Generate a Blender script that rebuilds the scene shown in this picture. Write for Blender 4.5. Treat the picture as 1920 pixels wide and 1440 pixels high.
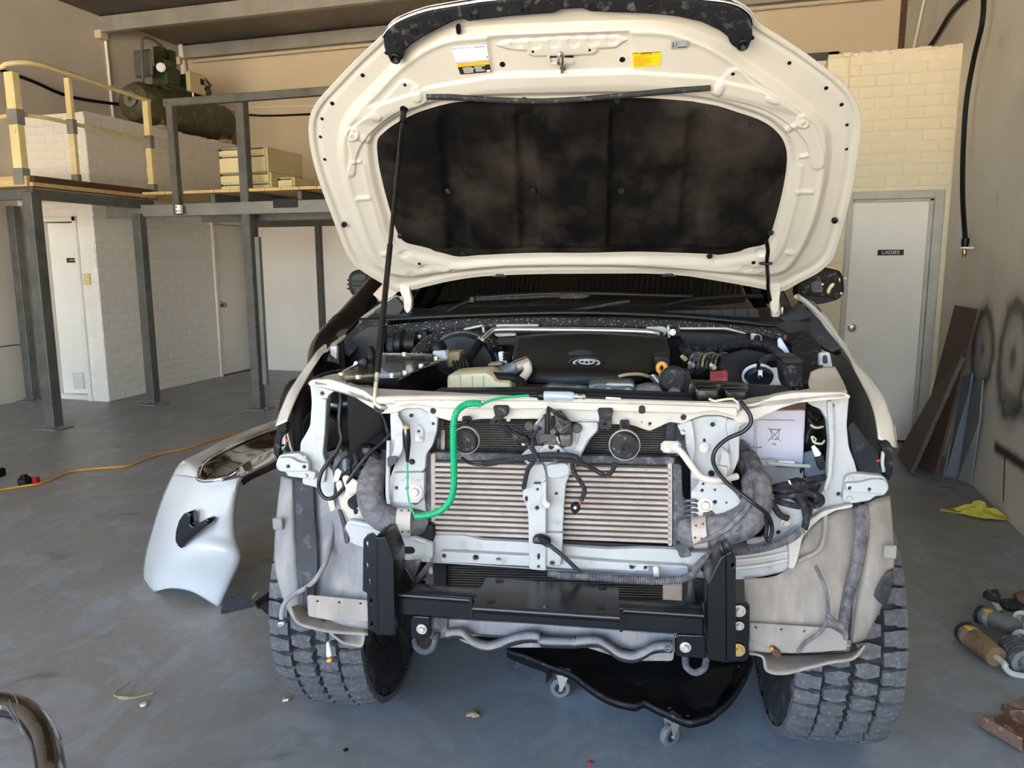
import bpy, bmesh, math, random
import numpy as np
from math import sin, cos, pi, radians, sqrt, atan2, hypot
from mathutils import Vector, Matrix, noise

random.seed(7)
SC = bpy.context.scene
COL = SC.collection
for o in list(bpy.data.objects):
    bpy.data.objects.remove(o)

# ---------------------------------------------------------------- camera (world axes = the workshop's walls)
FPX, PITCH, ROLL, EYE, YAW, TYAW = 1442.0, radians(9.1), radians(0.3), 1.5, radians(16.7), radians(8.5)
CY, SY = cos(YAW), sin(YAW)
def _b(v):
    return Vector((v[0]*CY - v[1]*SY, v[0]*SY + v[1]*CY, v[2]))
CAMP = Vector((0, 0, EYE))
_cp, _sp, _cr, _sr = cos(PITCH), sin(PITCH), cos(ROLL), sin(ROLL)
_fw = _b((0, _cp, -_sp)); _dn = _b((0, -_sp, -_cp)); _rt = _b((1, 0, 0))
cx = _rt*_cr + _dn*_sr; cd = _dn*_cr - _rt*_sr
cam = bpy.data.cameras.new('camera'); camo = bpy.data.objects.new('camera', cam); COL.objects.link(camo)
camo.matrix_world = Matrix(((cx.x, -cd.x, -_fw.x, 0), (cx.y, -cd.y, -_fw.y, 0), (cx.z, -cd.z, -_fw.z, EYE), (0, 0, 0, 1)))
cam.sensor_width = 36; cam.lens = 36*FPX/1920; cam.clip_start = .05; cam.clip_end = 400
SC.camera = camo

# ---------------------------------------------------------------- sky, sun, exposure
W = bpy.data.worlds.new('world'); SC.world = W; W.use_nodes = True
nt = W.node_tree; nt.nodes.clear()
sky = nt.nodes.new('ShaderNodeTexSky'); sky.sky_type = 'NISHITA'; sky.sun_disc = False
sky.sun_elevation = radians(58); sky.sun_rotation = radians(35); sky.air_density = 1.0; sky.dust_density = 3.0; sky.ozone_density = .8
bg = nt.nodes.new('ShaderNodeBackground'); bg.inputs['Strength'].default_value = 0.7
wo = nt.nodes.new('ShaderNodeOutputWorld')
nt.links.new(sky.outputs[0], bg.inputs[0]); nt.links.new(bg.outputs[0], wo.inputs[0])
sl = bpy.data.lights.new('sun', 'SUN'); sl.energy = 24.0; sl.angle = radians(.6); sl.color = (1, .93, .8)
so = bpy.data.objects.new('sun', sl); COL.objects.link(so)
so.rotation_euler = Vector((-.35, -.42, -1.0)).to_track_quat('-Z', 'Y').to_euler(); so.location = (6, 8, 20)
V = SC.view_settings
SC.display_settings.display_device = 'sRGB'
V.view_transform = 'Standard'; V.look = 'None'; V.gamma = 1; V.use_curve_mapping = False; V.exposure = 1.98

# ---------------------------------------------------------------- survey: picture point -> place on a known plane
def ray(px, py):
    u = (px-960)/FPX; v = (py-720)/FPX
    return _rt*(u*_cr - v*_sr) + _dn*(u*_sr + v*_cr) + _fw
def by(px, py, Y):
    d = ray(px, py); return CAMP + d*(Y/d.y)
def bx(px, py, X):
    d = ray(px, py); return CAMP + d*(X/d.x)
def bz(px, py, Z=0.0):
    d = ray(px, py); return CAMP + d*((Z-EYE)/d.z)
# truck frame: x across (to the picture's right), y rearwards from the radiator support, z up
TX = Vector((cos(TYAW), sin(TYAW), 0)); TY = Vector((-sin(TYAW), cos(TYAW), 0))
TO = TX*(-.146) + TY*1.92
def tl(p):
    q = p - TO; return Vector((q.dot(TX), q.dot(TY), q.z))
CT = tl(CAMP)
def rt_(px, py):
    d = ray(px, py); return Vector((d.dot(TX), d.dot(TY), d.z))
def tp(px, py, y):
    d = rt_(px, py); return CT + d*((y-CT.y)/d.y)
def tz(px, py, z):
    d = rt_(px, py); return CT + d*((z-CT.z)/d.z)
def tx(px, py, x):
    d = rt_(px, py); return CT + d*((x-CT.x)/d.x)
def tpl(px, py, p0, n):
    d = rt_(px, py); return CT + d*((p0-CT).dot(n)/d.dot(n))

# ---------------------------------------------------------------- materials
def S(h):
    h = h.lstrip('#'); r = [int(h[i:i+2], 16)/255 for i in (0, 2, 4)]
    return tuple((c/12.92 if c <= .04045 else ((c+.055)/1.055)**2.4) for c in r) + (1,)
MATS = {}
def pm(name, c1, c2=None, sc=6, rough=.5, r2=None, metal=0, bump=0, bsc=None, lo=.35, hi=.65, coat=0, det=5, spec=.5,
       st=None, c3=None, sc3=20, lo3=.55, hi3=.7, trans=0, ior=1.45, emit=None, alpha=1, seedv=0):
    m = bpy.data.materials.new(name); m.use_nodes = True
    n = m.node_tree; P = n.nodes['Principled BSDF']; L = n.links.new
    P.inputs['Base Color'].default_value = S(c1); P.inputs['Roughness'].default_value = rough
    P.inputs['Metallic'].default_value = metal; P.inputs['Specular IOR Level'].default_value = spec
    P.inputs['IOR'].default_value = ior
    P.inputs['Coat Weight'].default_value = coat; P.inputs['Coat Roughness'].default_value = .04
    P.inputs['Transmission Weight'].default_value = trans; P.inputs['Alpha'].default_value = alpha
    if emit:
        P.inputs['Emission Color'].default_value = S(emit[0]); P.inputs['Emission Strength'].default_value = emit[1]
    if c2 or bump or c3 or r2 is not None:
        tc = n.nodes.new('ShaderNodeTexCoord'); mp = n.nodes.new('ShaderNodeMapping')
        L(tc.outputs['Object'], mp.inputs[0]); mp.inputs['Location'].default_value = (seedv, seedv*2, 0)
        if st: mp.inputs['Scale'].default_value = st
        def nz(s, d=det):
            t = n.nodes.new('ShaderNodeTexNoise'); t.inputs['Scale'].default_value = s; t.inputs['Detail'].default_value = d
            t.inputs['Roughness'].default_value = .62
            L(mp.outputs[0], t.inputs['Vector']); return t
        def rng(o, a, b, x=0., y=1.):
            r = n.nodes.new('ShaderNodeMapRange'); r.inputs[1].default_value = a; r.inputs[2].default_value = b
            r.inputs[3].default_value = x; r.inputs[4].default_value = y; L(o, r.inputs[0]); return r.outputs[0]
        def mix(f, a, b):
            x = n.nodes.new('ShaderNodeMix'); x.data_type = 'RGBA'; L(f, x.inputs[0])
            for k, v in ((6, a), (7, b)):
                if isinstance(v, tuple): x.inputs[k].default_value = v
                else: L(v, x.inputs[k])
            return x.outputs[2]
        t = nz(sc); f = rng(t.outputs['Fac'], lo, hi)
        col = S(c1)
        if c2: col = mix(f, S(c1), S(c2))
        if c3:
            t3 = nz(sc3); f3 = rng(t3.outputs['Fac'], lo3, hi3); col = mix(f3, col, S(c3))
        if not isinstance(col, tuple): L(col, P.inputs['Base Color'])
        if r2 is not None: L(rng(t.outputs['Fac'], lo, hi, rough, r2), P.inputs['Roughness'])
        if bump:
            tb = nz(bsc or sc*4, 4); bn = n.nodes.new('ShaderNodeBump'); bn.inputs['Strength'].default_value = bump
            bn.inputs['Distance'].default_value = .004; L(tb.outputs['Fac'], bn.inputs['Height']); L(bn.outputs[0], P.inputs['Normal'])
    MATS[name] = m
    return m

# ---------------------------------------------------------------- mesh helpers
class MB:
    def __init__(s): s.v = []; s.f = []
    def add(s, vs, fs):
        b = len(s.v); s.v += [tuple(p) for p in vs]; s.f += [tuple(b+i for i in f) for f in fs]; return s
    def box(s, c, d, R=None, bev=.0):
        hx, hy, hz = d[0]/2, d[1]/2, d[2]/2; c = Vector(c)
        R = R or Matrix.Identity(3)
        if bev <= 0:
            vs = [Vector((x*hx, y*hy, z*hz)) for x in (-1, 1) for y in (-1, 1) for z in (-1, 1)]
            fs = [(0,1,3,2),(4,6,7,5),(0,4,5,1),(2,3,7,6),(0,2,6,4),(1,5,7,3)]
        else:
            b = min(bev, hx*.9, hy*.9, hz*.9); vs = []; idx = {}
            for x in (-1, 1):
                for y in (-1, 1):
                    for z in (-1, 1):
                        for a in range(3):
                            q = [x*(hx-b), y*(hy-b), z*(hz-b)]; q[a] = (x*hx, y*hy, z*hz)[a]
                            idx[(x, y, z, a)] = len(vs); vs.append(Vector(q))
            fs = []
            for a in range(3):
                u, w = (a+1) % 3, (a+2) % 3
                for sg in (-1, 1):
                    q = []
                    for (i, j) in ((-1,-1),(1,-1),(1,1),(-1,1)):
                        k = [0,0,0]; k[a] = sg; k[u] = i; k[w] = j; q.append(idx[(k[0],k[1],k[2],a)])
                    fs.append(tuple(q if sg > 0 else q[::-1]))
                for i in (-1, 1):
                    for j in (-1, 1):
                        k0 = [0,0,0]; k0[a] = -1; k0[u] = i; k0[w] = j; k1 = k0[:]; k1[a] = 1
                        q = [idx[(*k0, u)], idx[(*k1, u)], idx[(*k1, w)], idx[(*k0, w)]]
                        fs.append(tuple(q if i*j > 0 else q[::-1]))
            for x in (-1, 1):
                for y in (-1, 1):
                    for z in (-1, 1):
                        q = [idx[(x,y,z,a)] for a in range(3)]; fs.append(tuple(q if x*y*z > 0 else q[::-1]))
        return s.add([c + R @ p for p in vs], fs)
    def tube(s, path, r, n=10, cap=True, closed=False):
        P = [Vector(p) for p in path]; m = len(P)
        rs = r if isinstance(r, (list, tuple)) else [r]*m
        T = []
        for i in range(m):
            a = P[(i-1) % m] if (i or closed) else P[0]; b = P[(i+1) % m] if (i < m-1 or closed) else P[-1]
            t = (b-a); T.append(t.normalized() if t.length > 1e-9 else Vector((0,0,1)))
        up = Vector((0,0,1)) if abs(T[0].z) < .9 else Vector((1,0,0))
        N = (up - T[0]*up.dot(T[0])).normalized(); vs = []; fs = []
        for i in range(m):
            N = N - T[i]*N.dot(T[i]); N = N.normalized() if N.length > 1e-6 else T[i].orthogonal().normalized()
            B = T[i].cross(N)
            for k in range(n):
                a = 2*pi*k/n; vs.append(P[i] + (N*cos(a) + B*sin(a))*rs[i])
        for i in range(m if closed else m-1):
            for k in range(n):
                a = i*n; b = ((i+1) % m)*n; fs.append((a+k, a+(k+1) % n, b+(k+1) % n, b+k))
        if cap and not closed:
            fs.append(tuple(range(n))[::-1]); fs.append(tuple((m-1)*n+k for k in range(n)))
        return s.add(vs, fs)
    def cyl(s, a, b, r, n=14, r2=None):
        return s.tube([a, b], [r, r if r2 is None else r2], n)
    def lathe(s, prof, c, axis=(0,0,1), n=24, close=False):
        A = Vector(axis).normalized(); U = A.orthogonal().normalized(); Wv = A.cross(U); c = Vector(c); vs = []; fs = []
        for (r, h) in prof:
            for k in range(n):
                a = 2*pi*k/n; vs.append(c + A*h + (U*cos(a) + Wv*sin(a))*r)
        m = len(prof)
        for i in range(m if close else m-1):
            for k in range(n):
                p = i*n; q = ((i+1) % m)*n; fs.append((p+k, p+(k+1) % n, q+(k+1) % n, q+k))
        if not close:
            if prof[0][0] > 1e-6: fs.append(tuple(range(n))[::-1])
            if prof[-1][0] > 1e-6: fs.append(tuple((m-1)*n+k for k in range(n)))
        return s.add(vs, fs)
    def ball(s, c, r, n=10, sq=(1,1,1)):
        pr = [(sin(pi*i/n), -cos(pi*i/n)) for i in range(n+1)]
        b = len(s.v); s.lathe([(max(a, 1e-7), h) for a, h in pr], (0,0,0), n=n*2); c = Vector(c)
        for i in range(b, len(s.v)):
            q = s.v[i]; s.v[i] = (c.x+q[0]*r*sq[0], c.y+q[1]*r*sq[1], c.z+q[2]*r*sq[2])
        return s
    def grid(s, rows):
        nu = len(rows); nv = len(rows[0]); vs = [p for r in rows for p in r]
        fs = [(i*nv+j, (i+1)*nv+j, (i+1)*nv+j+1, i*nv+j+1) for i in range(nu-1) for j in range(nv-1)]
        return s.add(vs, fs)
    def prism(s, poly, ext):
        e = Vector(ext); P = [Vector(p) for p in poly]; n = len(P)
        fs = [tuple(range(n)), tuple(range(2*n-1, n-1, -1))] + [(i, n+i, n+(i+1) % n, (i+1) % n) for i in range(n)]
        return s.add(P + [p+e for p in P], fs)
    def spring(s, path, R, r, turns, n=6, per=12):
        pts = resamp(path, 400); L = len(pts); out = []; tot = turns*per
        N = None
        for i in range(tot+1):
            f = i/tot*(L-1); k = min(int(f), L-2); p = pts[k].lerp(pts[k+1], f-k)
            t = (pts[min(k+3, L-1)] - pts[max(k-3, 0)]).normalized()
            if N is None: N = t.orthogonal().normalized()
            N = (N - t*N.dot(t)).normalized(); B = t.cross(N); a = 2*pi*i/per
            out.append(p + (N*cos(a)+B*sin(a))*R)
        return s.tube(out, r, n)

def resamp(path, n):
    P = [Vector(p) for p in path]; d = [0]
    for i in range(1, len(P)): d.append(d[-1] + (P[i]-P[i-1]).length)
    out = []; j = 0
    for i in range(n):
        t = d[-1]*i/(n-1)
        while j < len(P)-2 and d[j+1] < t: j += 1
        k = (t-d[j])/max(d[j+1]-d[j], 1e-9); out.append(P[j].lerp(P[j+1], min(k, 1)))
    return out
def smooth(path, sub=6):
    P = [Vector(p) for p in path]; out = []
    for i in range(len(P)-1):
        p0 = P[max(i-1, 0)]; p1 = P[i]; p2 = P[i+1]; p3 = P[min(i+2, len(P)-1)]
        for k in range(sub):
            t = k/sub
            out.append(.5*((2*p1) + (p2-p0)*t + (2*p0-5*p1+4*p2-p3)*t*t + (3*p1-p0-3*p2+p3)*t**3))
    out.append(P[-1]); return out
def loftrows(rows, su=5, sv=5):
    R = [smooth(r, sv) for r in rows]; m = len(R[0]); cols = [smooth([R[i][j] for i in range(len(R))], su) for j in range(m)]
    return [[cols[j][i] for j in range(m)] for i in range(len(cols[0]))]

ORG = {}; OF = {}
def link(o, parent=None):
    COL.objects.link(o)
    if parent is not None: o.parent = parent
    return o
def root(name, label, cat, loc=(0,0,0), rz=0, group=None, frame=False):
    o = bpy.data.objects.new(name, None); o.empty_display_size = .05; link(o)
    o.location = loc; o.rotation_euler = (0, 0, rz); o['label'] = label; o['category'] = cat
    if group: o['group'] = group
    ORG[o.name] = Vector((0,0,0)) if frame else Vector(loc)
    return o
def mesh_of(name, mb, mat, smooth_deg=35):
    me = bpy.data.meshes.new(name); me.from_pydata([tuple(p) for p in mb.v], [], mb.f); me.validate()
    bm = bmesh.new(); bm.from_mesh(me); bmesh.ops.recalc_face_normals(bm, faces=bm.faces); bm.to_mesh(me); bm.free()
    if mat: me.materials.append(MATS[mat] if isinstance(mat, str) else mat)
    if smooth_deg:
        me.polygons.foreach_set('use_smooth', [True]*len(me.polygons)); me.set_sharp_from_angle(angle=radians(smooth_deg))
    return me
def obj(name, mb, mat, parent=None, label=None, cat=None, group=None, kind=None, sd=35, thick=0, org=None, rz=0):
    if parent is not None:
        og = ORG[parent.name]
    else:
        a = np.array(mb.v); og = Vector(org) if org is not None else Vector(((a[:,0].min()+a[:,0].max())/2, (a[:,1].min()+a[:,1].max())/2, a[:,2].min()))
    if og.length > 0: mb.v = [(p[0]-og.x, p[1]-og.y, p[2]-og.z) for p in mb.v]
    o = bpy.data.objects.new(name, mesh_of(name, mb, mat, sd)); link(o, parent)
    if parent is None: o.location = og; o.rotation_euler = (0,0,rz)
    ORG[o.name] = og
    if thick:
        md = o.modifiers.new('thickness', 'SOLIDIFY'); md.thickness = thick; md.offset = 0
    for k, v in (('label', label), ('category', cat), ('group', group), ('kind', kind)):
        if v: o[k] = v
    return o
def struct(name, mb, mat, **k):
    return obj(name, mb, mat, kind='structure', org=(0,0,0), **k)
def dup(o, off=(0,0,0), parent=None, rz=0):
    c = o.copy(); COL.objects.link(c)
    if parent is not None: c.parent = parent
    else: c.location = o.location + Vector(off); c.rotation_euler.z += rz
    for ch in o.children: dup(ch, parent=c)
    return c
# flat outline with holes -> solid plate; outline in (u,w), placed by origin + U*u + Wv*w, thickness along N
def plate_mesh(outer, holes, th, bev=.0):
    cu = bpy.data.curves.new('outline', 'CURVE'); cu.dimensions = '2D'; cu.fill_mode = 'BOTH'
    cu.extrude = max(th/2-bev, 0); cu.bevel_depth = bev; cu.offset = -bev; cu.bevel_resolution = 1
    for pl in [outer]+list(holes):
        sp = cu.splines.new('POLY'); sp.points.add(len(pl)-1); sp.use_cyclic_u = True
        for i, p in enumerate(pl): sp.points[i].co = (p[0], p[1], 0, 1)
    o = bpy.data.objects.new('outline', cu); me = o.to_mesh()
    vs = [tuple(v.co) for v in me.vertices]; fs = [tuple(p.vertices) for p in me.polygons]
    o.to_mesh_clear(); bpy.data.objects.remove(o); bpy.data.curves.remove(cu)
    return vs, fs
def circ(cx, cy, rx, ry=None, n=14):
    ry = ry or rx
    return [(cx+rx*cos(2*pi*i/n), cy+ry*sin(2*pi*i/n)) for i in range(n)]
def slot(cx, cy, w, h, n=7):
    r = h/2; e = w/2-r
    return [(cx+e+r*cos(-pi/2+pi*i/n), cy+r*sin(-pi/2+pi*i/n)) for i in range(n+1)] + [(cx-e+r*cos(pi/2+pi*i/n), cy+r*sin(pi/2+pi*i/n)) for i in range(n+1)]
def rnd(pts, r=6, n=3):
    out = []; m = len(pts)
    for i in range(m):
        p = Vector(pts[i][:2]); a = Vector(pts[i-1][:2]); b = Vector(pts[(i+1) % m][:2])
        ra = min(r, (a-p).length*.45); rb = min(r, (b-p).length*.45)
        p0 = p + (a-p).normalized()*ra if ra > 0 else p; p1 = p + (b-p).normalized()*rb if rb > 0 else p
        for k in range(n+1):
            t = k/n; q = p0*(1-t)**2 + p*2*t*(1-t) + p1*t*t; out.append((q.x, q.y))
    return out
def tplate(name, px, y, th, mat, parent, holes=(), bev=.003, r=5, lean=0, mb=None, **k):
    """a plate standing across the truck: picture outline surveyed on the plane y (front face), th deep"""
    def cv(pl):
        return [(lambda q: (q.x, q.z))(tp(p[0], p[1], y)) for p in pl]
    vs, fs = plate_mesh(cv(rnd(px, r) if r else px), [cv(h) for h in holes], th, bev)
    m = mb or MB(); m.add([(p[0], y+th/2-p[2], p[1]) for p in vs], fs)
    if mb is not None: return m
    o = obj(name, m, mat, parent, **k)
    if holes and mat.startswith(('chassis', 'paint')):      # black faces set in the holes to paint in their shade
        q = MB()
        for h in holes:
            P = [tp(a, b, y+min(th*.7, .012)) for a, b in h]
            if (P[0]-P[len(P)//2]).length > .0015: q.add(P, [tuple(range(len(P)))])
        if q.v: obj('hole_shade', q, 'rubber', o if parent.name == 'car' else parent, sd=0, kind='stuff')
    return o
def text_mb(body, size, M, ext=.0006, align='CENTER', sx=1.0):
    cu = bpy.data.curves.new('lettering', 'FONT'); cu.body = body; cu.size = size; cu.align_x = align; cu.align_y = 'CENTER'; cu.extrude = ext
    o = bpy.data.objects.new('lettering', cu); me = o.to_mesh(); m = MB()
    m.add([M @ Vector((v.co.x*sx, v.co.y, v.co.z)) for v in me.vertices], [tuple(p.vertices) for p in me.polygons])
    o.to_mesh_clear(); bpy.data.objects.remove(o); bpy.data.curves.remove(cu); return m
def frameM(o, u, w):
    u = Vector(u).normalized(); w = Vector(w); w = (w - u*w.dot(u)).normalized(); n = u.cross(w); o = Vector(o)
    return Matrix(((u.x, w.x, n.x, o.x), (u.y, w.y, n.y, o.y), (u.z, w.z, n.z, o.z), (0,0,0,1)))
# ---------------------------------------------------------------- materials of the workshop
pm('wall_tan', '#cfbfa3', '#c3b296', sc=.9, rough=.75, lo=.3, hi=.7, bump=.15, bsc=30, c3='#b3a388', sc3=3, lo3=.62, hi3=.85)
pm('wall_side', '#cfc6b6', '#c2b9a8', sc=.8, rough=.75, bump=.15, bsc=30)
pm('brick_paint', '#ebe6dc', '#e1dbd0', sc=4, rough=.65, bump=.35, bsc=60, c3='#b3aa98', sc3=9, lo3=.66, hi3=.8)
pm('brick_cream', '#e8dcc0', '#dfd2b4', sc=3, rough=.65, bump=.35, bsc=60, c3='#b9ab8a', sc3=9, lo3=.68, hi3=.82)
pm('mortar', '#ebe6dc', '#e1dbd0', sc=8, rough=.8, bump=.3)
pm('mortar_cream', '#e8dcc0', '#dfd2b4', sc=8, rough=.8, bump=.3)
pm('door_white', '#ebe6db', '#e3ddd0', sc=1.5, rough=.45)
pm('frame_grey', '#bfbbb0', '#b1ada2', sc=6, rough=.5)
pm('frame_dark', '#56554f', '#47463f', sc=4, rough=.5)
pm('white_board', '#efe6da', '#e6dccf', sc=1.2, rough=.6)
pm('steel_post', '#65645e', '#504f4a', sc=7, rough=.5, metal=.15, c3='#77756c', sc3=25, lo3=.6, hi3=.75)
pm('steel_light', '#84837b', '#73726b', sc=6, rough=.5, metal=.15)
pm('roof_sheet', '#8a8478', '#7c766a', sc=1.2, rough=.5, metal=.3, st=(1,.1,1))
pm('beam_zinc', '#a5a198', '#938f86', sc=3, rough=.5, metal=.35)
pm('cream_paint', '#e0cd98', '#d0bb84', sc=7, rough=.55, c3='#8f8464', sc3=18, lo3=.66, hi3=.74)
pm('timber_pale', '#cdb07a', '#ba9862', sc=5, rough=.6, st=(.4,5,5), bump=.2)
pm('timber_dark', '#5a3c26', '#452c1b', sc=6, rough=.6, st=(4,.5,4), bump=.2)
pm('particle', '#5d4638', '#4c3a2f', sc=60, rough=.75, bump=.2, bsc=120, det=3)
pm('timber_grey', '#6d665c', '#504a43', sc=8, rough=.8, st=(6,6,.6), bump=.4, c3='#8e877c', sc3=5, lo3=.6, hi3=.75)
pm('sheet_blue', '#6d7075', '#595d63', sc=2, rough=.45)
pm('sheet_grey', '#93918c', '#807e7a', sc=2, rough=.45)
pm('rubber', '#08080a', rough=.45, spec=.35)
pm('rubber_dusty', '#2a2929', '#1a1a1c', sc=25, rough=.8, c3='#66625e', sc3=60, lo3=.56, hi3=.7)
pm('green_paint', '#3f4d2b', '#2f3a22', sc=9, rough=.5, c3='#5b5740', sc3=14, lo3=.55, hi3=.7)
pm('tank_green', '#55543a', '#45432d', sc=5, rough=.5, c3='#7a7155', sc3=8, lo3=.55, hi3=.7)
pm('cabinet_cream', '#d5c79c', '#c8b989', sc=3, rough=.5, c3='#9c8c5e', sc3=12, lo3=.68, hi3=.78)
pm('black_mark', '#191815', rough=.6)
pm('white_plastic', '#e9e6de', rough=.45)
pm('brass', '#b59a56', rough=.3, metal=1)
pm('chrome', '#d8dade', rough=.08, metal=1)
pm('knob_metal', '#8f857a', rough=.3, metal=1)
pm('yellow_cloth', '#cfc04a', '#b5a53a', sc=10, rough=.9, bump=.4)
pm('orange_cord', '#e09a33', '#cc8526', sc=20, rough=.5)
pm('red_plastic', '#c02626', rough=.4)

def nodes_floor():
    m = pm('floor_paint', '#838c94', '#757e86', sc=.8, rough=.36, r2=.5, lo=.3, hi=.7, bump=.08, bsc=9, c3='#8f98a1', sc3=2.3, lo3=.52, hi3=.75)
    n = m.node_tree; P = n.nodes['Principled BSDF']; L = n.links.new
    base = P.inputs['Base Color'].links[0].from_socket
    tc = n.nodes.new('ShaderNodeTexCoord')
    def wisps(scale, dist, lo, hi, st, col, amt, base):
        mp = n.nodes.new('ShaderNodeMapping'); mp.inputs['Scale'].default_value = st; mp.inputs['Rotation'].default_value = (0,0,.5); L(tc.outputs['Object'], mp.inputs[0])
        t = n.nodes.new('ShaderNodeTexNoise'); t.inputs['Scale'].default_value = scale; t.inputs['Detail'].default_value = 7
        t.inputs['Distortion'].default_value = dist; L(mp.outputs[0], t.inputs['Vector'])
        r = n.nodes.new('ShaderNodeMapRange'); r.inputs[1].default_value = lo; r.inputs[2].default_value = hi; r.inputs[4].default_value = amt
        L(t.outputs['Fac'], r.inputs[0]); x = n.nodes.new('ShaderNodeMix'); x.data_type = 'RGBA'; L(r.outputs[0], x.inputs[0])
        L(base, x.inputs[6]); x.inputs[7].default_value = S(col); return x.outputs[2]
    # grey-brown mixed over the blue-grey base, thinning out in front of the car
    sp = n.nodes.new('ShaderNodeVectorMath'); sp.operation = 'DISTANCE'; sp.inputs[1].default_value = (-.1, 2.0, 0)
    g = n.nodes.new('ShaderNodeTexNoise'); g.inputs['Scale'].default_value = 1.7; g.inputs['Detail'].default_value = 6; L(tc.outputs['Object'], g.inputs['Vector'])
    L(tc.outputs['Object'], sp.inputs[0])
    ad = n.nodes.new('ShaderNodeMath'); ad.operation = 'MULTIPLY_ADD'; L(g.outputs['Fac'], ad.inputs[0]); ad.inputs[1].default_value = 1.3; L(sp.outputs['Value'], ad.inputs[2])
    r = n.nodes.new('ShaderNodeMapRange'); r.inputs[1].default_value = 1.35; r.inputs[2].default_value = 2.5; r.inputs[4].default_value = 1; L(ad.outputs[0], r.inputs[0])
    x = n.nodes.new('ShaderNodeMix'); x.data_type = 'RGBA'; L(r.outputs[0], x.inputs[0]); L(base, x.inputs[6]); x.inputs[7].default_value = S('#84827e'); base = x.outputs[2]
    base = wisps(2.6, 2.2, .55, .72, (1,1,1), '#92959a', .35, base)
    base = wisps(1.7, 2.4, .55, .6, (1,1,1), '#98a1a8', .38, base)
    base = wisps(6.5, 4.5, .56, .66, (1,1,1), '#a4abb1', .2, base)
    base = wisps(4.2, 3.0, .52, .74, (1,.7,1), '#a0a7ae', .28, base)
    base = wisps(8, 3.2, .58, .72, (1,.5,1), '#a0a4a9', .2, base)
    base = wisps(5, .6, .64, .78, (.7,1,1), '#4a4846', .7, base)
    base = wisps(1.3, .8, .5, .8, (1,.6,1), '#6e6d6a', .6, base)
    L(base, P.inputs['Base Color'])
nodes_floor()

def nodes_rightwall():
    m = pm('wall_sprayed', '#ddd6c7', '#d0c8b8', sc=1.0, rough=.75, bump=.15, bsc=30, c3='#b5ad9c', sc3=4, lo3=.64, hi3=.8)
    n = m.node_tree; P = n.nodes['Principled BSDF']; L = n.links.new
    col = P.inputs['Base Color'].links[0].from_socket
    g = n.nodes.new('ShaderNodeNewGeometry'); sp = n.nodes.new('ShaderNodeSeparateXYZ'); L(g.outputs['Position'], sp.inputs[0])
    t = n.nodes.new('ShaderNodeTexNoise'); t.inputs['Scale'].default_value = 5; L(g.outputs['Position'], t.inputs['Vector'])
    def mth(op, a, b=None):
        k = n.nodes.new('ShaderNodeMath'); k.operation = op
        for i, v in enumerate((a, b)):
            if v is None: continue
            if hasattr(v, 'links'): L(v, k.inputs[i])
            else: k.inputs[i].default_value = v
        return k.outputs[0]
    def ramp(v, stops):
        r = n.nodes.new('ShaderNodeValToRGB'); e = r.color_ramp.elements
        while len(e) < len(stops): e.new(.5)
        for i, (p, c) in enumerate(stops): e[i].position = p; e[i].color = (c, c, c, 1)
        L(v, r.inputs[0]); return r.outputs[0]
    wob = mth('MULTIPLY', mth('SUBTRACT', t.outputs['Fac'], .5), .5)
    def ring(y0, z0, a, b, col, core):
        u = mth('DIVIDE', mth('SUBTRACT', sp.outputs[1], y0), a); v = mth('DIVIDE', mth('SUBTRACT', sp.outputs[2], z0), b)
        d = mth('ADD', mth('SQRT', mth('ADD', mth('MULTIPLY', u, u), mth('MULTIPLY', v, v))), wob)
        f = ramp(mth('DIVIDE', d, 1.6), core)
        x = n.nodes.new('ShaderNodeMix'); x.data_type = 'RGBA'; L(f, x.inputs[0]); L(col, x.inputs[6]); x.inputs[7].default_value = S('#24241f'); return x.outputs[2]
    p1 = bx(1842, 655, 1.52); p2 = bx(1899, 672, 1.52)
    rings = [(0,.75), (.08,.6), (.15,.3), (.28,.22), (.42,.4), (.53,.78), (.6,.78), (.68,.3), (.82,0)]
    col = ring(p1.y, p1.z, .25, .27, col, rings); col = ring(p2.y, p2.z-.01, .28, .33, col, rings)
    def streak(pa, pb, w, col, amt=.95):
        a = bx(*pa, 1.52); b = bx(*pb, 1.52); dy, dz = b.y-a.y, b.z-a.z; Ln = hypot(dy, dz); dy /= Ln; dz /= Ln
        q = mth('SUBTRACT', sp.outputs[1], a.y); r = mth('SUBTRACT', sp.outputs[2], a.z)
        s = mth('DIVIDE', mth('ADD', mth('MULTIPLY', q, dy), mth('MULTIPLY', r, dz)), Ln)
        k = mth('ABSOLUTE', mth('SUBTRACT', mth('MULTIPLY', q, dz), mth('MULTIPLY', r, dy)))
        fs = mth('MULTIPLY', ramp(s, [(0,0), (.08,1), (.92,1), (1,0)]), ramp(mth('DIVIDE', mth('ADD', k, mth('MULTIPLY', wob, w*1.5)), w*2), [(.2,amt), (.75,0)]))
        x = n.nodes.new('ShaderNodeMix'); x.data_type = 'RGBA'; L(fs, x.inputs[0]); L(col, x.inputs[6]); x.inputs[7].default_value = S('#1c1b19'); return x.outputs[2]
    col = streak((1862, 835), (1930, 880), .035, col); col = streak((1884, 850), (1881, 945), .012, col)
    col = streak((1880, 742), (1925, 775), .05, col, .5)
    L(col, P.inputs['Base Color'])
nodes_rightwall()

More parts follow.
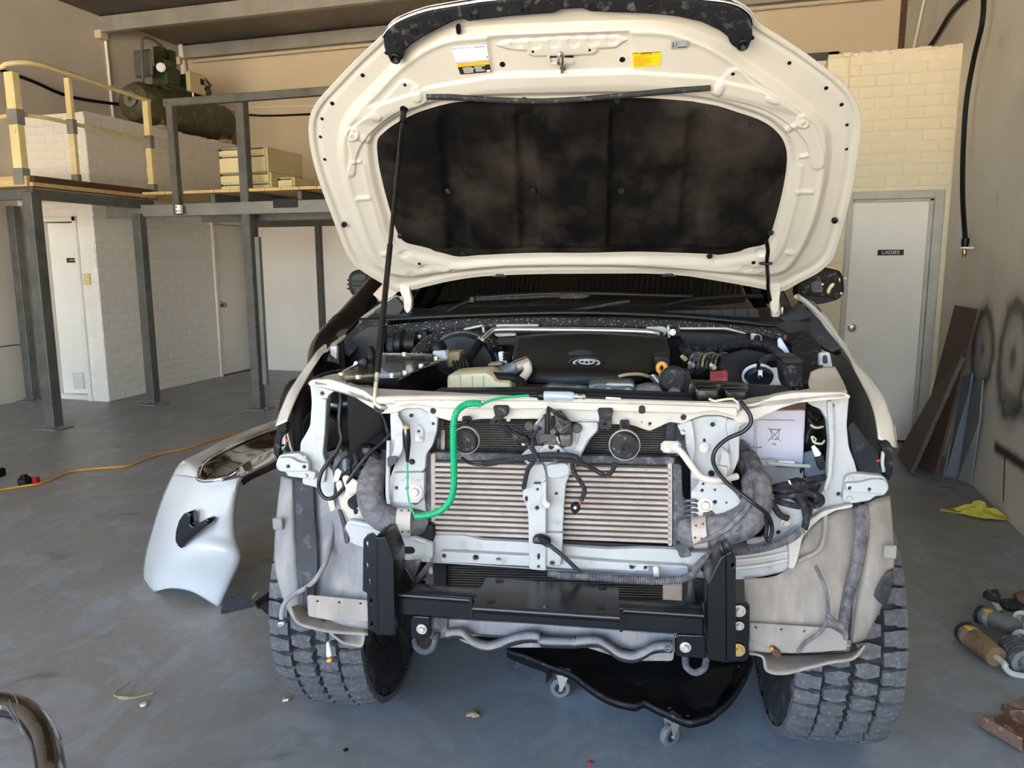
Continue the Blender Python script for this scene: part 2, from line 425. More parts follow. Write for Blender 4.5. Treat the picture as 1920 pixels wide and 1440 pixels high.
# ---------------------------------------------------------------- room shell
XL, XR, YB, YF, ZC = -7.6, 1.52, 9.45, -3.5, 4.45
def sb(name, lo, hi, mat, label, cat='wall', bev=0):
    m = MB(); m.box([(a+b)/2 for a, b in zip(lo, hi)], [b-a for a, b in zip(lo, hi)], bev=bev)
    return struct(name, m, mat, label=label, cat=cat)
sb('floor', (XL-.2, YF, -.12), (XR+.2, YB+.2, 0), 'floor_paint', 'blue-grey painted concrete workshop floor, scuffed and stained', 'floor')
pm('apron', '#bfb4a2', '#b0a593', sc=.5, rough=.9)
sb('ground', (-45, -60, -.16), (40, YF, -.02), 'apron', 'sunlit concrete apron outside the open roller door', 'ground')
wl = sb('wall_left', (XL-.2, YF, 0), (XL, YB, ZC), 'wall_side', 'plain taupe panel wall beyond the toilet block and the railing')
wb = sb('wall_back', (XL-.2, YB, 0), (XR+.2, YB+.2, ZC+.1), 'wall_tan', 'tan painted rear wall above the mezzanine')
wr = sb('wall_right', (XR, YF, 0), (XR+.2, YB, ZC), 'wall_sprayed', 'grey side wall with black sprayed rings on it')
sb('wall_front', (XL-.2, YF-.2, 3.75), (XR+.2, YF, ZC+.1), 'wall_side', 'wall over the roller door opening behind the camera')
m = MB(); rows = []
n = 122*6
for i in range(n+1):
    x = XL + (XR-XL)*i/n; z = ZC + .011*sin(2*pi*i/6)
    rows.append([(x, YF-.2, z), (x, YB+.05, z)])
m.grid(rows); struct('ceiling', m, 'roof_sheet', label='dim corrugated metal roof sheeting over the workshop', cat='ceiling', thick=.004)
# lower grey dado line on the left wall
m = MB(); m.box((XL+.004, 6.0, .62), (.008, 1.3, .012)); struct('trim_1', m, 'frame_dark', label='thin dark line along the foot of the left wall', cat='trim')
# painted purlins and roof beams
def zbeam(name, y, z0, z1, label):
    t = root(name, label, 'beam', ((XL+XR)/2, y, z0)); t['kind'] = 'structure'
    m = MB(); m.box(((XL+XR)/2, y, (z0+z1)/2), (XR-XL-.02, .012, z1-z0)); obj('web', m, 'beam_zinc', t)
    m = MB(); m.box(((XL+XR)/2, y-.035, z0+.005), (XR-XL-.02, .08, .012)); obj('flange', m, 'beam_zinc', t)
    m = MB(); m.box(((XL+XR)/2, y+.035, z1-.008), (XR-XL-.02, .08, .012)); obj('flange', m, 'beam_zinc', t)
    m = MB(); m.box((XL+.05, y-.02, z0-.02), (.1, .12, .1), bev=.01); obj('cleat', m, 'wall_tan', t)
    return t
zbeam('roof_beam', 8.02, 4.235, 4.43, 'grey steel purlin crossing under the roof sheeting')
zbeam('roof_beam', 9.38, 4.25, 4.43, 'grey steel purlin along the top of the rear wall')
m = MB(); a = by(350, 119, 9.36); b = by(760, 75, 9.36); m.cyl((XL+.25, 9.36, 4.215), (XR-.1, 9.36, 4.215), .022, 10)
obj('conduit', m, 'wall_tan', label='thin painted conduit running just under the purlin on the rear wall', cat='pipe')

# ---------------------------------------------------------------- brick walls
BRK = {}
def brick_mesh(L, mat, h=.079, d=.05):
    k = (round(L, 3), mat)
    if k not in BRK:
        m = MB(); m.box((0,0,0), (L, d, h), bev=.003); BRK[k] = mesh_of('brick', m, mat, 25)
    return BRK[k]
def bricks(parent, o, u, ln, z0, z1, skip, mat, proud=.003, stuff=None, d=.05, jit=.0007):
    """courses of bricks on the face through o along u; n points out of the wall"""
    u = Vector(u); n = Vector((u.y, -u.x, 0)); rz = atan2(u.y, u.x); P, H = .240, .086; sm = MB(); cnt = 0
    r = int(round(z0/H)); rng = random.Random(5)
    while r*H < z1-.04:
        zc = r*H + H/2; s = -P/2 if r % 2 else 0.
        while s < ln-.02:
            a, b = max(s, 0)+.0035, min(s+P, ln)-.0035
            segs = [(a, b)]
            for (p, q, zz0, zz1) in skip:
                if zz0-.04 < zc < zz1:
                    ns = []
                    for (x, y) in segs:
                        if y <= p or x >= q: ns.append((x, y)); continue
                        if x < p: ns.append((x, p-.004))
                        if y > q: ns.append((q+.004, y))
                    segs = ns
            for (x, y) in segs:
                if y-x < .03: continue
                c = Vector(o) + u*((x+y)/2) + n*(proud - d/2 + rng.uniform(-jit, jit)) + Vector((0,0,zc))
                if stuff and stuff((x+y)/2, zc) or cnt >= 299:
                    sm.box(c, (y-x, d, .079), Matrix.Rotation(rz, 3, 'Z'), bev=.006)
                else:
                    b_ = bpy.data.objects.new('brick', brick_mesh(y-x, mat)); link(b_, parent); b_.location = c; b_.rotation_euler = (0,0,rz); cnt += 1
            s += P
        r += 1
    if sm.v: obj('brick', sm, mat, parent, kind='stuff')
BX_, BY_, BH = -6.6, 6.66, 3.04
# toilet block: side face with door 2, front face with door 1, slab on top
m = MB(); d0, d1 = 8.55, 9.33
m.box((BX_-.06, (BY_+d0)/2, BH/2), (.11, d0-BY_, BH)); m.box((BX_-.06, (d1+YB)/2, BH/2), (.11, YB-d1, BH)); m.box((BX_-.06, (d0+d1)/2, (2.04+BH)/2), (.11, d1-d0, BH-2.04))
ws = struct('wall_toilet_side', m, 'mortar', label='white painted brick side wall of the toilet block under the mezzanine', cat='wall')
bricks(ws, (BX_, BY_, 0), (0, 1, 0), YB-BY_, 0, BH-.03, [(d0-BY_, d1-BY_, -1, 2.04)], 'brick_paint', proud=.0045, stuff=lambda s, z: s > 2.0 and z < 2.3 or 1.98 < z < 2.2)
m = MB(); e0, e1 = -7.33, -6.81
m.box(((XL+e0)/2, BY_+.06, BH/2), (e0-XL, .11, BH)); m.box(((e1+BX_)/2-.005, BY_+.06, BH/2), (BX_-e1-.01, .11, BH)); m.box(((e0+e1)/2, BY_+.06, (1.99+BH)/2), (e1-e0, .11, BH-1.99))
wf = struct('wall_toilet_front', m, 'mortar', label='white painted brick front wall of the toilet block around the half open door', cat='wall')
bricks(wf, (XL, BY_, 0), (1, 0, 0), BX_-XL-.004, 0, BH-.03, [(e0-XL-.06, e1-XL+.06, -1, 2.05)], 'brick_paint', proud=.002)
m = MB(); m.box(((XL+BX_)/2, (BY_+YB)/2, BH-.03), (BX_-XL-.02, YB-BY_-.02, .06)); 
rr = random.Random(3)
for i in range(26):
    y = BY_+.1+i*.105; m.box((BX_-.06+rr.uniform(-.01,.01), y, BH+rr.uniform(-.006,.008)), (.1, .11, .03), Matrix.Rotation(rr.uniform(-.1,.1),3,'Z'), bev=.008)
struct('slab_toilet', m, 'mortar', label='rough edged slab closing the top of the white toilet block', cat='slab')
# ladies' room wall
LY, LX = 6.89, .57
m = MB(); f0, f1 = .775, 1.477
m.box(((LX+f0)/2, LY+.06, 3.09/2), (f0-LX, .11, 3.09)); m.box(((f1+XR)/2, LY+.06, 3.09/2), (XR-f1, .11, 3.09)); m.box(((f0+f1)/2, LY+.06, (2.035+3.09)/2), (f1-f0, .11, 3.09-2.035))
m.box((LX+.055, (LY+.115+YB)/2, 1.545), (.11, YB-LY-.12, 3.09)); m.box(((LX+XR)/2, (LY+.12+YB)/2, 3.06), (XR-LX-.01, YB-LY-.14, .05))
wq = struct('wall_ladies', m, 'mortar_cream', label='cream painted brick wall around the ladies door, stopping short of the roof', cat='wall')
bricks(wq, (LX, LY, 0), (1, 0, 0), XR-LX-.002, 0, 3.05, [(f0-LX, f1-LX, -1, 2.035)], 'brick_cream', proud=.0025)
m = MB(); rr = random.Random(4)
for i in range(22): m.box((LX+.03+i*.043, LY+.05+rr.uniform(-.01,.01), 3.09+rr.uniform(-.004,.012)), (.06, .1, .03), Matrix.Rotation(rr.uniform(-.3,.3),3,'Z'), bev=.008)
obj('mortar_cap', m, 'brick_cream', wq, kind='stuff')

# ---------------------------------------------------------------- doors
def vent(parent, c, w, h, n=7, axis='y', mat='white_plastic', cols=1):
    m = MB(); cc = Vector(c)
    for (dx, dz, ww, hh) in ((0, h/2, w, .012), (0, -h/2, w, .012), (-w/2, 0, .012, h), (w/2, 0, .012, h)) + (((0, 0, .014, h),) if cols == 2 else ()):
        m.box(cc+Vector((dx, -.004, dz)), (ww+.01, .014, hh+.0), bev=.002)
    v = obj('vent', m, mat, parent); 
    m = MB()
    for i in range(n): m.box(cc+Vector((0, -.001, -h/2+h*(i+.5)/n)), (w, .004, h/n*.75), Matrix.Rotation(.6, 3, 'X'))
    obj('slat', m, mat, v); 
    return v
def knob(parent, c, mat='knob_metal', ax=(0,-1,0)):
    m = MB(); m.lathe([(.0, 0), (.034, 0), (.034, .006), (.014, .01), (.012, .03), (.026, .038), (.03, .05), (.026, .06), (.0, .064)], c, ax, 20)
    return obj('door_knob', m, mat, parent)
# ladies door
t = root('door_3', 'white flush ladies door with grey frame, round knob and low vent', 'door', (1.12, LY, 0)); t['kind'] = 'structure'
m = MB(); m.box((1.112, LY+.045, .985), (.59, .04, 1.965), bev=.003); obj('door_panel', m, 'door_white', t)
m = MB()
for (xa, xb, dy, dp) in ((f0, f0+.042, -.012, .13), (f1-.068, f1, -.012, .13)):
    m.box(((xa+xb)/2, LY+dy+dp/2, 1.017), (xb-xa, dp, 2.034), bev=.004)
m.box(((f0+f1)/2-.013, LY-.012+.065, 2.003), (f1-f0-.11, .13, .062), bev=.004)
m.box((f1-.085, LY+.03, .99), (.03, .05, 1.97), bev=.003); m.box(((f0+f1)/2, LY+.03, 1.96), (f1-f0-.1, .05, .022), bev=.003)
obj('door_frame', m, 'frame_grey', t)
knob(t, by(1597, 614, LY+.025)); vent(t, by(1681, 802, LY+.022), .155, .19, 9)
pa, pb_ = by(1645, 479, LY+.024), by(1695, 468, LY+.024)
m = MB(); m.box((pa+pb_)/2+Vector((0,.0,0)), (pb_.x-pa.x, .004, pb_.z-pa.z), bev=.001); sg = obj('sign', m, 'black_mark', t, label='dark plaque reading LADIES')
obj('lettering', text_mb('LADIES', .038, frameM((pa+pb_)/2+Vector((.0,-.0026,0)), (1,0,0), (0,0,1)), sx=1.12), 'white_plastic', sg)
m = MB(); m.box((1.112, LY+.03, .006), (.6, .1, .012)); obj('threshold', m, 'black_mark', t)
# gents door: hinged at its left, ajar inwards
t = root('door_1', 'white gents door standing ajar behind the steel posts, low vent in it', 'door', (-7.07, BY_, 0)); t['kind'] = 'structure'
m = MB()
for xx in (e0+.025, e1-.025): m.box((xx, BY_+.04, .995), (.05, .13, 1.99), bev=.004)
m.box(((e0+e1)/2, BY_+.04, 1.965), (e1-e0, .13, .05), bev=.004); obj('door_frame', m, 'door_white', t)
ang = radians(12); hx, hy = e0+.05, BY_+.07
def dl(s, off, z): return Vector((hx + cos(ang)*s - sin(ang)*off, hy + sin(ang)*s + cos(ang)*off, z))
RZ = Matrix.Rotation(ang, 3, 'Z')
m = MB(); m.box(dl(.22, 0, .98), (.43, .036, 1.9), RZ, bev=.003); dp_ = obj('door_panel', m, 'door_white', t)
m = MB()
for k in range(2): m.box(dl(.2+.15*k, -.02, .2), (.13, .01, .19), RZ, bev=.002)
v = obj('vent', m, 'frame_grey', t)
m = MB()
for k in range(2):
    for i in range(8): m.box(dl(.2+.15*k, -.027, .2-.085+i*.0243), (.11, .006, .012), RZ)
obj('slat', m, 'door_white', v)
m = MB(); m.box(dl(.29, -.02, 1.53), (.2, .004, .05), RZ, bev=.001); sg = obj('sign', m, 'black_mark', t, label='dark plaque, mostly unreadable lettering')
M4 = Matrix.Translation(dl(.29, -.0228, 1.53)) @ RZ.to_4x4() @ Matrix.Rotation(pi/2, 4, 'X')
obj('lettering', text_mb('GENTLEMEN', .026, M4, sx=1.0), 'wall_tan', sg)
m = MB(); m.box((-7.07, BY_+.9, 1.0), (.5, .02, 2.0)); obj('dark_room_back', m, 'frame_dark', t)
m = MB(); m.box((-7.07, BY_+.1, .03), (.54, .22, .06), bev=.01); obj('door_step', m, 'brick_paint', t)
m = MB(); m.box((-6.735, BY_-.012, 1.33), (.09, .02, .12), bev=.004); obj('patch_plate', m, 'cream_paint', t)
# door 2 in the side of the block
t = root('door_2', 'white flush door in the brick side wall, knob on its near edge', 'door', (BX_, 8.94, 0)); t['kind'] = 'structure'
m = MB(); m.box((BX_-.035, (d0+d1)/2, 1.0), (.036, d1-d0-.09, 1.97), bev=.003); obj('door_panel', m, 'door_white', t)
m = MB()
for yy in (d0+.022, d1-.022): m.box((BX_-.04, yy, 1.02), (.13, .045, 2.04), bev=.004)
m.box((BX_-.04, (d0+d1)/2, 2.015), (.13, d1-d0, .045), bev=.004); obj('door_frame', m, 'white_board', t)
knob(t, (BX_-.018, 8.7, .94), 'knob_metal', (1, 0, 0))

# upper frame on the rear wall, right of the bonnet
t = root('window_1', 'grey framed pale panel high on the rear wall behind the raised bonnet', 'window', (.2, YB, 2.6)); t['kind'] = 'structure'
zt = by(1573, 97, YB-.03).z; xr = by(1573, 97, YB-.03).x; xw = by(1552, 120, YB-.03).x
m = MB(); m.box((xr-(xr-xw)/2, YB-.03, zt-.75), (xr-xw, .06, 1.5), bev=.004); m.box((xr-.7, YB-.03, zt-.04), (1.4, .06, .08), bev=.004); m.box((xr-1.36, YB-.03, zt-.75), (.08, .06, 1.5), bev=.004)
obj('window_frame', m, 'frame_dark', t)
m = MB(); m.box((xr-.7, YB-.02, zt-.75), (1.28, .015, 1.42)); obj('pane', m, 'door_white', t)
m = MB(); a = by(1712, 40, YB-.03); m.box((XR-.03, YB-.02, 3.75), (.05, .035, 1.35)); obj('corner_strip', m, 'timber_dark', label='dark brown strip in the rear corner above the ladies room', cat='strip')
m = MB(); m.cyl(bx(1711, 100, XR-.02), bx(1733, 0, XR-.02), .012, 8); obj('conduit', m, 'white_plastic', label='thin white conduit on the side wall above the ladies room', cat='pipe')
m = MB(); m.tube([by(1592, 98, LY-.012), by(1590, 165, LY-.012)], .006, 8); m.box(by(1588, 103, LY-.012), (.05, .02, .03)); obj('conduit', m, 'brick_cream', label='short thin pipe down the top left of the ladies brick wall', cat='pipe')

# ---------------------------------------------------------------- wall of boards under the mezzanine
PY = 9.3
t = root('wall_partition', 'white board partition between dark steel studs under the mezzanine', 'wall', (-5, PY, 0)); t['kind'] = 'structure'
xs = [by(p, 560, PY).x for p in (484, 604)]
pw = xs[1]-xs[0]
for i in range(4):
    m = MB(); m.box((xs[0]+pw*(i+.5), PY+.02, 1.0), (pw-.05, .02, 2.0), bev=.002); obj('panel', m, 'white_board', t)
for i in range(5):
    m = MB(); w = .11 if i == 0 else .075
    m.box((xs[0]+pw*i, PY-.02, 1.03), (w, .07, 2.06), bev=.004); obj('stud', m, 'frame_dark', t)
m = MB(); m.box((xs[0]+pw*2, PY-.02, 2.02), (pw*4+.1, .075, .1), bev=.004); obj('header', m, 'frame_dark', t)
m = MB(); m.box((BX_+(xs[0]-BX_)/2, PY+.03, 1.0), (xs[0]-BX_-.02, .02, 2.0)); obj('panel', m, 'white_board', t)

# ---------------------------------------------------------------- mezzanine: posts, beams, boards, railings
t = mez = root('mezzanine', 'steel framed mezzanine with timber decking and cream railing over the left side', 'mezzanine', (-5.6, 7.2, 0))
def post(x, y, z1, w=.1, z0=0., mat='steel_post', foot=True, d=None, name='post'):
    m = MB(); d = d or w; m.box((x, y, (z0+z1)/2), (w, d, z1-z0), bev=.006); p = obj(name, m, mat, t)
    if foot:
        m = MB(); m.box((x+.03, y-.03, .006), (w+.14, d+.1, .012), bev=.003)
        for sx in (-1, 1): m.cyl((x+.03+sx*(w/2+.045), y-.05, .01), (x+.03+sx*(w/2+.045), y-.05, .03), .012, 6)
        obj('base_plate', m, 'steel_light', p)
    return p
post(-6.05, 5.45, 2.12, .11); post(-6.04, 6.70, 2.0, .1); post(-4.77, 6.76, 3.06, .095); post(-7.5, 6.52, 2.1, .1)
m = MB(); m.box((-4.70, 6.80, 1.0), (.05, .05, 1.5), bev=.004); obj('post_sleeve', m, 'steel_light', t)
post(-5.53, 6.68, 3.06, .075, 1.98, foot=False); post(-3.4, 6.76, 2.0, .095); post(-3.4, 6.68, 3.06, .075, 1.98, foot=False)
def beam(a, b, w, h, mat='steel_post', name='beam'):
    a = Vector(a); b = Vector(b); u = (b-a); L = u.length; ang = atan2(u.y, u.x)
    m = MB(); m.box((a+b)/2, (L, w, h), Matrix.Rotation(ang, 3, 'Z'), bev=.004); return obj(name, m, mat, t)
beam((-6.46, 6.74, 2.03), (-3.0, 6.74, 2.03), .07, .12, 'steel_light'); beam((-5.45, 6.95, 1.955), (-3.0, 6.95, 1.955), .06, .08)
beam((-5.6, 6.68, 3.065), (-3.0, 6.68, 3.065), .06, .075, name='top_rail')
beam((-6.04, 5.42, 2.1), (-6.04, 6.9, 2.1), .06, .09); beam((-7.55, 5.45, 2.1), (-6.0, 5.45, 2.1), .06, .09)
for x in (-5.2, -4.75, -4.2, -3.6): beam((x, 6.8, 2.13), (x, YB-.05, 2.13), .05, .11, name='joist')
for k, (px, col) in enumerate(((-5.48, 'cream_paint'),)):
    m = MB(); m.box((px, 6.635, 2.03), (.06, .04, .085), bev=.003)
    br = obj('bracket', m, 'white_board', t)
    m = MB()
    for dx, dz in ((-.015,.02),(.015,-.02),(-.015,-.02)): m.cyl((px+dx, 6.618, 2.03+dz), (px+dx, 6.61, 2.03+dz), .007, 8)
    obj('bolt', m, 'black_mark', br)
m = MB(); a = by(535, 381, 6.70); m.box(a, (.27, .01, .085), bev=.002); obj('dark_plate', m, 'black_mark', t)
# timber landing
rr = random.Random(8)
for i in range(8):
    x = -7.5+.09+i*.19
    m = MB(); m.box((x, 6.17, 2.185), (.184, 1.5, .036), bev=.004); obj('deck_board', m, 'timber_pale', t)
for i in range(18):
    x = -6.5+.1+i*.195
    m = MB(); m.box((x, 8.08, 2.205), (.19, 2.7, .03), bev=.003); obj('deck_board', m, 'timber_pale', t)
m = MB(); m.box((-6.02, 6.2, 2.21), (.035, 1.5, .1), bev=.004); obj('toe_board', m, 'timber_dark', t)
m = MB(); m.box((-6.75, 5.41, 2.21), (1.46, .04, .09), bev=.004); obj('toe_board', m, 'timber_pale', t)
# railing
def rpost(x, y, w, z0=2.18, z1=3.12):
    m = MB(); m.box((x, y, (z0+z1)/2), (w, w*.7, z1-z0), bev=.004); p = obj('rail_post', m, 'cream_paint', t)
    m = MB(); m.box((x, y, z0+.07), (w+.012, w*.7+.012, .14), bev=.003); obj('foot_clamp', m, 'steel_light', p)
    m = MB(); m.box((x, y, 2.75), (w+.014, w*.7+.014, .13), bev=.004); obj('rail_clamp', m, 'steel_light', p)
    return p
rpost(-6.1, 5.42, .1); rpost(-6.04, 5.95, .06, z1=3.18); rpost(-6.04, 6.93, .07, z1=3.16)
m = MB(); m.tube(smooth([(-7.55, 5.42, 3.16), (-6.35, 5.42, 3.16), (-6.15, 5.45, 3.2), (-6.06, 5.62, 3.235), (-6.04, 5.95, 3.225), (-6.04, 6.4, 3.2), (-6.04, 6.98, 3.17)], 6), .021, 10); obj('hand_rail', m, 'cream_paint', t)
m = MB(); m.tube(smooth([(-7.55, 5.42, 2.76), (-6.35, 5.42, 2.76), (-6.15, 5.45, 2.78), (-6.06, 5.62, 2.785), (-6.04, 5.95, 2.78), (-6.04, 6.98, 2.76)], 6), .018, 10); obj('mid_rail', m, 'cream_paint', t)

# ---------------------------------------------------------------- compressor on the toilet block
t = root('air_compressor', 'old green air compressor with horizontal tank standing on the brick toilet block', 'compressor', (-6.95, 7.9, BH))
cxx, czz, R = -6.92, BH+.36, .235
m = MB(); m.lathe([(.001, -.08), (.12, -.07), (.2, -.03), (R, .05), (R, 1.5), (.2, 1.58), (.12, 1.62), (.001, 1.63)], (cxx, 7.2, czz), (0,1,0), 28); obj('tank', m, 'tank_green', t)
m = MB(); m.lathe([(.03, 0), (.09, 0), (.09, .01), (.03, .01)], (cxx+.02, 7.1, czz+.02), (0,1,0), 18, True); obj('end_plate', m, 'steel_light', t)
for yy in (7.45, 8.55):
    m = MB()
    for sx in (-1, 1): m.prism([(cxx+sx*.1, yy-.04, BH+.14), (cxx+sx*.19, yy-.04, BH+.2), (cxx+sx*.22, yy-.04, BH+.125), (cxx+sx*.15, yy-.04, BH+.125)], (0, .08, 0))
    obj('foot', m, 'tank_green', t)
m = MB(); m.box((cxx, 7.95, BH+.62), (.3, .8, .03), bev=.005); m.box((cxx-.1, 7.8, BH+.59), (.04, .5, .06)); m.box((cxx+.1, 7.8, BH+.59), (.04, .5, .06)); obj('mounting_plate', m, 'green_paint', t)
m = MB(); m.box((cxx+.02, 7.72, BH+.74), (.22, .26, .22), bev=.02); m.lathe([(.12,0),(.12,.09),(.09,.1)], (cxx+.02, 7.72, BH+.82), n=18)
pc = obj('pump', m, 'green_paint', t)
for dy in (-.08, .08):
    m = MB(); m.lathe([(.065+.012*(i % 2), i*.013) for i in range(14)]+[(.03,.19),(.0,.19)], (cxx+.02, 7.72+dy, BH+.88), n=18); obj('cylinder_head', m, 'green_paint', pc)
m = MB(); m.box((cxx+.0, 7.38, BH+.82), (.25, .05, .3), bev=.02); obj('belt_guard', m, 'steel_post', t)
m = MB(); m.tube(smooth([(cxx+.1, 7.62, BH+1.04), (cxx+.1, 7.45, BH+1.09), (cxx+.1, 7.3, BH+1.07), (cxx+.1, 7.26, BH+.95), (cxx+.08, 7.26, BH+.58)], 6), .016, 8); obj('delivery_pipe', m, 'steel_post', t)
m = MB(); m.lathe([(0,0),(.052,0),(.052,.03),(.045,.034),(0,.034)], (cxx+.14, 7.5, BH+.79), (.6,-.75,0), 20); obj('gauge', m, 'white_plastic', t)
m = MB(); m.lathe([(0,0),(.1,0),(.11,.03),(.11,.3),(.09,.34),(0,.34)], (cxx-.02, 8.05, BH+.75), (0,1,0), 20); m.box((cxx-.02, 8.22, BH+.65), (.16,.25,.05)); obj('motor', m, 'green_paint', t)
m = MB(); m.box((cxx+.2, 8.02, BH+.72), (.06, .3, .24), bev=.012); sw = obj('switch_box', m, 'cabinet_cream', t)
m = MB(); m.box((cxx+.233, 8.1, BH+.75), (.01, .07, .07), bev=.003); m.box((cxx+.233, 8.15, BH+.68), (.01, .03, .04), bev=.003); obj('switch', m, 'black_mark', sw)
m = MB(); m.tube(smooth([(cxx+.2, 7.95, BH+.61), (cxx+.2, 7.97, BH+.54), (cxx+.22, 8.05, BH+.5)], 5), .012, 8); obj('cable', m, 'white_plastic', t)
m = MB(); m.box((cxx, 8.42, BH+.7), (.12, .16, .1), bev=.01); m.cyl((cxx, 8.5, BH+.64), (cxx, 8.5, BH+.8), .03, 10); m.tube(smooth([(cxx+.05, 8.1, BH+.86), (cxx+.07, 8.3, BH+.88), (cxx+.05, 8.5, BH+.8)], 5), .014, 8); obj('regulator', m, 'steel_post', t)
for j, yy in enumerate((7.42, 8.55)):
    m = MB(); m.box((cxx+.02, yy, BH+.11), (.44, .12, .03), bev=.004)
    obj('timber_block', m, 'timber_pale', t)

t.location += Vector((.16, .38, -.085))
# pipes and hoses on the far walls
m = MB(); m.tube(smooth([bx(-40, 118, XL+.05), bx(0, 131, XL+.05), bx(60, 152, XL+.05), bx(120, 178, XL+.05), bx(180, 190, XL+.05), bx(262, 200, XL+.05)], 6), .018, 8); obj('air_hose', m, 'rubber', label='black hose sagging along the left wall behind the cream railing', cat='hose')
m = MB(); m.tube(smooth([(-6.76, 9.24, 3.315), (-6.72, 9.34, 3.31), by(462, 217, YB-.06), by(490, 217, YB-.04), by(540, 216, YB-.03), by(640, 211, YB-.03)], 6), .014, 8); h = obj('air_hose', m, 'rubber', label='black hose along the rear wall from the end of the compressor tank', cat='hose')
m = MB(); m.tube(smooth([by(405, 192, YB-.03), by(425, 203, YB-.03), by(455, 207, YB-.03), by(475, 202, YB-.03), by(640, 197, YB-.03)], 6), .012, 8); obj('conduit', m, 'white_board', label='pale conduit along the rear wall just above the black hose', cat='pipe')
m = MB(); m.cyl(bx(195, 47, XL+.02), bx(213, 225, XL+.02), .018, 8); obj('conduit', m, 'white_board', label='pale vertical conduit on the left wall beside the compressor', cat='pipe')
m = MB(); m.cyl(by(339, 84, YB-.06), by(347, 150, YB-.06), .04, 12); obj('down_pipe', m, 'white_board', label='short white pipe in the rear corner above the compressor', cat='pipe')

# drawer cabinets on the deck
zD = 2.228
def cabinet(name, x0, x1, y0, y1, z0, z1, cuts, label, group=None):
    t = root(name, label, 'cabinet', ((x0+x1)/2, (y0+y1)/2, z0), group=group)
    m = MB(); m.box(((x0+x1)/2, (y0+y1)/2+.008, (z0+z1)/2), (x1-x0, y1-y0-.016, z1-z0), bev=.006); obj('body', m, 'cabinet_cream', t)
    for a, b in zip(cuts[:-1], cuts[1:]):
        m = MB(); m.box(((x0+x1)/2, y0+.006, (a+b)/2), (x1-x0-.03, .022, b-a-.014), bev=.004); d = obj('drawer', m, 'cabinet_cream', t)
        m = MB(); m.box(((x0+x1)/2, y0-.006, b-.018), (x1-x0-.05, .014, .014), bev=.003); obj('handle', m, 'steel_post', d)
        m = MB(); m.box((x0+.035, y0-.008, b-.018), (.03, .012, .022)); obj('catch', m, 'black_mark', d)
    return t
cA = bz(413, 359, zD); 
x0 = cA.x; y0 = cA.y
zmid = by(413, 326, y0).z; ztop = by(410, 279, y0).z; x1 = by(500, 300, y0).x
yb1 = bx(567, 300, x1).y
cabinet('drawer_cabinet', x0, x1+.03, y0, yb1-.1, zD, zmid, [zD, zD+(zmid-zD)*.42, zmid], 'lower cream drawer cabinet, on the mezzanine deck under the other cabinet')
cabinet('drawer_cabinet', x0, x1, y0, yb1, zmid+.004, ztop, [zmid, zmid+(ztop-zmid)*.7, ztop], 'upper cream drawer cabinet, stacked on the other on the mezzanine')
x2 = by(551, 350, y0+.1).x
cabinet('drawer_tray', x1+.04, x2, y0+.1, y0+.5, zD, zD+.13, [zD+.01, zD+.125], 'flat cream drawer box on the deck right of the stacked cabinets')

# ---------------------------------------------------------------- things along the right wall
def board(name, pts, th, mat, label, cat='board', group=None):
    P = [Vector(p) for p in pts]; n = (P[1]-P[0]).cross(P[-1]-P[0]).normalized()
    m = MB(); m.prism(P, n*th); return obj(name, m, mat, label=label, cat=cat, group=group)
board('leaning_board', [bx(1795, 573, 1.485), bx(1839, 581, 1.485), bz(1757, 892, .004), bz(1716, 874, .004)], -.018, 'particle', 'tall brown particle board leaning on the side wall')
board('leaning_plank', [bx(1768, 716, 1.33), bx(1779, 712, 1.33), bx(1806, 668, 1.36), bx(1810, 672, 1.36), bz(1714, 888, .01), bz(1690, 851, .01)], -.025, 'timber_grey', 'grey weathered plank with a broken end leaning on the brown board')
board('leaning_sheet', [bx(1803, 706, 1.5), bx(1822, 700, 1.5), bz(1792, 897, .004), bz(1768, 893, .004)], .012, 'sheet_blue', 'blue-grey sheet leaning on the wall beside the brown board')
board('leaning_sheet', [bx(1824, 716, 1.505), bx(1842, 712, 1.505), bx(1836, 790, 1.48), bz(1819, 908, .004), bz(1796, 899, .004)], .008, 'sheet_grey', 'pale grey sheet leaning on the wall nearest the sprayed rings')
m = MB(); hp = [bx(1846, -30, 1.44), bx(1842, 40, 1.44), bx(1826, 110, 1.44), bx(1812, 190, 1.44), bx(1806, 280, 1.44), bx(1805, 370, 1.44), bx(1810, 452, 1.44)]
hp = [hp[0]+Vector((0,0,.35))] + hp
t = root('hanging_hose', 'black air hose hanging beside the ladies door with a brass coupling', 'hose', hp[-1])
m.tube(smooth(hp, 8), .017, 10); obj('hose', m, 'rubber', t)
e = hp[-1]; m = MB(); m.lathe([(.0,0),(.024,0),(.026,-.03),(.022,-.06),(0,-.06)], e+Vector((0,0,.02)), n=14); obj('ferrule', m, 'rubber', t)
m = MB(); m.lathe([(0,0),(.045,0),(.045,-.012),(0,-.012)], e+Vector((.01,0,-.04)), n=16); obj('collar', m, 'white_plastic', t)
m = MB(); m.lathe([(0,0),(.012,0),(.016,-.02),(.016,-.04),(.011,-.05),(.011,-.065),(0,-.065)], e+Vector((0,0,-.05)), n=12); obj('coupling', m, 'brass', t)
m = MB(); m.tube(smooth([bx(1741, 90, 1.49), bx(1760, 62, 1.49), bx(1782, 25, 1.49), bx(1812, -6, 1.49), bx(1850, -30, 1.47)], 6), .018, 8); obj('air_hose', m, 'rubber', label='black hose rising over the top of the ladies brick wall', cat='hose')
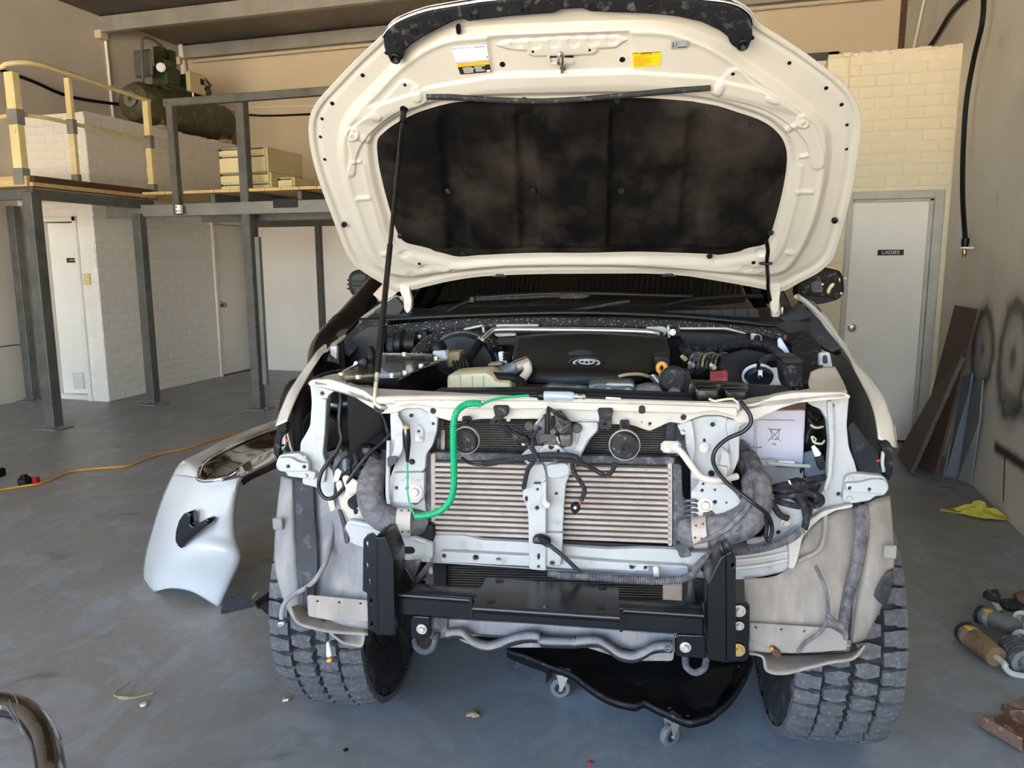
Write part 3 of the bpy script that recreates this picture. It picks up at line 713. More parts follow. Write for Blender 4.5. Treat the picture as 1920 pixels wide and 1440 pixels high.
# yellow rag
c = bz(1838, 966); m = MB(); rows = []
for i in range(15):
    r = []
    for j in range(13):
        u, v = i/14-.5, j/12-.5; q = noise.noise(Vector((u*5, v*5, 2.2)))
        w_ = (1-.5*abs(u)*2)
        r.append((c.x+u*.25+.03*noise.noise(Vector((v*6,u*3,9))), c.y+v*.2*w_-u*.06, .006+.1*max(0, .45+q)*(1-abs(u)*1.7)*(1-abs(v)*1.7)+.01*abs(q)))
    rows.append(r)
m.grid(rows); m.box((c.x-.16, c.y+.02, .006), (.09, .035, .004), Matrix.Rotation(-.3, 3, 'Z'))
obj('rag', m, 'yellow_cloth', label='crumpled yellow rag on the floor by the side wall', cat='rag', thick=.003)
m = MB(); m.box(bz(1777, 914, .005), (.11, .012, .008), Matrix.Rotation(-.1, 3, 'Z'), bev=.002); obj('metal_strip', m, 'frame_dark', label='small dark strip lying flat on the floor below the sheets', cat='strip')
# ================================================================ the vehicle
pm('paint_white', '#c4bfb4', '#bdb8ad', sc=1.5, rough=.22, coat=.6)
pm('inner_white', '#beb7a8', '#b7b0a1', sc=3, rough=.38, coat=.2)
pm('chassis', '#aeafae', '#a3a4a3', sc=5, rough=.5, c3='#8b8880', sc3=22, lo3=.55, hi3=.78, bump=.1, bsc=60)
pm('chassis_cream', '#bab4a8', '#b0a99d', sc=5, rough=.45, c3='#918a7f', sc3=20, lo3=.57, hi3=.8, bump=.1, bsc=60)
pm('liner_grey', '#7f7e80', '#6f6e71', sc=4, rough=.8, st=(2,2,.5), c3='#918d88', sc3=9, lo3=.42, hi3=.66, bump=.25, bsc=50)
pm('liner_tan', '#8c857d', '#7c756e', sc=4, rough=.8, st=(2,2,.5), c3='#a0978c', sc3=8, lo3=.42, hi3=.66, bump=.25, bsc=50)
pm('liner_dark', '#36383d', '#2b2d32', sc=6, rough=.7, c3='#5d5c5b', sc3=20, lo3=.58, hi3=.72)
pm('black_gloss', '#0b0b0c', rough=.12, coat=.5)
pm('black_satin', '#08090a', '#0d0e10', sc=4, rough=.24, bump=.03, bsc=200)
pm('black_plastic', '#09090a', '#0f0f10', sc=9, rough=.5, spec=.35, c3='#232221', sc3=30, lo3=.6, hi3=.75)
pm('black_dusty', '#19191b', '#111113', sc=14, rough=.75, spec=.3, c3='#5b5754', sc3=45, lo3=.55, hi3=.72)
pm('hose_dusty', '#646266', '#434148', sc=20, rough=.85, c3='#827f7c', sc3=45, lo3=.42, hi3=.72, bump=.35, bsc=70)
pm('felt', '#0b0a09', '#161310', sc=7, rough=.95, c3='#443d35', sc3=3.6, lo3=.47, hi3=.86, bump=.5, bsc=160, det=12, spec=.08)
pm('alloy_dusty', '#b5a89d', '#a3958a', sc=14, rough=.55, c3='#786d63', sc3=40, lo3=.62, hi3=.75)
pm('fin_dark', '#2f2823', '#251f1b', sc=60, rough=.8, c3='#4c443c', sc3=160, lo3=.5, hi3=.65)
pm('fin_grey', '#4a4640', '#3b3833', sc=40, rough=.7, c3='#67625a', sc3=80, lo3=.55, hi3=.7)
pm('tank_grey', '#505054', '#3d3e43', sc=12, rough=.8, c3='#757370', sc3=35, lo3=.5, hi3=.68)
pm('tyre', '#58585a', '#4a4b4e', sc=30, rough=.85, c3='#74716c', sc3=70, lo3=.5, hi3=.72, bump=.15, bsc=120)
pm('tyre_side', '#1e1e20', '#18181a', sc=10, rough=.85, c3='#45423f', sc3=18, lo3=.5, hi3=.7)
pm('latch_dusty', '#4b4844', '#383633', sc=25, rough=.8, c3='#6e6963', sc3=50, lo3=.52, hi3=.68)
pm('bolt_zinc', '#cfc9bd', rough=.35, metal=.7)
pm('bolt_gold', '#d3bd7c', rough=.3, metal=.8)
pm('bar_white', '#c4bdb0', rough=.4)
pm('cable_black', '#121214', rough=.4)
pm('loom', '#222123', '#18181a', sc=40, rough=.8, c3='#575554', sc3=70, lo3=.55, hi3=.7)
pm('paper', '#ededea', rough=.7)
pm('glass_dark', '#040504', rough=.03, spec=.5, coat=.3)
pm('alu', '#c9c9c6', rough=.25, metal=.9)

truck = root('car', 'white four wheel drive in the middle of the workshop, bonnet up, bumper and grille off', 'car', TO, TYAW, frame=True)
def troot(name, label, cat, p, group=None):
    p = Vector(p); w = TO + TX*p.x + TY*p.y + Vector((0,0,p.z))
    t = root(name, label, cat, w, TYAW, group); ORG[t.name] = p; return t
def T(name, mat, px, y, th, holes=(), parent=None, **k):
    return tplate(name, px, y, th, mat, parent or truck, holes, **k)
def disc(name, mat, px, y, r, depth=.01, parent=None, prof=None, n=18):
    """round part facing forward, r in metres"""
    c = tp(px[0], px[1], y); m = MB()
    m.lathe(prof or [(0, 0), (r, 0), (r, depth*.7), (r*.8, depth), (0, depth)], c, (0, -1, 0), n)
    return obj(name, m, mat, parent or truck)
def bolt(px, y, r=.009, mat='bolt_zinc', parent=None):
    c = tp(px[0], px[1], y); m = MB()
    m.lathe([(0,0),(r*1.45,0),(r*1.45,r*.3),(0,r*.3)], c, (0,-1,0), 16); m.lathe([(0,r*.25),(r,r*.25),(r,r*.9),(r*.8,r*1.1),(0,r*1.1)], c, (0,-1,0), 6)
    return obj('bolt', m, mat, parent or truck)
def tube(name, mat, pts, r, parent=None, n=10, sub=6, **k):
    """pts: (px,py,y) in the picture with its depth in the truck"""
    m = MB(); m.tube(smooth([tp(p[0], p[1], p[2]) for p in pts], sub), r, n); return obj(name, m, mat, parent or truck, **k)
def tsheet(name, mat, rows, parent=None, th=.004, su=5, sv=5, fn=None, **k):
    R = loftrows([[tp(*p) for p in r] for r in rows], su, sv)
    if fn: R = [[fn(p) for p in r] for r in R]
    m = MB(); m.grid(R); return obj(name, m, mat, parent or truck, thick=th, sd=50, **k)

# ---------------------------------------------------------------- wheels
AXY, RW = .53, .412
def tyre_mesh():
    m = MB()
    pr = [(.21,-.105),(.235,-.118),(.27,-.136),(.315,-.144),(.352,-.142),(.378,-.135),(.392,-.124),(.398,-.1),(.4,0),(.398,.1),(.392,.124),(.378,.135),(.352,.142),(.315,.144),(.27,.136),(.235,.118),(.21,.105),(.2,0)]
    m.lathe(pr, (0,0,0), (1,0,0), 96, True)
    for i in range(24):      # sidewall ribs
        for sg in (-1, 1):
            a = 2*pi*i/24; m.box((sg*.139, sin(a)*.362, cos(a)*.362), (.012, .05, .03), Matrix.Rotation(-a, 3, 'X'), bev=.004)
    return mesh_of('tyre', m, 'tyre_side', 40)
def tread_mesh():
    m = MB(); N = 23; per = 2*pi/N
    polys = []
    for sg in (1, -1):
        o = 0 if sg > 0 else .27
        for k in (0, .5):
            a = .03+k+o; b = .465+k+o
            polys.append([(sg*.143, a), (sg*.112, a), (sg*.106, a+.045), (sg*.078, a+.03), (sg*.076, b-.05), (sg*.1, b-.03), (sg*.108, b), (sg*.143, b)])
    for sg, o in ((-1, .0), (1, .25)):
        for k in (0, .5): polys.append([(sg*w, s_+k+o) for w, s_ in ((.0695,.05),(.036,-.045),(.006,.035),(.012,.2),(.003,.34),(.034,.395),(.0695,.33))])
    for i in range(N):
        for pl in polys:
            out = []
            for j in range(len(pl)):
                a, b = Vector(pl[j]), Vector(pl[(j+1) % len(pl)])
                st = 2 if (b-a).length > .05 else 1
                for q in range(st): out.append(a.lerp(b, q/st))
            def pos(w, s, r):
                r -= max(0, abs(w)-.09)**2*4.2; a = (s+i)*per
                return (w, sin(a)*r, cos(a)*r)
            n = len(out); cx_ = sum(p.x for p in out)/n; cs = sum(p.y for p in out)/n
            top = [pos(cx_+(p.x-cx_)*.97, cs+(p.y-cs)*.97, RW) for p in out]; bot = [pos(p.x, p.y, .392) for p in out]
            b0 = len(m.v); ctr = pos(cx_, cs, RW)
            m.add(top+bot+[ctr], [(k, (k+1) % n, 2*n) for k in range(n)] + [(k, n+k, n+(k+1) % n, (k+1) % n) for k in range(n)])
    return mesh_of('tread', m, 'tyre', 30)
TY_M, TR_M = tyre_mesh(), tread_mesh()
def rim_mesh():
    m = MB(); m.lathe([(.2,-.1),(.225,-.115),(.225,-.1),(.19,-.09),(.185,.02),(.06,.05),(.03,.06),(0,.06)], (0,0,0), (1,0,0), 40)
    for k in range(6):
        a = 2*pi*k/6; m.box((.06, sin(a)*.12, cos(a)*.12), (.02, .05, .16), Matrix.Rotation(-a, 3, 'X'), bev=.006)
    return mesh_of('rim', m, 'black_satin', 40)
RIM_M = rim_mesh()
for (x, y, sg) in ((-.752, AXY, -1), (.778, AXY, 1), (-.76, AXY+2.745, -1), (.76, AXY+2.745, 1)):
    w = bpy.data.objects.new('tyre', TY_M); link(w, truck); w.location = (x, y, RW); ORG[w.name] = Vector((0,0,0))
    c = bpy.data.objects.new('tread', TR_M); link(c, w); c.rotation_euler = (.07 if sg > 0 else .2, 0, 0)
    c = bpy.data.objects.new('rim', RIM_M); link(c, w)
    if sg < 0: c.rotation_euler = (0, 0, pi)

# ---------------------------------------------------------------- radiator support: upper bar
def H(x, y, r, r2=None): return circ(x, y, r, r2, 12)
UP_TOP = [(577,718),(584,712),(617,711),(641,718),(682,732),(703,747),(730,748),(800,746),(1000,748),(1270,757),(1385,761),(1412,760),(1427,753),(1455,742),(1489,736),(1578,735),(1594,741)]
UP_BOT = [(1595,747),(1550,747),(1508,752),(1467,765),(1425,784),(1403,793),(1383,795),(1376,786),(1350,779),(1320,779),(1296,787),(1282,795),(1255,792),(1238,800),(1218,809),(1200,803),(1187,798),(1130,795),(1000,786),(905,786),(870,790),(845,790),(822,784),(805,776),(790,766),(760,766),(746,773),(731,776),(715,776),(682,756),(646,733),(614,724),(578,723)]
ub = T('radiator_support_bar', 'chassis_cream', UP_TOP+UP_BOT, 0, .035, [H(812,771,5.5), H(690,0,0.01)] if 0 else [H(812,771,5.5), H(1282,783,5.5), H(1219,795,3), H(953,787,4.5), H(1204,792,.8)], r=4, label='cream white upper radiator support, bolted across the front')
T('bar_front_face', 'chassis_cream', [(736,752),(800,750),(1000,752),(1270,760),(1383,765),(1383,783),(1340,771),(1296,776),(1270,775),(1000,767),(830,766),(805,762),(770,758),(745,764)], -.018, .02, parent=ub, r=4)
m = MB(); m.tube(smooth([tp(x, y, .0) for x, y in ((705,751),(800,749),(1000,751),(1270,760),(1385,764))], 5), .012, 10); obj('bar_bead', m, 'chassis_cream', ub)
m = MB(); m.prism([tp(590,714,.0), tp(703,748,.0), tp(735,749,.0), tp(1385,762,.0), tp(1430,753,.0), tp(1585,737,.0), tp(1585,737,.0)+Vector((0,.12,0)), tp(1385,760,.0)+Vector((-.02,.05,0)), tp(735,748,.0)+Vector((.0,.05,0)), tp(590,714,.0)+Vector((.02,.12,0))], (0,0,-.012)); obj('top_flange', m, 'chassis_cream', ub)
for px in ((690,747),(741,746),(768,746),(783,747),(1220,760),(1340,762),(1362,763)):
    m = MB(); c = tp(px[0], px[1], .03); m.lathe([(0,0),(.012,0),(.01,.012),(0,.014)], c, n=12); obj('clip', m, 'black_plastic', ub)
# pockets either side of the radiator
pl = T('side_support', 'chassis', [(731,776),(748,770),(760,765),(790,765),(804,776),(821,784),(819,808),(811,835),(799,853),(796,882),(796,932),(800,968),(800,1010),(735,1005),(728,960),(728,905),(741,868),(746,852),(741,838),(733,832)], .022, .006,
       [H(785,809,2.5), H(772,866,5), H(766,895,2), H(764,916,3), H(742,915,2)], r=6)
for o_ in ([(731,775),(747,768),(749,850),(741,868),(728,880),(733,832)], [(800,772),(821,783),(819,808),(811,835),(799,853),(797,880),(787,887),(790,850),(803,822),(806,790)], [(736,887),(796,886),(795,931),(784,944),(735,942)]):
    T('flange', 'chassis', o_, .004, .024, [H(812,795,2.6)] if o_[0][0] == 800 else ([H(764,895,2.2), H(743,915,3), H(764,916,3)] if o_[0][0] == 736 else [H(752,792,.1)]) if 1 else (), parent=pl, r=4)
T('recess_bead', 'chassis', [(784,793),(795,806),(795,830),(776,832),(776,806)], .018, .008, [H(785,809,2.2)], parent=pl)
bolt((785,821), .016, .006, parent=pl); bolt((779,921), .004, .013, parent=pl)
disc('hole_shade_disc', 'fin_grey', (778,938), .012, .012, .006, pl); disc('hole_shade_disc', 'black_plastic', (772,866), .018, .0065, .004, pl); disc('hole_shade_disc', 'black_plastic', (771,779), .018, .005, .004, pl)  # dark discs painting in the shade of the round holes
# bent tab and rod on the left support
T('bent_tab', 'chassis', [(745,776),(757,800),(755,845),(744,866),(727,877),(723,868),(738,845),(742,800)], -.01, .012, parent=pl); T('tab_lip', 'tank_grey', [(724,858),(745,856),(744,868),(727,878)], -.03, .01, parent=pl)
tube('stay_rod', 'chassis', [(729,826,-.01),(728,870,-.012),(727,920,-.012),(729,943,-.005)], .006, pl)
pr_ = T('side_support', 'chassis', [(1270,797),(1284,795),(1297,787),(1320,780),(1350,780),(1376,787),(1383,795),(1403,793),(1388,800),(1386,860),(1378,880),(1368,900),(1398,945),(1385,985),(1340,990),(1296,990),(1295,925),(1299,890),(1298,868),(1287,840),(1285,815),(1274,808)], .022, .006,
       [H(1321,826,2.6,3.2), H(1336,796,3.5), H(1334,888,5.5), H(1319,908,2.4), H(1317,920,3), H(1341,919,2.2), H(1363,943,2)], r=6)
for o_ in ([(1270,797),(1297,788),(1302,812),(1304,845),(1300,866),(1314,905),(1296,925),(1296,890),(1298,868),(1286,840),(1285,812),(1274,808)], [(1364,785),(1402,793),(1387,800),(1386,860),(1377,882),(1364,875),(1368,840),(1362,800)], [(1296,892),(1330,905),(1360,908),(1377,922),(1395,945),(1380,990),(1296,990)]):
    T('flange', 'chassis', o_, .004, .024, [H(1281,810,3)] if o_[0][0] == 1270 else ([H(1319,908,2.4), H(1317,920,3), H(1341,919,2.2), H(1341,942,4), H(1363,943,2)] if o_[0][0] == 1296 else [H(1380,810,.1)]), parent=pr_, r=4)
bolt((1320,839), .016, .008, parent=pr_); bolt((1322,946), .004, .013, parent=pr_)
disc('hole_shade_disc', 'fin_grey', (1329,967), .006, .016, .006, pr_); disc('hole_shade_disc', 'black_plastic', (1334,888), .018, .0065, .004, pr_); disc('hole_shade_disc', 'black_plastic', (1336,796), .018, .005, .004, pr_)  # disc tones stand for the shade inside these holes
T('bent_tab', 'chassis', [(1350,835),(1368,850),(1370,880),(1356,900),(1345,882),(1352,860)], -.02, .012, parent=pr_)
T('tab_lip', 'alloy_dusty', [(1343,872),(1366,876),(1362,902),(1350,890)], -.03, .01, parent=pr_)
# aircon pipe with its flange
t_ = tube('refrigerant_pipe', 'bar_white', [(1262,838,-.02),(1276,846,-.03),(1300,878,-.03),(1316,895,-.03),(1345,901,-.03),(1382,893,0)], .0085, n=12)
m = MB(); m.box((tp(1258,838,-.015)), (.05, .02, .03), bev=.008); obj('pipe_flange', m, 'bar_white', t_)
for px in ((1251,841),(1266,837)): bolt(px, -.028, .006, 'bolt_zinc', t_)
# centre brace and latch plate
cb = T('centre_brace', 'chassis', [(984,846),(1000,836),(1042,836),(1060,840),(1082,790),(1096,786),(1124,790),(1122,808),(1106,824),(1082,869),(1068,890),(1061,908),(1057,960),(1054,1023),(1053,1062),(1022,1058),(1022,900),(1000,884),(975,856)], -.004, .012,
       [H(1034,836,4.5), H(1047,846,2.4), H(1034,852,4), H(1043,926,2.6)], r=6)
T('brace_rail', 'chassis', [(992,872),(1018,870),(1024,890),(1024,1071),(992,1068),(990,960),(979,930),(981,915),(988,892)], -.026, .03, [slot(1008,906,13,3.4), H(1008,918,2.4), H(987,936,2.6,5.5), H(1007,953,4), H(1010,1044,2.4,6), H(1010,1063,2.8)], parent=cb, r=5)
T('brace_rib', 'chassis', [(1082,792),(1122,792),(1120,808),(1102,826),(1080,870),(1068,888),(1058,886),(1074,850),(1088,815)], -.016, .014, parent=cb, r=5)
T('brace_cup', 'chassis', [(1024,872),(1062,868),(1070,880),(1064,893),(1040,898),(1026,895)], -.02, .02, parent=cb, r=8)
T('brace_foot', 'chassis', [(1022,1000),(1056,1000),(1052,1062),(1022,1062)], -.02, .02, [H(1036,1056,4.5), H(1052,1060,.1)], parent=cb)
T('latch_plate', 'paint_white', [(1010,846),(1024,830),(1043,830),(1052,840),(1062,848),(1062,866),(1014,866)], -.016, .008, [H(1033.5,838,5), H(1047,846,2.4), H(1034,851,3)], parent=cb)
T('hook_tab', 'chassis', [(1017,905),(1025,902),(1024,935),(1028,945),(1022,958),(1014,950),(1018,930)], -.05, .012, parent=cb); m = MB(); m.ball(tp(1027,947,-.05), .009, 6); obj('rubber_buffer', m, 'bar_white', cb)
la = T('bonnet_latch', 'latch_dusty', [(1000,798),(1016,782),(1030,772),(1040,775),(1050,772),(1060,783),(1072,796),(1073,830),(1070,838),(1054,838),(1044,830),(1024,829),(1018,836),(1008,834),(997,818)], -.03, .025, [H(1012,803,3), slot(1018,812,4,9)], r=4)
T('latch_side', 'tank_grey', [(1000,796),(1017,780),(1022,778),(1022,812),(1010,836),(1004,822)], -.042, .012, [H(1012,803,2.6)], parent=la); T('latch_housing', 'latch_dusty', [(1041,778),(1049,771),(1059,783),(1069,795),(1066,812),(1050,814),(1042,806)], -.048, .02, parent=la)
T('latch_lever', 'black_plastic', [(1023,768),(1027,764),(1030,768),(1030,815),(1024,815)], -.052, .01, parent=la); T('latch_block', 'latch_dusty', [(1048,815),(1072,815),(1072,838),(1052,836)], -.05, .02, parent=la); T('latch_block', 'latch_dusty', [(1010,815),(1024,813),(1044,815),(1044,829),(1022,829),(1010,835)], -.045, .014, parent=la)
tube('latch_spring', 'rubber', [(1027,764,-.05),(1034,768,-.055),(1045,777,-.055),(1062,787,-.05)], .004, la, 8); tube('latch_spring', 'fin_grey', [(1046,792,-.06),(1056,802,-.066),(1068,796,-.06)], .004, la, 8)
for px in ((993,798),(1082,802)): disc('latch_bolt', 'latch_dusty', px, -.02, .0125, .012, la)
tube('latch_cable', 'loom', [(1000,826,-.03),(985,822,-.03),(970,806,-.03),(952,800,-.03)], .006, la)
T('latch_rib', 'latch_dusty', [(1046,800),(1070,797),(1071,801),(1047,805)], -.056, .012, parent=la, r=1); T('latch_rib', 'latch_dusty', [(1052,812),(1066,800),(1069,803),(1056,815)], -.058, .012, parent=la, r=1); T('latch_plate_edge', 'alloy_dusty', [(1003,794),(1017,778),(1019,780),(1006,797)], -.046, .006, parent=la, r=1)
T('latch_slot', 'rubber', [(1033,782),(1040,780),(1040,800),(1034,800)], -.034, .006, parent=la); T('latch_jaw', 'alloy_dusty', [(1031,772),(1038,774),(1038,781),(1032,780)], -.04, .01, parent=la); T('latch_pawl', 'tank_grey', [(1030,806),(1042,803),(1044,814),(1032,817)], -.055, .008, parent=la); tube('latch_spring', 'alu', [(1044,818,-.052),(1046,826,-.052),(1049,832,-.052)], .003, la, 8)
# rubber stops and brackets under the bar
for (x, y, l) in ((938,775,1), (1134,780,0)):
    b_ = T('rubber_mount', 'rubber_dusty', [(x-11,y-14),(x-14,y-11),(x-10,y+6),(x+12,y+6),(x+16,y-10),(x+13,y-14)] if 1 else 0, -.03, .03, r=3)
    T('mount_leg', 'rubber_dusty', [(x-9,y+4),(x+10,y+5),(x-8,y+21),(x-24,y+20)] if l else [(x-11,y+4),(x+13,y+5),(x+12,y+26),(x-10,y+26)], -.024, .018, [H(x-7 if l else x+1, y+15, 2.2)], parent=b_, r=3)
for (x, y) in ((1201, 768),): T('edge_clip', 'black_plastic', [(x-3,y-7),(x+8,y-7),(x+9,y+8),(x-4,y+8)], -.024, .02)

# ---------------------------------------------------------------- horns
def horn(px, r, bx0, by0, ring):
    y = -.05; c = tp(px[0], px[1], y); m = MB()
    m.lathe([(0,.03),(r*.7,.03),(r*.97,.024),(r,.016),(r,0),(r*.9,-.012),(r*.86,-.016),(r*.55,-.02),(r*.3,-.021),(r*.28,-.026),(r*.18,-.026),(r*.15,-.02),(0,-.02)][::-1], c, (0,1,0), 36)
    h = obj('horn', m, 'rubber_dusty', truck, label=ring)
    m = MB(); m.lathe([(r*.98,.0),(r*1.05,.0),(r*1.06,.012),(r*.98,.014)], c, (0,1,0), 36, True); obj('horn_rim', m, 'alloy_dusty', h)
    T('horn_bracket', 'rubber_dusty', [(px[0]+bx0-9,by0),(px[0]+bx0+9,by0),(px[0]+bx0+10,px[1]-8),(px[0]+bx0-10,px[1]-8)], -.022, .006, [H(px[0]+bx0, by0+10, 3)], parent=h, r=5)
    bolt((px[0]+bx0, by0+10), -.024, .006, 'black_dusty', h)
    return h
horn((873,826), .0335, 2, 780, 'black disc horn behind the green coiled lead'); horn((1171,835), .0365, 0, 787, 'black disc horn with a pale chipped rim')

# ---------------------------------------------------------------- intercooler, condenser, radiator
cond = T('condenser', 'fin_dark', [(818,786),(1262,790),(1262,860),(818,850)], .09, .02, label='dark finned condenser above the intercooler')
m = MB()
for i in range(15):
    a, b = tp(832, 793+i*4.4, .086), tp(1255, 800+i*4.4, .086); m.box((a+b)/2, ((b-a).length, .006, .0028), Matrix.Rotation(-atan2(b.z-a.z, b.x-a.x), 3, 'Y'))
obj('fin', m, 'fin_grey', cond, kind='stuff')
T('condenser_end', 'tank_grey', [(818,786),(832,786),(834,856),(818,854)], .075, .03, parent=cond); T('condenser_end', 'liner_dark', [(1248,790),(1266,790),(1268,870),(1250,868)], .06, .04, parent=cond); T('condenser_end', 'alloy_dusty', [(826,806),(834,806),(834,850),(826,850)], .07, .01, parent=cond)
ic = T('intercooler', 'fin_dark', [(806,848),(1264,862),(1264,1024),(806,1004)], .05, .05, label='front mounted intercooler with pale dusty bars')
m = MB()
T('top_frame', 'tank_grey', [(808,848),(1266,858),(1264,872),(808,862)], .03, .03, parent=ic)
for i in range(14):
    f = i/13
    a, b = tp(815, 868.5+f*128, .036), tp(1256, 880+f*133, .036); m = MB()
    m.box((a+b)/2, ((b-a).length, .03, .0088), Matrix.Rotation(-atan2(b.z-a.z, b.x-a.x), 3, 'Y'), bev=.003); obj('bar', m, 'alloy_dusty', ic)
T('side_rail', 'alloy_dusty', [(807,850),(816,850),(817,1003),(808,1001)], .028, .03, parent=ic); T('side_rail', 'alloy_dusty', [(1252,868),(1261,868),(1261,1025),(1252,1024)], .028, .03, parent=ic); T('bottom_rail', 'black_plastic', [(810,1001),(1262,1024),(1262,1032),(810,1008)], .03, .03, parent=ic)
T('end_tank', 'tank_grey', [(799,850),(809,848),(810,1005),(812,1014),(790,1012),(785,985),(783,950),(796,930),(797,880)], .03, .06, parent=ic, r=5); T('end_tank', 'tank_grey', [(1262,868),(1278,872),(1280,930),(1298,960),(1296,1000),(1290,1030),(1270,1030),(1262,1024)], .03, .06, parent=ic, r=5)
T('tank_foot', 'black_plastic', [(785,985),(812,985),(814,1012),(800,1018),(788,1008)], .0, .03, parent=ic); T('tank_foot', 'tank_grey', [(1266,1022),(1290,1020),(1296,1045),(1275,1047)], -.0, .03, parent=ic)
for i in range(4): tube('tank_rib', 'tank_grey', [(1282,940+i*9,.02),(1300,938+i*9,.0),(1310,940+i*9,.01)], .004, ic, 6)
rad = T('radiator', 'fin_dark', [(838,1058),(1282,1075),(1250,1190),(838,1170)], .12, .02, label='lower radiator core seen over the black crossbar')
m = MB()
for i in range(22):
    a, b = tp(838, 1062+i*4.6, .115), tp(1245, 1072+i*4.7, .115); m.box((a+b)/2, ((b-a).length, .006, .003), Matrix.Rotation(-atan2(b.z-a.z, b.x-a.x), 3, 'Y'))
obj('fin', m, 'fin_grey', rad, kind='stuff')
T('radiator_side', 'alloy_dusty', [(1243,1080),(1280,1082),(1278,1200),(1243,1190)], .1, .03, parent=rad); T('radiator_side', 'black_plastic', [(812,1050),(838,1052),(838,1170),(812,1170)], .1, .03, parent=rad)

# ---------------------------------------------------------------- lower beam
lb = T('lower_beam', 'chassis', [(654,974),(700,984),(745,998),(790,1011),(812,1018),(814,1003),(870,1004),(905,1013),(985,1017),(1060,1024),(1140,1030),(1205,1028),(1262,1030),(1300,1036),(1360,1037),(1420,1030),(1470,1014),(1500,992),(1508,998),(1496,1050),(1488,1068),(1440,1080),(1400,1087),(1330,1088),(1250,1085),(1150,1079),(1054,1072),(1000,1068),(812,1056),(735,1048),(700,1034),(668,1022),(645,990)], .012, .06,
       [slot(763,1033,29,14), slot(1334,1068,40,15)], r=6)
T('beam_face', 'chassis', [(826,1034),(1000,1043),(1054,1046),(1150,1054),(1290,1062),(1292,1086),(1250,1084),(1150,1078),(1054,1071),(1000,1067),(826,1055)], -.008, .03, [H(832,1043,4), H(892,1046,5.5), slot(935,1049,9,4), H(1186,1063,5.5), H(1211,1065,3.6), H(1080,1064,.1)], parent=lb, r=4)
T('beam_end_plate', 'chassis', [(656,978),(720,994),(812,1022),(810,1056),(735,1048),(700,1034),(660,1020),(648,992)], .0, .014, [slot(763,1033,29,14)], parent=lb, r=5)
m = MB(); m.tube(smooth([tp(*p) for p in ((660,979,.0),(720,992,-.005),(760,1004,-.005),(812,1021,0))], 5), .009, 8); m.v = m.v; obj('beam_bead', m, 'chassis', lb)
for k, (a, b) in enumerate((((1380,1052),(1484,1034)), ((1376,1066),(1486,1048)))):
    tube('beam_rib', 'chassis_cream', [(a[0],a[1],.008),(1430,(a[1]+b[1])/2+3,.008),(b[0],b[1],.012)], .006, lb, 8)
T('beam_end', 'chassis_cream', [(1476,1012),(1502,994),(1507,1000),(1496,1050),(1489,1068),(1478,1066),(1480,1040)], -.004, .03, parent=lb, r=4)
T('beam_tab', 'chassis', [(797,1015),(812,1016),(812,1047),(797,1046)], -.012, .012, parent=lb); T('hanging_strap', 'bar_white', [(799,1046),(806,1046),(812,1076),(804,1078)], -.012, .004, parent=lb)
T('hanging_strap', 'bar_white', [(1224,1062),(1235,1062),(1237,1084),(1226,1084)], -.014, .004, parent=lb)
# left lower gusset behind the end of the beam
lg = T('gusset', 'chassis_cream', [(650,905),(672,898),(690,905),(700,960),(740,985),(735,1010),(690,1000),(655,980),(640,950)], .03, .01, [H(667,959,4,6)], r=8)
T('gusset', 'chassis_cream', [(640,895),(648,890),(674,905),(668,925),(652,930)], .02, .008); T('gusset', 'chassis_cream', [(628,905),(640,900),(660,980),(668,1022),(652,1018),(640,960)], .045, .01, r=5)
T('dark_bracket', 'black_dusty', [(650,938),(672,925),(674,948),(662,958),(652,950)], .0, .03); T('strut', 'liner_dark', [(632,955),(640,958),(654,1000),(654,1020),(646,1020),(640,985)], .02, .01)
# right lower gusset: plate with bolts inside the wheel arch
rg = T('gusset', 'chassis', [(1440,925),(1480,935),(1505,950),(1510,985),(1495,1005),(1450,1020),(1400,1022),(1400,1010),(1432,1008),(1438,985),(1436,950)], .05, .012, [H(1460,999,4), H(1489,995,4)], r=8)
bolt((1474,980), .045, .01, parent=rg)

# ---------------------------------------------------------------- headlight uprights, their brackets
hl = T('headlight_support', 'chassis', [(578,716),(600,716),(640,724),(628,733),(615,742),(612,775),(609,813),(606,850),(613,872),(628,888),(626,932),(612,930),(598,914),(567,908),(566,896),(590,895),(562,850),(563,830),(574,812),(581,798),(584,755),(582,728)], .1, .03, [H(604,738,3.5), H(588,886,4)], r=5, label='white headlight upright behind the black lead')
T('bumper_bracket', 'chassis', [(524,853),(561,849),(579,866),(580,884),(592,885),(590,900),(572,898),(538,893),(536,885),(523,884),(516,874),(520,861)], .08, .03, [H(540,875,3.5), H(570,876,3.5)], parent=hl, r=5)
T('bracket_step', 'chassis', [(522,858),(545,858),(562,868),(579,868),(579,884),(525,884),(517,873)], .066, .016, [H(540,875,3.3), H(570,876,3.3)], parent=hl, r=5)
for px in ((572,857),(573,892)): disc('rivet', 'chassis', px, .078, .006, .005, hl)
T('upright_edge', 'chassis', [(600,748),(612,748),(609,813),(605,850),(612,874),(608,905),(600,905),(600,850)], .088, .014, parent=hl, r=4)
hr = T('headlight_support', 'chassis', [(1508,748),(1594,742),(1592,748),(1588,797),(1592,839),(1603,867),(1608,889),(1600,945),(1567,954),(1536,970),(1520,980),(1524,960),(1544,917),(1552,894),(1556,830),(1552,790),(1540,768),(1520,760)], .1, .03, [H(1561,761,3.5), H(1573,927,4)], r=5, label='white headlight upright beside the battery')
T('bumper_bracket', 'chassis', [(1584,900),(1590,891),(1608,888),(1658,893),(1667,910),(1666,919),(1658,929),(1640,931),(1632,939),(1600,944),(1580,940)], .08, .03, [H(1594,916,3.5), H(1631,918,3.5)], parent=hr, r=5)
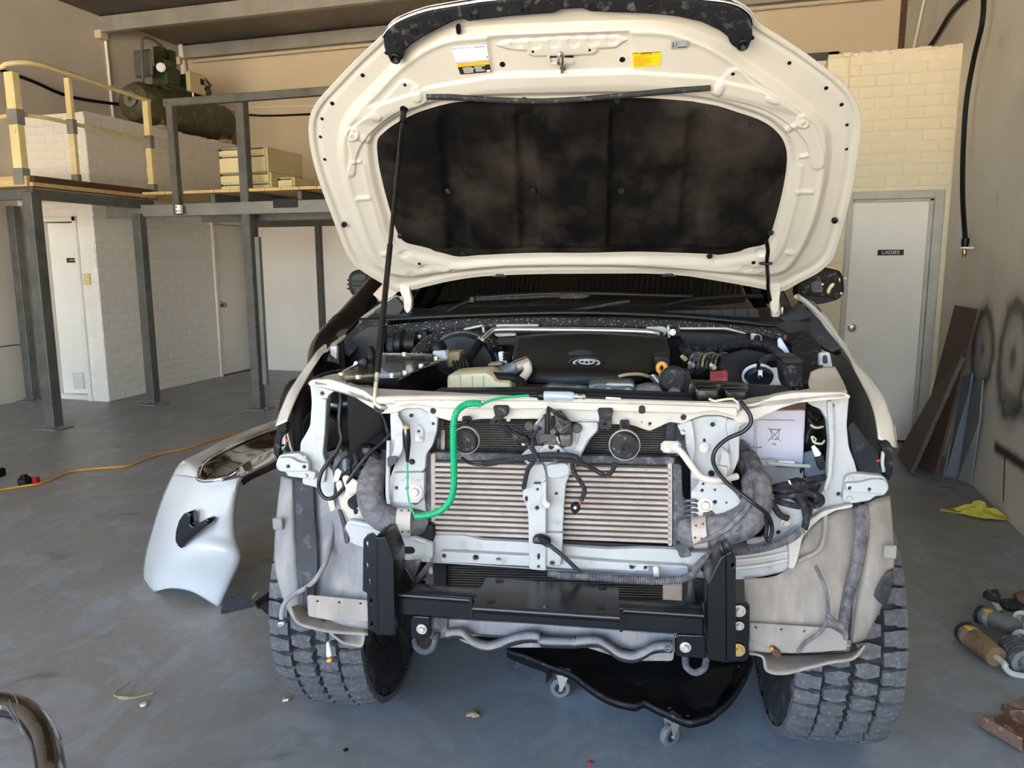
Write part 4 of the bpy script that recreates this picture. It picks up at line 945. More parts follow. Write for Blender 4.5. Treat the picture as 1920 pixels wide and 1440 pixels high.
T('bracket_step', 'chassis', [(1586,906),(1610,905),(1640,898),(1660,900),(1667,914),(1660,928),(1586,922)], .066, .016, [H(1594,916,3.3), H(1631,918,3.3)], parent=hr, r=5)
for px in ((1595,897),(1592,934)): disc('rivet', 'chassis', px, .078, .006, .005, hr)
T('upright_edge', 'chassis', [(1551,752),(1562,752),(1565,830),(1560,900),(1548,925),(1544,917),(1552,894),(1556,830)], .088, .014, parent=hr, r=4)
T('arch_flange', 'chassis_cream', [(1500,990),(1520,975),(1545,958),(1600,945),(1599,952),(1567,958),(1540,972),(1520,990),(1508,1012),(1498,1020)], .07, .02)
T('arch_flange', 'chassis_cream', [(567,900),(600,905),(625,935),(640,1000),(628,990),(612,935),(595,915),(567,908)], .11, .02)
# wheel house plates (dark wells) behind them
m = MB(); m.ball(tp(560,790,.42), .13, 10, (.5,.5,1.1)); obj('wash_bottle', m, 'black_plastic', truck)
T('splash_panel', 'liner_dark', [(1590,800),(1600,790),(1655,862),(1652,890),(1612,889),(1598,850)], .3, .02)
# left well: airbox intake drum
m = MB(); m.lathe([(0,.0),(.062,0),(.066,-.01),(.066,-.06),(.06,-.07),(.04,-.05),(0,-.05)], tp(622,798,.24), (0,1,0), 26); ib = obj('intake_ring', m, 'rubber', truck)
m = MB(); m.lathe([(.064,0),(.07,0),(.07,-.014),(.064,-.014)], tp(622,798,.24), (0,1,0), 26, True); obj('ring_clamp', m, 'alu', ib)
T('dirty_plate', 'liner_grey', [(625,862),(640,850),(672,852),(700,858),(712,880),(700,895),(660,900),(632,890)], .12, .01)

# ---------------------------------------------------------------- intercooler hoses
h1 = tube('intercooler_hose', 'hose_dusty', [(718,850,.14),(712,872,.09),(697,900,.03),(695,935,.0),(708,963,-.01),(735,978,-.01),(757,981,-.005),(790,978,.03)], .0365, n=22, label='thick dusty hose curling to the left of the intercooler')
m = MB(); a, b = tp(744,980,-.008), tp(771,980,.0); m.tube([a, a.lerp(b,.02), a.lerp(b,.98), b], [.037,.0405,.0405,.037], 24); hc = obj('hose_clamp', m, 'bar_white', h1)
for px in ((753,957),(766,957),(754,997),(766,997)): disc('rivet', 'fin_grey', px, -.045, .003, .002, hc, n=8)
h2 = tube('intercooler_hose', 'hose_dusty', [(1385,838,.2),(1400,860,.14),(1417,900,.06),(1418,940,.02),(1402,972,-.0),(1370,990,-.01),(1330,997,-.005),(1285,998,.03)], [.024]*6+[.03]*6+[.038]*6+[.041]*6+[.042]*6+[.041]*6+[.039]*7, n=22, label='thick dusty moulded hose under the battery')
tube('hose_seam', 'hose_dusty', [(1390,850,.13),(1404,880,.06),(1408,925,-.01),(1398,955,-.035),(1370,985,-.052),(1340,1005,-.05),(1300,1018,-.03)], .007, h2, 8)
m = MB(); a, b = tp(1299,998,.0), tp(1327,997,-.005); m.tube([a, a.lerp(b,.02), a.lerp(b,.98), b], [.037,.0415,.0415,.037], 24); hc = obj('hose_clamp', m, 'alloy_dusty', h2)
for px in ((1305,985),(1318,982),(1303,1008),(1316,1010)): disc('rivet', 'fin_grey', px, -.044, .003, .002, hc, n=8)

# ---------------------------------------------------------------- black winch cradle
cr = T('crossbar', 'black_satin', [(745,1111),(1320,1150),(1320,1192),(745,1153)], -.16, .065, bev=.004, r=3, label='black steel winch cradle crossbar')
wp = T('winch_plate', 'black_satin', [(886,1135),(1162,1153),(1162,1180),(886,1162)], -.225, .008, parent=cr, bev=.002, r=2)
a, b = tp(886,1134,-.225), tp(1162,1152,-.225); c_, d_ = tz(1161,1100,b.z+.004), tz(908,1085,a.z+.004)
m = MB(); m.prism([a, b, Vector((b.x-.004, -.065, b.z)), Vector((a.x+.004, -.065, a.z))], (0,0,-.008)); plt = obj('plate_top', m, 'black_satin', cr); m = MB(); m.tube([a+Vector((0,.008,-.0115)), b+Vector((0,.008,-.0115))], .0115, 16); obj('plate_edge', m, 'black_satin', cr); e0_, e1_ = tp(746,1112,-.16), tp(884,1122,-.16); e2_, e3_ = tp(1166,1141,-.16), tp(1320,1151,-.16)
for p_, q_ in ((e0_, e1_), (e2_, e3_)):
    m = MB(); m.tube([p_+Vector((0,.006,-.007)), q_+Vector((0,.006,-.007))], .009, 16); obj('bar_edge', m, 'black_satin', cr)
def onplate(px, py): return tz(px, py, (a.z+b.z)/2)
for px in ((935,1089),(919,1127),(1129,1102),(1126,1139)):
    m = MB(); q = tz(px[0], px[1], a.z+(b.z-a.z)*(px[0]-886)/276+.0005); m.lathe([(0,0),(.009,0),(.009,.001),(0,.001)], q, n=12); m.box(q+Vector((.006,0,.0005)), (.012,.01,.002)); obj('bolt_hole', m, 'rubber', plt)
m = MB(); m.box(tz(1021,1137,(a.z+b.z)/2+.001)+Vector((0,0,.0)), (.004,.016,.001)); pm('chalk_blue', '#3f7fb5', rough=.7); obj('paint_mark', m, 'chalk_blue', plt)
for sx in (880, 1168):
    m = MB(); m.box(tp(sx+4 if sx < 1000 else sx-3, 1139 if sx < 1000 else 1163, -.165), (.008, .02, .05)); obj('weld_gap', m, 'rubber', cr)
ul = T('cradle_upright', 'black_satin', [(707,1008),(722,1007),(738,1049),(741,1192),(709,1191)], -.2, .1, parent=None, bev=.002, r=2, label='left black cradle upright with sloping top')
T('side_plate', 'black_satin', [(681,1012),(688,1003),(698,1000),(708,1009),(709,1190),(690,1180),(688,1112),(680,1108)], -.13, .008, [H(688,1020,2.5,4.5), H(688,1060,2.5,5), H(693,1090,3,5), H(696,1127,2,5), H(697,1170,2,5)], parent=ul, bev=.001, r=2); T('plate_lip', 'black_satin', [(703,1008),(709,1007),(711,1192),(705,1192)], -.2, .08, parent=ul, r=1)
T('gusset', 'black_satin', [(740,1060),(752,1095),(750,1160),(741,1170)], -.13, .01, parent=ul)
ur = T('cradle_upright', 'black_satin', [(1327,1095),(1352,1045),(1361,1041),(1362,1243),(1328,1237)], -.2, .1, bev=.002, r=2, label='right black cradle upright with sloping top')
T('side_plate', 'black_satin', [(1361,1040),(1371,1034),(1380,1046),(1380,1240),(1361,1243)], -.195, .09, [H(1374,1060,2.5,4)], parent=ur, bev=.002, r=3)
bp_ = T('bolt_plate', 'black_satin', [(1376,1129),(1402,1130),(1406,1136),(1404,1234),(1400,1240),(1362,1241),(1362,1160),(1376,1158)], -.1, .008, parent=ur, bev=.001)
bolt((1386,1145), -.104, .0105, 'bolt_zinc', bp_); bolt((1386,1173), -.104, .008, 'bolt_zinc', bp_); bolt((1384,1218), -.104, .0115, 'bolt_gold', bp_)
lt = T('lower_tab', 'black_satin', [(770,1155),(806,1157),(808,1195),(770,1198)], -.12, .01); bolt((791,1179), -.122, .0095, 'bolt_zinc', lt)
T('lower_tab', 'tank_grey', [(800,1158),(840,1160),(838,1196),(806,1200)], -.09, .01, parent=lt)
rt2 = T('lower_tab', 'black_satin', [(1268,1190),(1324,1192),(1324,1236),(1268,1231)], -.12, .01); bolt((1285,1213), -.122, .0095, 'bolt_zinc', rt2)
T('gusset_plate', 'black_satin', [(750,1060),(760,1062),(780,1095),(752,1120)], -.1, .01); T('stay', 'tank_grey', [(757,1052),(790,1050),(775,1092),(760,1094)], -.04, .008); T('stay', 'tank_grey', [(802,1055),(812,1058),(770,1110),(760,1106)], -.05, .012)
T('stay', 'tank_grey', [(1290,1085),(1300,1085),(1296,1130),(1288,1130)], -.04, .01); T('stay', 'black_plastic', [(1302,1085),(1325,1088),(1325,1130),(1302,1130)], -.03, .012)
for pts in ([(778,1200,-.1),(782,1214,-.12),(797,1222,-.125),(812,1214,-.12),(818,1194,-.1),(822,1186,-.08)], [(1285,1232,-.1),(1287,1250,-.12),(1303,1261,-.125),(1320,1253,-.12),(1324,1238,-.1),(1322,1228,-.08)]):
    tube('tow_hook', 'tank_grey', pts, .0085, n=12)
# lower guard and its wavy lip
gd = T('guard_panel', 'liner_grey', [(808,1160),(1000,1170),(1266,1190),(1266,1226),(1200,1222),(1150,1214),(1000,1196),(840,1186)], -.08, .01)
T('guard_lower_plate', 'liner_grey', [(830,1185),(1266,1212),(1262,1240),(1180,1240),(1100,1215),(930,1215),(880,1210)], -.04, .01, parent=gd)  # second guard plate, same grey, set behind and lower
wav = [(835,1190),(852,1188),(866,1190),(884,1206),(912,1215),(935,1210),(960,1200),(985,1195),(1008,1196),(1016,1204),(1075,1206),(1084,1205),(1120,1204),(1140,1214),(1160,1228),(1185,1234),(1205,1228),(1222,1218),(1240,1214),(1262,1214)]
rows = [[], [], [], []]
for p in smooth([(x, y, 0) for x, y in wav], 4):
    q = tp(p.x, p.y, -.13); rows[0].append(q+Vector((0,.022,.006))); rows[1].append(q+Vector((0,0,-.004))); rows[2].append(q+Vector((0,.006,-.007))); rows[3].append(q+Vector((0,.04,-.034)))
m = MB(); m.grid(rows[:2]); lip = obj('guard_lip', m, 'liner_grey', truck, thick=.005, sd=60)
m = MB(); m.grid(rows[1:]); obj('guard_underside', m, 'tank_grey', lip, thick=.004, sd=60)
m = MB(); c = tp(1252,1216,-.132); m.lathe([(.004,0),(.008,0),(.008,.003),(.004,.003)], c, (0,-1,0), 14, True); obj('lug', m, 'tank_grey', lip)
for x0, x1, y in ((882,940,1204), (1160,1200,1222)):
    m = MB(); m.box(tp((x0+x1)/2, y, -.06), ((x1-x0)*.0012, .03, .012)); obj('dark_slot', m, 'rubber', lip)

# ---------------------------------------------------------------- wheel arch liners
def LN(rows, off=0.):
    return [[(p[0], p[1], float(np.interp(p[1], [893,960,1040,1100,1165,1230], [.17,.12,.05,.015,-.01,-.03])) + (p[2]-.2)*.3 + off) for p in r] for r in rows]
ll = tsheet('arch_liner', 'liner_grey', LN([
    [(528,893,.3),(520,960,.3),(515,1040,.31),(524,1100,.33),(548,1160,.35)],
    [(545,898,.22),(545,960,.22),(547,1040,.23),(552,1100,.25),(556,1160,.3)],
    [(556,900,.28),(558,960,.28),(562,1040,.28),(567,1100,.3),(570,1165,.33)],
    [(582,905,.28),(586,960,.27),(590,1040,.27),(590,1100,.28),(584,1168,.31)],
    [(600,905,.2),(604,960,.2),(606,1040,.2),(604,1100,.22),(600,1170,.24)],
    [(640,930,.16),(640,980,.15),(640,1040,.14),(638,1100,.14),(634,1172,.14)],
    [(700,985,.1),(698,1000,.1),(696,1050,.1),(694,1110,.1),(690,1180,.1)]]), th=.004)
tsheet('liner_groove', 'liner_dark', LN([
    [(553,893,.2),(556,960,.205),(560,1040,.21),(567,1100,.24),(568,1160,.29)],
    [(566,896,.21),(570,960,.2),(578,1040,.2),(580,1100,.22),(574,1165,.28)],
    [(588,902,.2),(590,960,.2),(596,1040,.195),(592,1100,.21),(580,1168,.26)]], -.012), ll)
m = MB(); m.box(tp(521,982,.1), (.03, .01, .035), bev=.003); obj('liner_clip', m, 'liner_grey', ll)
T('liner_flap', 'liner_tan', [(575,1116),(690,1126),(692,1166),(620,1164),(577,1156)], -.055, .006, [H(595,1128,2), H(636,1130,2), H(676,1132,2)], parent=ll)
ldg = tsheet('liner_ledge', 'liner_tan', [[(545,1138,-.03),(548,1150,-.05),(558,1168,-.07),(585,1178,-.08),(625,1186,-.08),(690,1190,-.08)], [(560,1135,.02),(570,1140,.02),(585,1150,.01),(610,1158,.0),(640,1162,.0),(690,1170,.0)]], ll, th=.006)
tsheet('liner_ledge', 'liner_tan', [[(612,1180,-.07),(640,1204,-.08),(660,1210,-.08),(678,1212,-.08),(682,1190,-.08)], [(620,1178,-.03),(640,1184,-.03),(660,1184,-.03),(680,1184,-.03),(690,1182,-.03)]], ll, th=.006)
lr = tsheet('arch_liner', 'liner_tan', LN([
    [(1395,1085,.1),(1396,1110,.1),(1397,1150,.1),(1399,1185,.1),(1400,1222,.1)],
    [(1470,1072,.11),(1472,1105,.11),(1474,1150,.11),(1478,1190,.11),(1480,1224,.11)],
    [(1520,990,.14),(1524,1050,.14),(1530,1110,.14),(1535,1170,.14),(1540,1222,.14)],
    [(1570,958,.18),(1574,1030,.18),(1576,1100,.18),(1582,1160,.18),(1590,1215,.18)],
    [(1605,950,.24),(1606,1030,.25),(1602,1100,.26),(1598,1160,.26),(1596,1205,.26)],
    [(1622,945,.2),(1626,1030,.2),(1620,1100,.21),(1608,1160,.23),(1602,1205,.25)],
    [(1645,935,.22),(1652,1030,.22),(1648,1100,.23),(1634,1160,.26),(1612,1203,.29)],
    [(1668,930,.3),(1676,1030,.3),(1672,1080,.31),(1650,1140,.33),(1622,1198,.35)]]), th=.004)
tsheet('liner_fold', 'hose_dusty', LN([[(1600,952,.2),(1604,1000,.2),(1596,1060,.2),(1580,1120,.2),(1572,1170,.2)], [(1612,948,.17),(1616,1000,.17),(1606,1060,.17),(1590,1120,.17),(1582,1170,.17)], [(1626,945,.2),(1628,1000,.2),(1618,1060,.2),(1600,1120,.2),(1592,1170,.2)]], -.012), lr)
tsheet('liner_slit', 'rubber', LN([[(1596,1085,.2),(1594,1140,.2),(1590,1200,.2)], [(1599,1085,.2),(1598,1140,.2),(1594,1200,.2)]], -.013), lr)
T('liner_flap', 'liner_tan', [(1405,1168),(1560,1178),(1590,1196),(1588,1220),(1480,1226),(1405,1200)], -.06, .006, [H(1417,1177,2), H(1465,1181,2), H(1509,1184,2)], parent=lr)
tsheet('liner_ledge', 'liner_tan', [[(1404,1225,-.07),(1430,1232,-.08),(1438,1258,-.09),(1470,1264,-.09),(1520,1252,-.08),(1560,1242,-.08),(1600,1235,-.07),(1622,1210,-.05)], [(1404,1222,.0),(1430,1224,.0),(1450,1226,.0),(1480,1228,.0),(1520,1228,.0),(1560,1226,.0),(1600,1222,.0),(1625,1206,.0)]], lr, th=.006)
m = MB(); m.box(tp(1669,1035,.05), (.03, .01, .035), bev=.003); obj('liner_clip', m, 'liner_tan', lr)
m = MB(); m.box(tp(1582,1214,-.03), (.03,.012,.02), bev=.004); obj('liner_clip', m, 'alu', lr)
tsheet('dark_patch', 'liner_dark', LN([[(1661,1078,.22),(1646,1100,.22),(1640,1118,.22)], [(1668,1070,.26),(1658,1102,.26),(1650,1130,.26)], [(1674,1066,.3),(1671,1098,.305),(1660,1136,.315)]], -.012), lr)
tube('liner_cord', 'liner_tan', [(1548,962,.09),(1545,1010,.045),(1530,1036,.02),(1495,1052,.01)], .006, lr)

# ---------------------------------------------------------------- wings (fenders) and their front edges
def wingset(inn, out, ys_, sg, label):
    rows = []
    for (p, q, y) in zip(inn, out, ys_):
        P = tp(p[0], p[1], y); Q = tp(q[0], q[1], y+.01); xs = .93 - .05*max(0, min(1, (.7-y)/.5))
        xs = max(xs, abs(Q.x)) if y < .45 else xs
        za = .41+sqrt(max(.0, .2601-(y+.06-.53)**2)); za = (Q.z-.015 if y < .28 else min(za, Q.z-.08)) if y < 1.02 else .5
        rows.append([P, Q, Vector((sg*xs, y+.05, Q.z-(.01 if y < .28 else .06+.08*min(1, y)))), Vector((sg*(xs+.005), y+.06, za))])
    m = MB(); m.grid(loftrows(rows, 4, 4)); return obj('wing', m, 'paint_white', truck, thick=.005, sd=60, label=label)
YW = [.17,.22,.30,.40,.50,.60,.85,1.02,1.16]
wl_ = wingset([(538,790),(548,765),(561,737),(578,706),(597,676),(610,660),(656,622),(700,588),(742,560)], [(520,798),(527,772),(542,736),(560,708),(583,676),(600,655),(650,618),(696,584),(738,556)], YW, -1, 'white wing on the snorkel side')
wr_ = wingset([(1647,822),(1641,785),(1630,750),(1614,718),(1600,690),(1590,668),(1555,618),(1528,586),(1496,558)], [(1674,838),(1669,790),(1656,746),(1636,714),(1610,688),(1597,668),(1560,614),(1532,582),(1500,555)], YW, 1, 'white wing on the battery side')
# inner flange of the wings, seen as the white line along the engine bay
for (pts, par) in (([(601,666,.52),(625,648,.66),(655,622,.84),(690,592,1.0),(722,570,1.1),(748,556,1.15)], wl_), ([(1604,676,.52),(1585,652,.68),(1555,618,.86),(1528,585,1.04),(1506,563,1.14),(1490,556,1.18)], wr_)):
    tube('wing_flange', 'paint_white', pts, [.001]*3+[.005]*3+[.01]*(6*(len(pts)-1)-6)+[.004], par, 10)
T('wing_bracket', 'black_dusty', [(513,830),(520,800),(536,792),(538,806),(526,824),(524,850),(520,862),(512,850)], .15, .03, [H(530,812,2), H(528,836,2)], parent=wl_, r=3); T('wing_bracket', 'chassis', [(527,806),(534,806),(536,835),(528,848),(526,830)], .16, .01, [H(531,813,2), H(531,836,2)], parent=wl_)
T('wing_bracket', 'black_dusty', [(1648,830),(1668,828),(1674,840),(1675,885),(1668,902),(1660,895),(1652,870),(1656,846)], .15, .03, parent=wr_, r=3); T('wing_bracket', 'chassis', [(1654,845),(1660,850),(1658,870),(1662,885),(1654,888),(1652,865)], .145, .01, parent=wr_)
T('reflector', 'red_plastic', [(1644,862),(1652,861),(1652,867),(1644,868)], .16, .006, parent=wr_); T('reflector', 'red_plastic', [(533,822),(541,824),(540,831),(533,829)], .16, .006, parent=wl_)
# ================================================================ bonnet, held up
HP0, HN, HF = Vector((0, 1.1, 1.31)), Vector((0, -sin(pi/4), -cos(pi/4))), Vector((0, -cos(pi/4), sin(pi/4)))
def hp(px, py, h=0.): return tpl(px, py, HP0, HN) + HN*h
HOUT = [(723,60),(708,76),(693,90),(660,122),(627,157),(603,183),(588,206),(581,230),(581,254),(585,283),(593,317),(607,360),(627,413),(647,466),(656,482),(668,498),(694,516),(719,531),(741,545),(775,541),(800,535),(844,525),(906,516),(1000,512),(1100,511),(1253,512),(1355,526),(1422,538),(1463,545),(1500,527),(1531,511),(1551,494),(1563,476),(1580,420),(1597,350),(1607,283),(1613,236),(1610,208),(1597,178),(1573,150),(1513,104),(1463,71),(1420,43),(1404,18),(1370,0),(1300,-9),(1200,-16),(1080,-18),(1000,-14),(920,-6),(860,3),(800,14),(755,30),(735,42)]
HLIN = [(706,262),(708,300),(716,340),(728,385),(742,430),(757,452),(790,466),(830,474),(860,481),(905,478),(1000,474),(1100,474),(1200,472),(1330,476),(1345,478),(1420,465),(1440,452),(1455,410),(1470,350),(1477,300),(1474,270),(1460,245),(1430,222),(1380,204),(1330,190),(1240,180),(1160,178),(1060,180),(960,182),(860,186),(800,200),(770,212),(740,228),(718,245)]
HC = (1090., 300.)
def polar(poly, n):
    """radius of a closed outline about the bonnet's middle, for n angles"""
    P = np.array(poly, float) - HC; P = np.vstack([P, P[:1]]); out = np.zeros((n, 2))
    for k in range(n):
        a = 2*pi*k/n; d = np.array([cos(a), sin(a)]); best = 0
        for i in range(len(P)-1):
            p, q = P[i], P[i+1]-P[i]; den = d[0]*q[1]-d[1]*q[0]
            if abs(den) < 1e-9: continue
            t = (p[0]*q[1]-p[1]*q[0])/den; s = (p[0]*d[1]-p[1]*d[0])/den
            if t > 0 and -1e-6 <= s <= 1+1e-6: best = max(best, t)
        out[k] = HC + d*best
    return out
def sdf(X, Y, poly):
    P = np.array(poly, float); d2 = np.full(X.shape, 1e9); ins = np.zeros(X.shape, bool)
    for i in range(len(P)):
        a, b = P[i-1], P[i]; e = b-a; wx, wy = X-a[0], Y-a[1]
        t = np.clip((wx*e[0]+wy*e[1])/(e@e+1e-12), 0, 1); d2 = np.minimum(d2, (wx-e[0]*t)**2+(wy-e[1]*t)**2)
        if a[1] != b[1]:
            c = ((a[1] > Y) != (b[1] > Y)) & (X < (b[0]-a[0])*(Y-a[1])/(b[1]-a[1])+a[0]); ins ^= c
    return np.where(ins, -1, 1)*np.sqrt(d2)
def sst(x, a, b): t = np.clip((x-a)/(b-a), 0, 1); return t*t*(3-2*t)
def smc(poly, sub=4):
    P = [Vector((p[0], p[1], 0)) for p in poly]; n = len(P); out = []
    for i in range(n):
        p0, p1, p2, p3 = P[i-1], P[i], P[(i+1) % n], P[(i+2) % n]
        for k in range(sub):
            t = k/sub; q = .5*((2*p1)+(p2-p0)*t+(2*p0-5*p1+4*p2-p3)*t*t+(3*p1-p0-3*p2+p3)*t**3); out.append((q.x, q.y))
    return out
def hoodgrid(name, mat, inner, outer, nr, na, hfun, base, parent, sd=40, **k):
    A, B = polar(inner, na) if inner else np.tile(HC, (na, 1)), polar(outer, na)
    f = np.linspace(0, 1, nr)[:, None, None]; XY = A[None]*(1-f)+B[None]*f; X, Y = XY[..., 0], XY[..., 1]
    Hh = hfun(X, Y)+base; m = MB()
    d = np.zeros((nr, na, 3))
    u = (X-960)/FPX; v = (Y-720)/FPX
    uu = u*_cr-v*_sr; vv = u*_sr+v*_cr
    for c in range(3):
        b3 = [Vector(_rt)[c], Vector(_dn)[c], Vector(_fw)[c]]; d[..., c] = uu*b3[0]+vv*b3[1]+b3[2]
    TXn, TYn = np.array(TX), np.array(TY); D = np.stack([d@TXn, d@TYn, d[..., 2]], -1)
    t = (np.array(HP0)-np.array(CT))@np.array(HN)/(D@np.array(HN)); P = np.array(CT)+D*t[..., None]+np.array(HN)*Hh[..., None]
    vs = P.reshape(-1, 3)
    fs = [(i*na+j, i*na+(j+1) % na, (i+1)*na+(j+1) % na, (i+1)*na+j) for i in range(nr-1) for j in range(na)]
    m.v = [tuple(p) for p in vs]; m.f = fs
    return obj(name, m, mat, parent, sd=sd, **k)
outer_s = smc(HOUT, 3); liner_s = smc(HLIN, 4)
lin_in = [(HC[0]+(x-HC[0])*.96, HC[1]+(y-HC[1])*.96) for x, y in liner_s]
FRAME = smc([(640,262),(654,216),(700,166),(760,106),(830,66),(920,55),(1050,49),(1185,45),(1260,50),(1335,78),(1400,120),(1480,174),(1538,224),(1552,262),(1547,330),(1528,410),(1500,470),(1470,505),(1420,512),(1330,505),(1200,496),(1090,494),(950,496),(850,505),(780,514),(735,510),(700,480),(668,400),(645,320)], 4)
PADL = smc([(757,143),(778,148),(803,172),(800,184),(783,193),(748,202),(708,232),(686,256),(672,285),(668,318),(658,324),(654,316),(660,282),(656,258),(664,232),(700,200),(738,162)], 4)
PADR = smc([(1336,160),(1366,124),(1384,121),(1412,146),(1470,184),(1505,212),(1530,240),(1543,275),(1542,302),(1530,310),(1520,304),(1512,268),(1494,240),(1452,208),(1404,188),(1352,176),(1336,168)], 4)
def bar(x0, y0, x1, y1, r):
    a = atan2(y1-y0, x1-x0); n = 8
    return [(x1+r*cos(a-pi/2+pi*i/n), y1+r*sin(a-pi/2+pi*i/n)) for i in range(n+1)]+[(x0+r*cos(a+pi/2+pi*i/n), y0+r*sin(a+pi/2+pi*i/n)) for i in range(n+1)]
LATCH = [(916,60),(1183,50),(1187,126),(925,134)]
def hood_h(X, Y):
    do = -sdf(X, Y, outer_s); h = .004*(1-sst(do, 6, 11)) - .003*sst(do, 9, 13)*(1-sst(do, 14, 24))
    fr = -sdf(X, Y, FRAME); h = h + .019*sst(fr, -9, 7) + .004*np.exp(-((fr-8)/6)**2)
    h = h + .0055*sst(-sdf(X, Y, PADL), -2, 2.5) + .0055*sst(-sdf(X, Y, PADR), -2, 2.5)
    for (x0, y0, x1, y1) in ((664,243,694,256), (1504,218,1474,236)):
        h = h + .005*sst(-sdf(X, Y, bar(x0, y0, x1, y1, 5)), -2, 2)
        r = np.hypot(X-x0, Y-y0); h = h + .005*sst(13-r, -1.5, 2)*(1-.7*sst(8-r, -1.5, 2))
    h = h - .007*sst(-sdf(X, Y, LATCH), -4, 5)
    for q in ([(946,72),(1160,62),(1162,78),(1150,84),(1120,86),(1112,96),(1000,100),(990,90),(952,86)],): h = h + .006*sst(-sdf(X, Y, smc(q, 2)), -3, 3)
    for k in range(6): h = h - .003*sst(9-np.hypot((X-(968+k*36))/1.2, Y-(78-k*2)), -3, 3)
    # creases below the latch panel
    yl = np.interp(X, [700,805,922,1183,1330,1480], [190,155,135,126,136,170]); h = h + .006*sst(Y, yl-3, yl+4)*sst(fr, 5, 20)*(1-sst(Y, yl+20, yl+40))
    li = sdf(X, Y, liner_s); h = h - .012*(1-sst(li, 3, 16))*sst(li, -6, 2) - .012*(1-sst(li, -6, 2))
    li2 = np.abs(li-24); h = h + .003*np.exp(-(li2/5)**2)*(Y > 300)
    for (x0, y0, x1, y1, r) in ((672,366,694,364,4), (1494,352,1522,352,4), (664,296,678,296,3), (1500,286,1512,284,3), (712,212,704,206,6), (1440,174,1452,178,6), (783,160,786,172,9), (1348,152,1344,160,9),(720,470,728,470,5),(1476,466,1484,466,5)):
        h = h + .005*sst(-sdf(X, Y, bar(x0, y0, x1, y1, r)), -2, 3)
    for (x, y, a, b) in ((800,494,9,5), (773,506,7,4), (778,516,6,3.5), (1400,495,10,5), (1432,505,8,4), (1440,516,6,4), (850,500,6,3), (760,470,10,5), (1425,470,8,5)):
        h = h - .004*sst(1-np.hypot((X-x)/a, (Y-y)/b), -.3, .3)
    return h
bon = hoodgrid('bonnet', 'inner_white', lin_in, outer_s, 120, 1080, hood_h, 0, truck, label='white bonnet propped wide open, pressed inner panel showing')
# outer skin behind it, gently crowned
m = MB(); na = 120; A = polar(outer_s, na); rows = []
for i in range(13):
    f = i/12; r = []
    for k in range(na+1):
        q = np.array(HC)*(1-f)+A[k % na]*f; r.append(hp(q[0], q[1], -.004-.055*(1-f**2.2)))
    rows.append(r)
m.grid(rows); obj('outer_skin', m, 'paint_white', bon, sd=60)
m = MB(); m.tube([hp(x, y, .001) for x, y in outer_s], .0035, 6, closed=True); obj('hem', m, 'inner_white', bon)
# sound liner
def liner_h(X, Y):
    e = -sdf(X, Y, liner_s); h = .012*sst(e, -1, 10) + .01*sst(e, 10, 26)
    def seam(x0, w):
        xs = np.interp(Y, [170, 480], [x0, x0+(1090-x0)*.11]); return xs, w
    for x0, w in ((838,24), (985,22), (1160,18), (1312,24)):
        xs, w = seam(x0, w); d = np.abs(X-xs); h = h - .019*(1-sst(d, w*.55, w))*sst(e, 8, 30)
    for (x0, y0, x1, y1) in ((1030,212,1120,260), (850,196,955,250), (1200,192,1300,300)):
        h = h + .006*sst(-sdf(X, Y, [(x0,y0),(x1,y0),(x1,y1),(x0,y1)]), -10, 8)
    h = h - .006*sst(Y, 452, 460)*(1-sst(Y, 462, 470))
    return h
ln = hoodgrid('sound_liner', 'felt', None, liner_s, 70, 420, liner_h, .004, bon, sd=60, label='black felt insulation pad with dusty patches')
for (x, y) in ((842,353),(1000,352),(1165,352),(1332,352),(1408,226),(1158,182),(984,182),(752,437),(1444,430),(870,470),(1330,474),(735,262)):
    m = MB(); c = hp(x, y, .016); m.lathe([(0,0),(.011,0),(.009,.005),(.0,.006)], c, HN, 12); m.box(c+HN*.005, (.014,.004,.002)); obj('liner_clip', m, 'black_dusty', bon)
# edge strip of the grille along the front
ST = [(723,62),(725,78),(733,97),(747,105),(758,100),(763,84),(773,73),(800,55),(833,38),(857,26),(870,23),(883,28),(893,26),(960,18),(1040,12),(1053,5),(1093,3),(1107,9),(1213,13),(1267,18),(1313,28),(1347,44),(1363,56),(1367,68),(1377,77),(1390,80),(1403,72),(1409,57),(1408,33),(1400,12),(1370,-5),(1300,-14),(1200,-21),(1080,-23),(1000,-19),(920,-11),(860,-2),(800,9),(755,25),(733,40)]
FU = Vector((1,0,0))
def hplate(name, pts, h, th, mat, parent, bev=.003, r=4, holes=()):
    def cv(pl): return [(lambda q: (q.x, (q-HP0).dot(HF)))(hp(x, y)) for x, y in pl]
    vs, fs = plate_mesh(cv(rnd(pts, r) if r else pts), [cv(q) for q in holes], th, bev); m = MB()
    m.add([Vector((p[0], HP0.y, HP0.z)) + HF*p[1] + HN*(h+p[2]) for p in vs], fs); return obj(name, m, mat, parent)
gs = hplate('grille_strip', ST, .022, .03, 'black_dusty', bon, .006)
for (x, y) in ((747,92),(1390,66)):
    m = MB(); c = hp(x, y, .038); m.lathe([(.0,-.004),(.012,-.002),(.016,.012),(.012,.014),(0,.002)], c, HN, 14); obj('strip_boss', m, 'black_plastic', gs)
for x, y in ((780,45),(840,20),(890,15),(985,4),(1110,-2),(1220,3),(1300,14),(1350,32),(752,70)):
    m = MB(); m.lathe([(.006,0),(.012,0),(.011,.004),(.007,.004)], hp(x, y, .037), HN, 12, True); obj('strip_ring', m, 'black_dusty', gs)
m = MB(); m.tube(smooth([hp(x, y, .03) for x, y in ((722,58),(735,40),(755,26),(800,9),(860,-2),(920,-11),(1000,-19),(1080,-23),(1200,-21),(1300,-14),(1370,-5),(1402,14),(1409,34))], 4), .005, 8); obj('chrome_lip', m, 'chrome', gs)
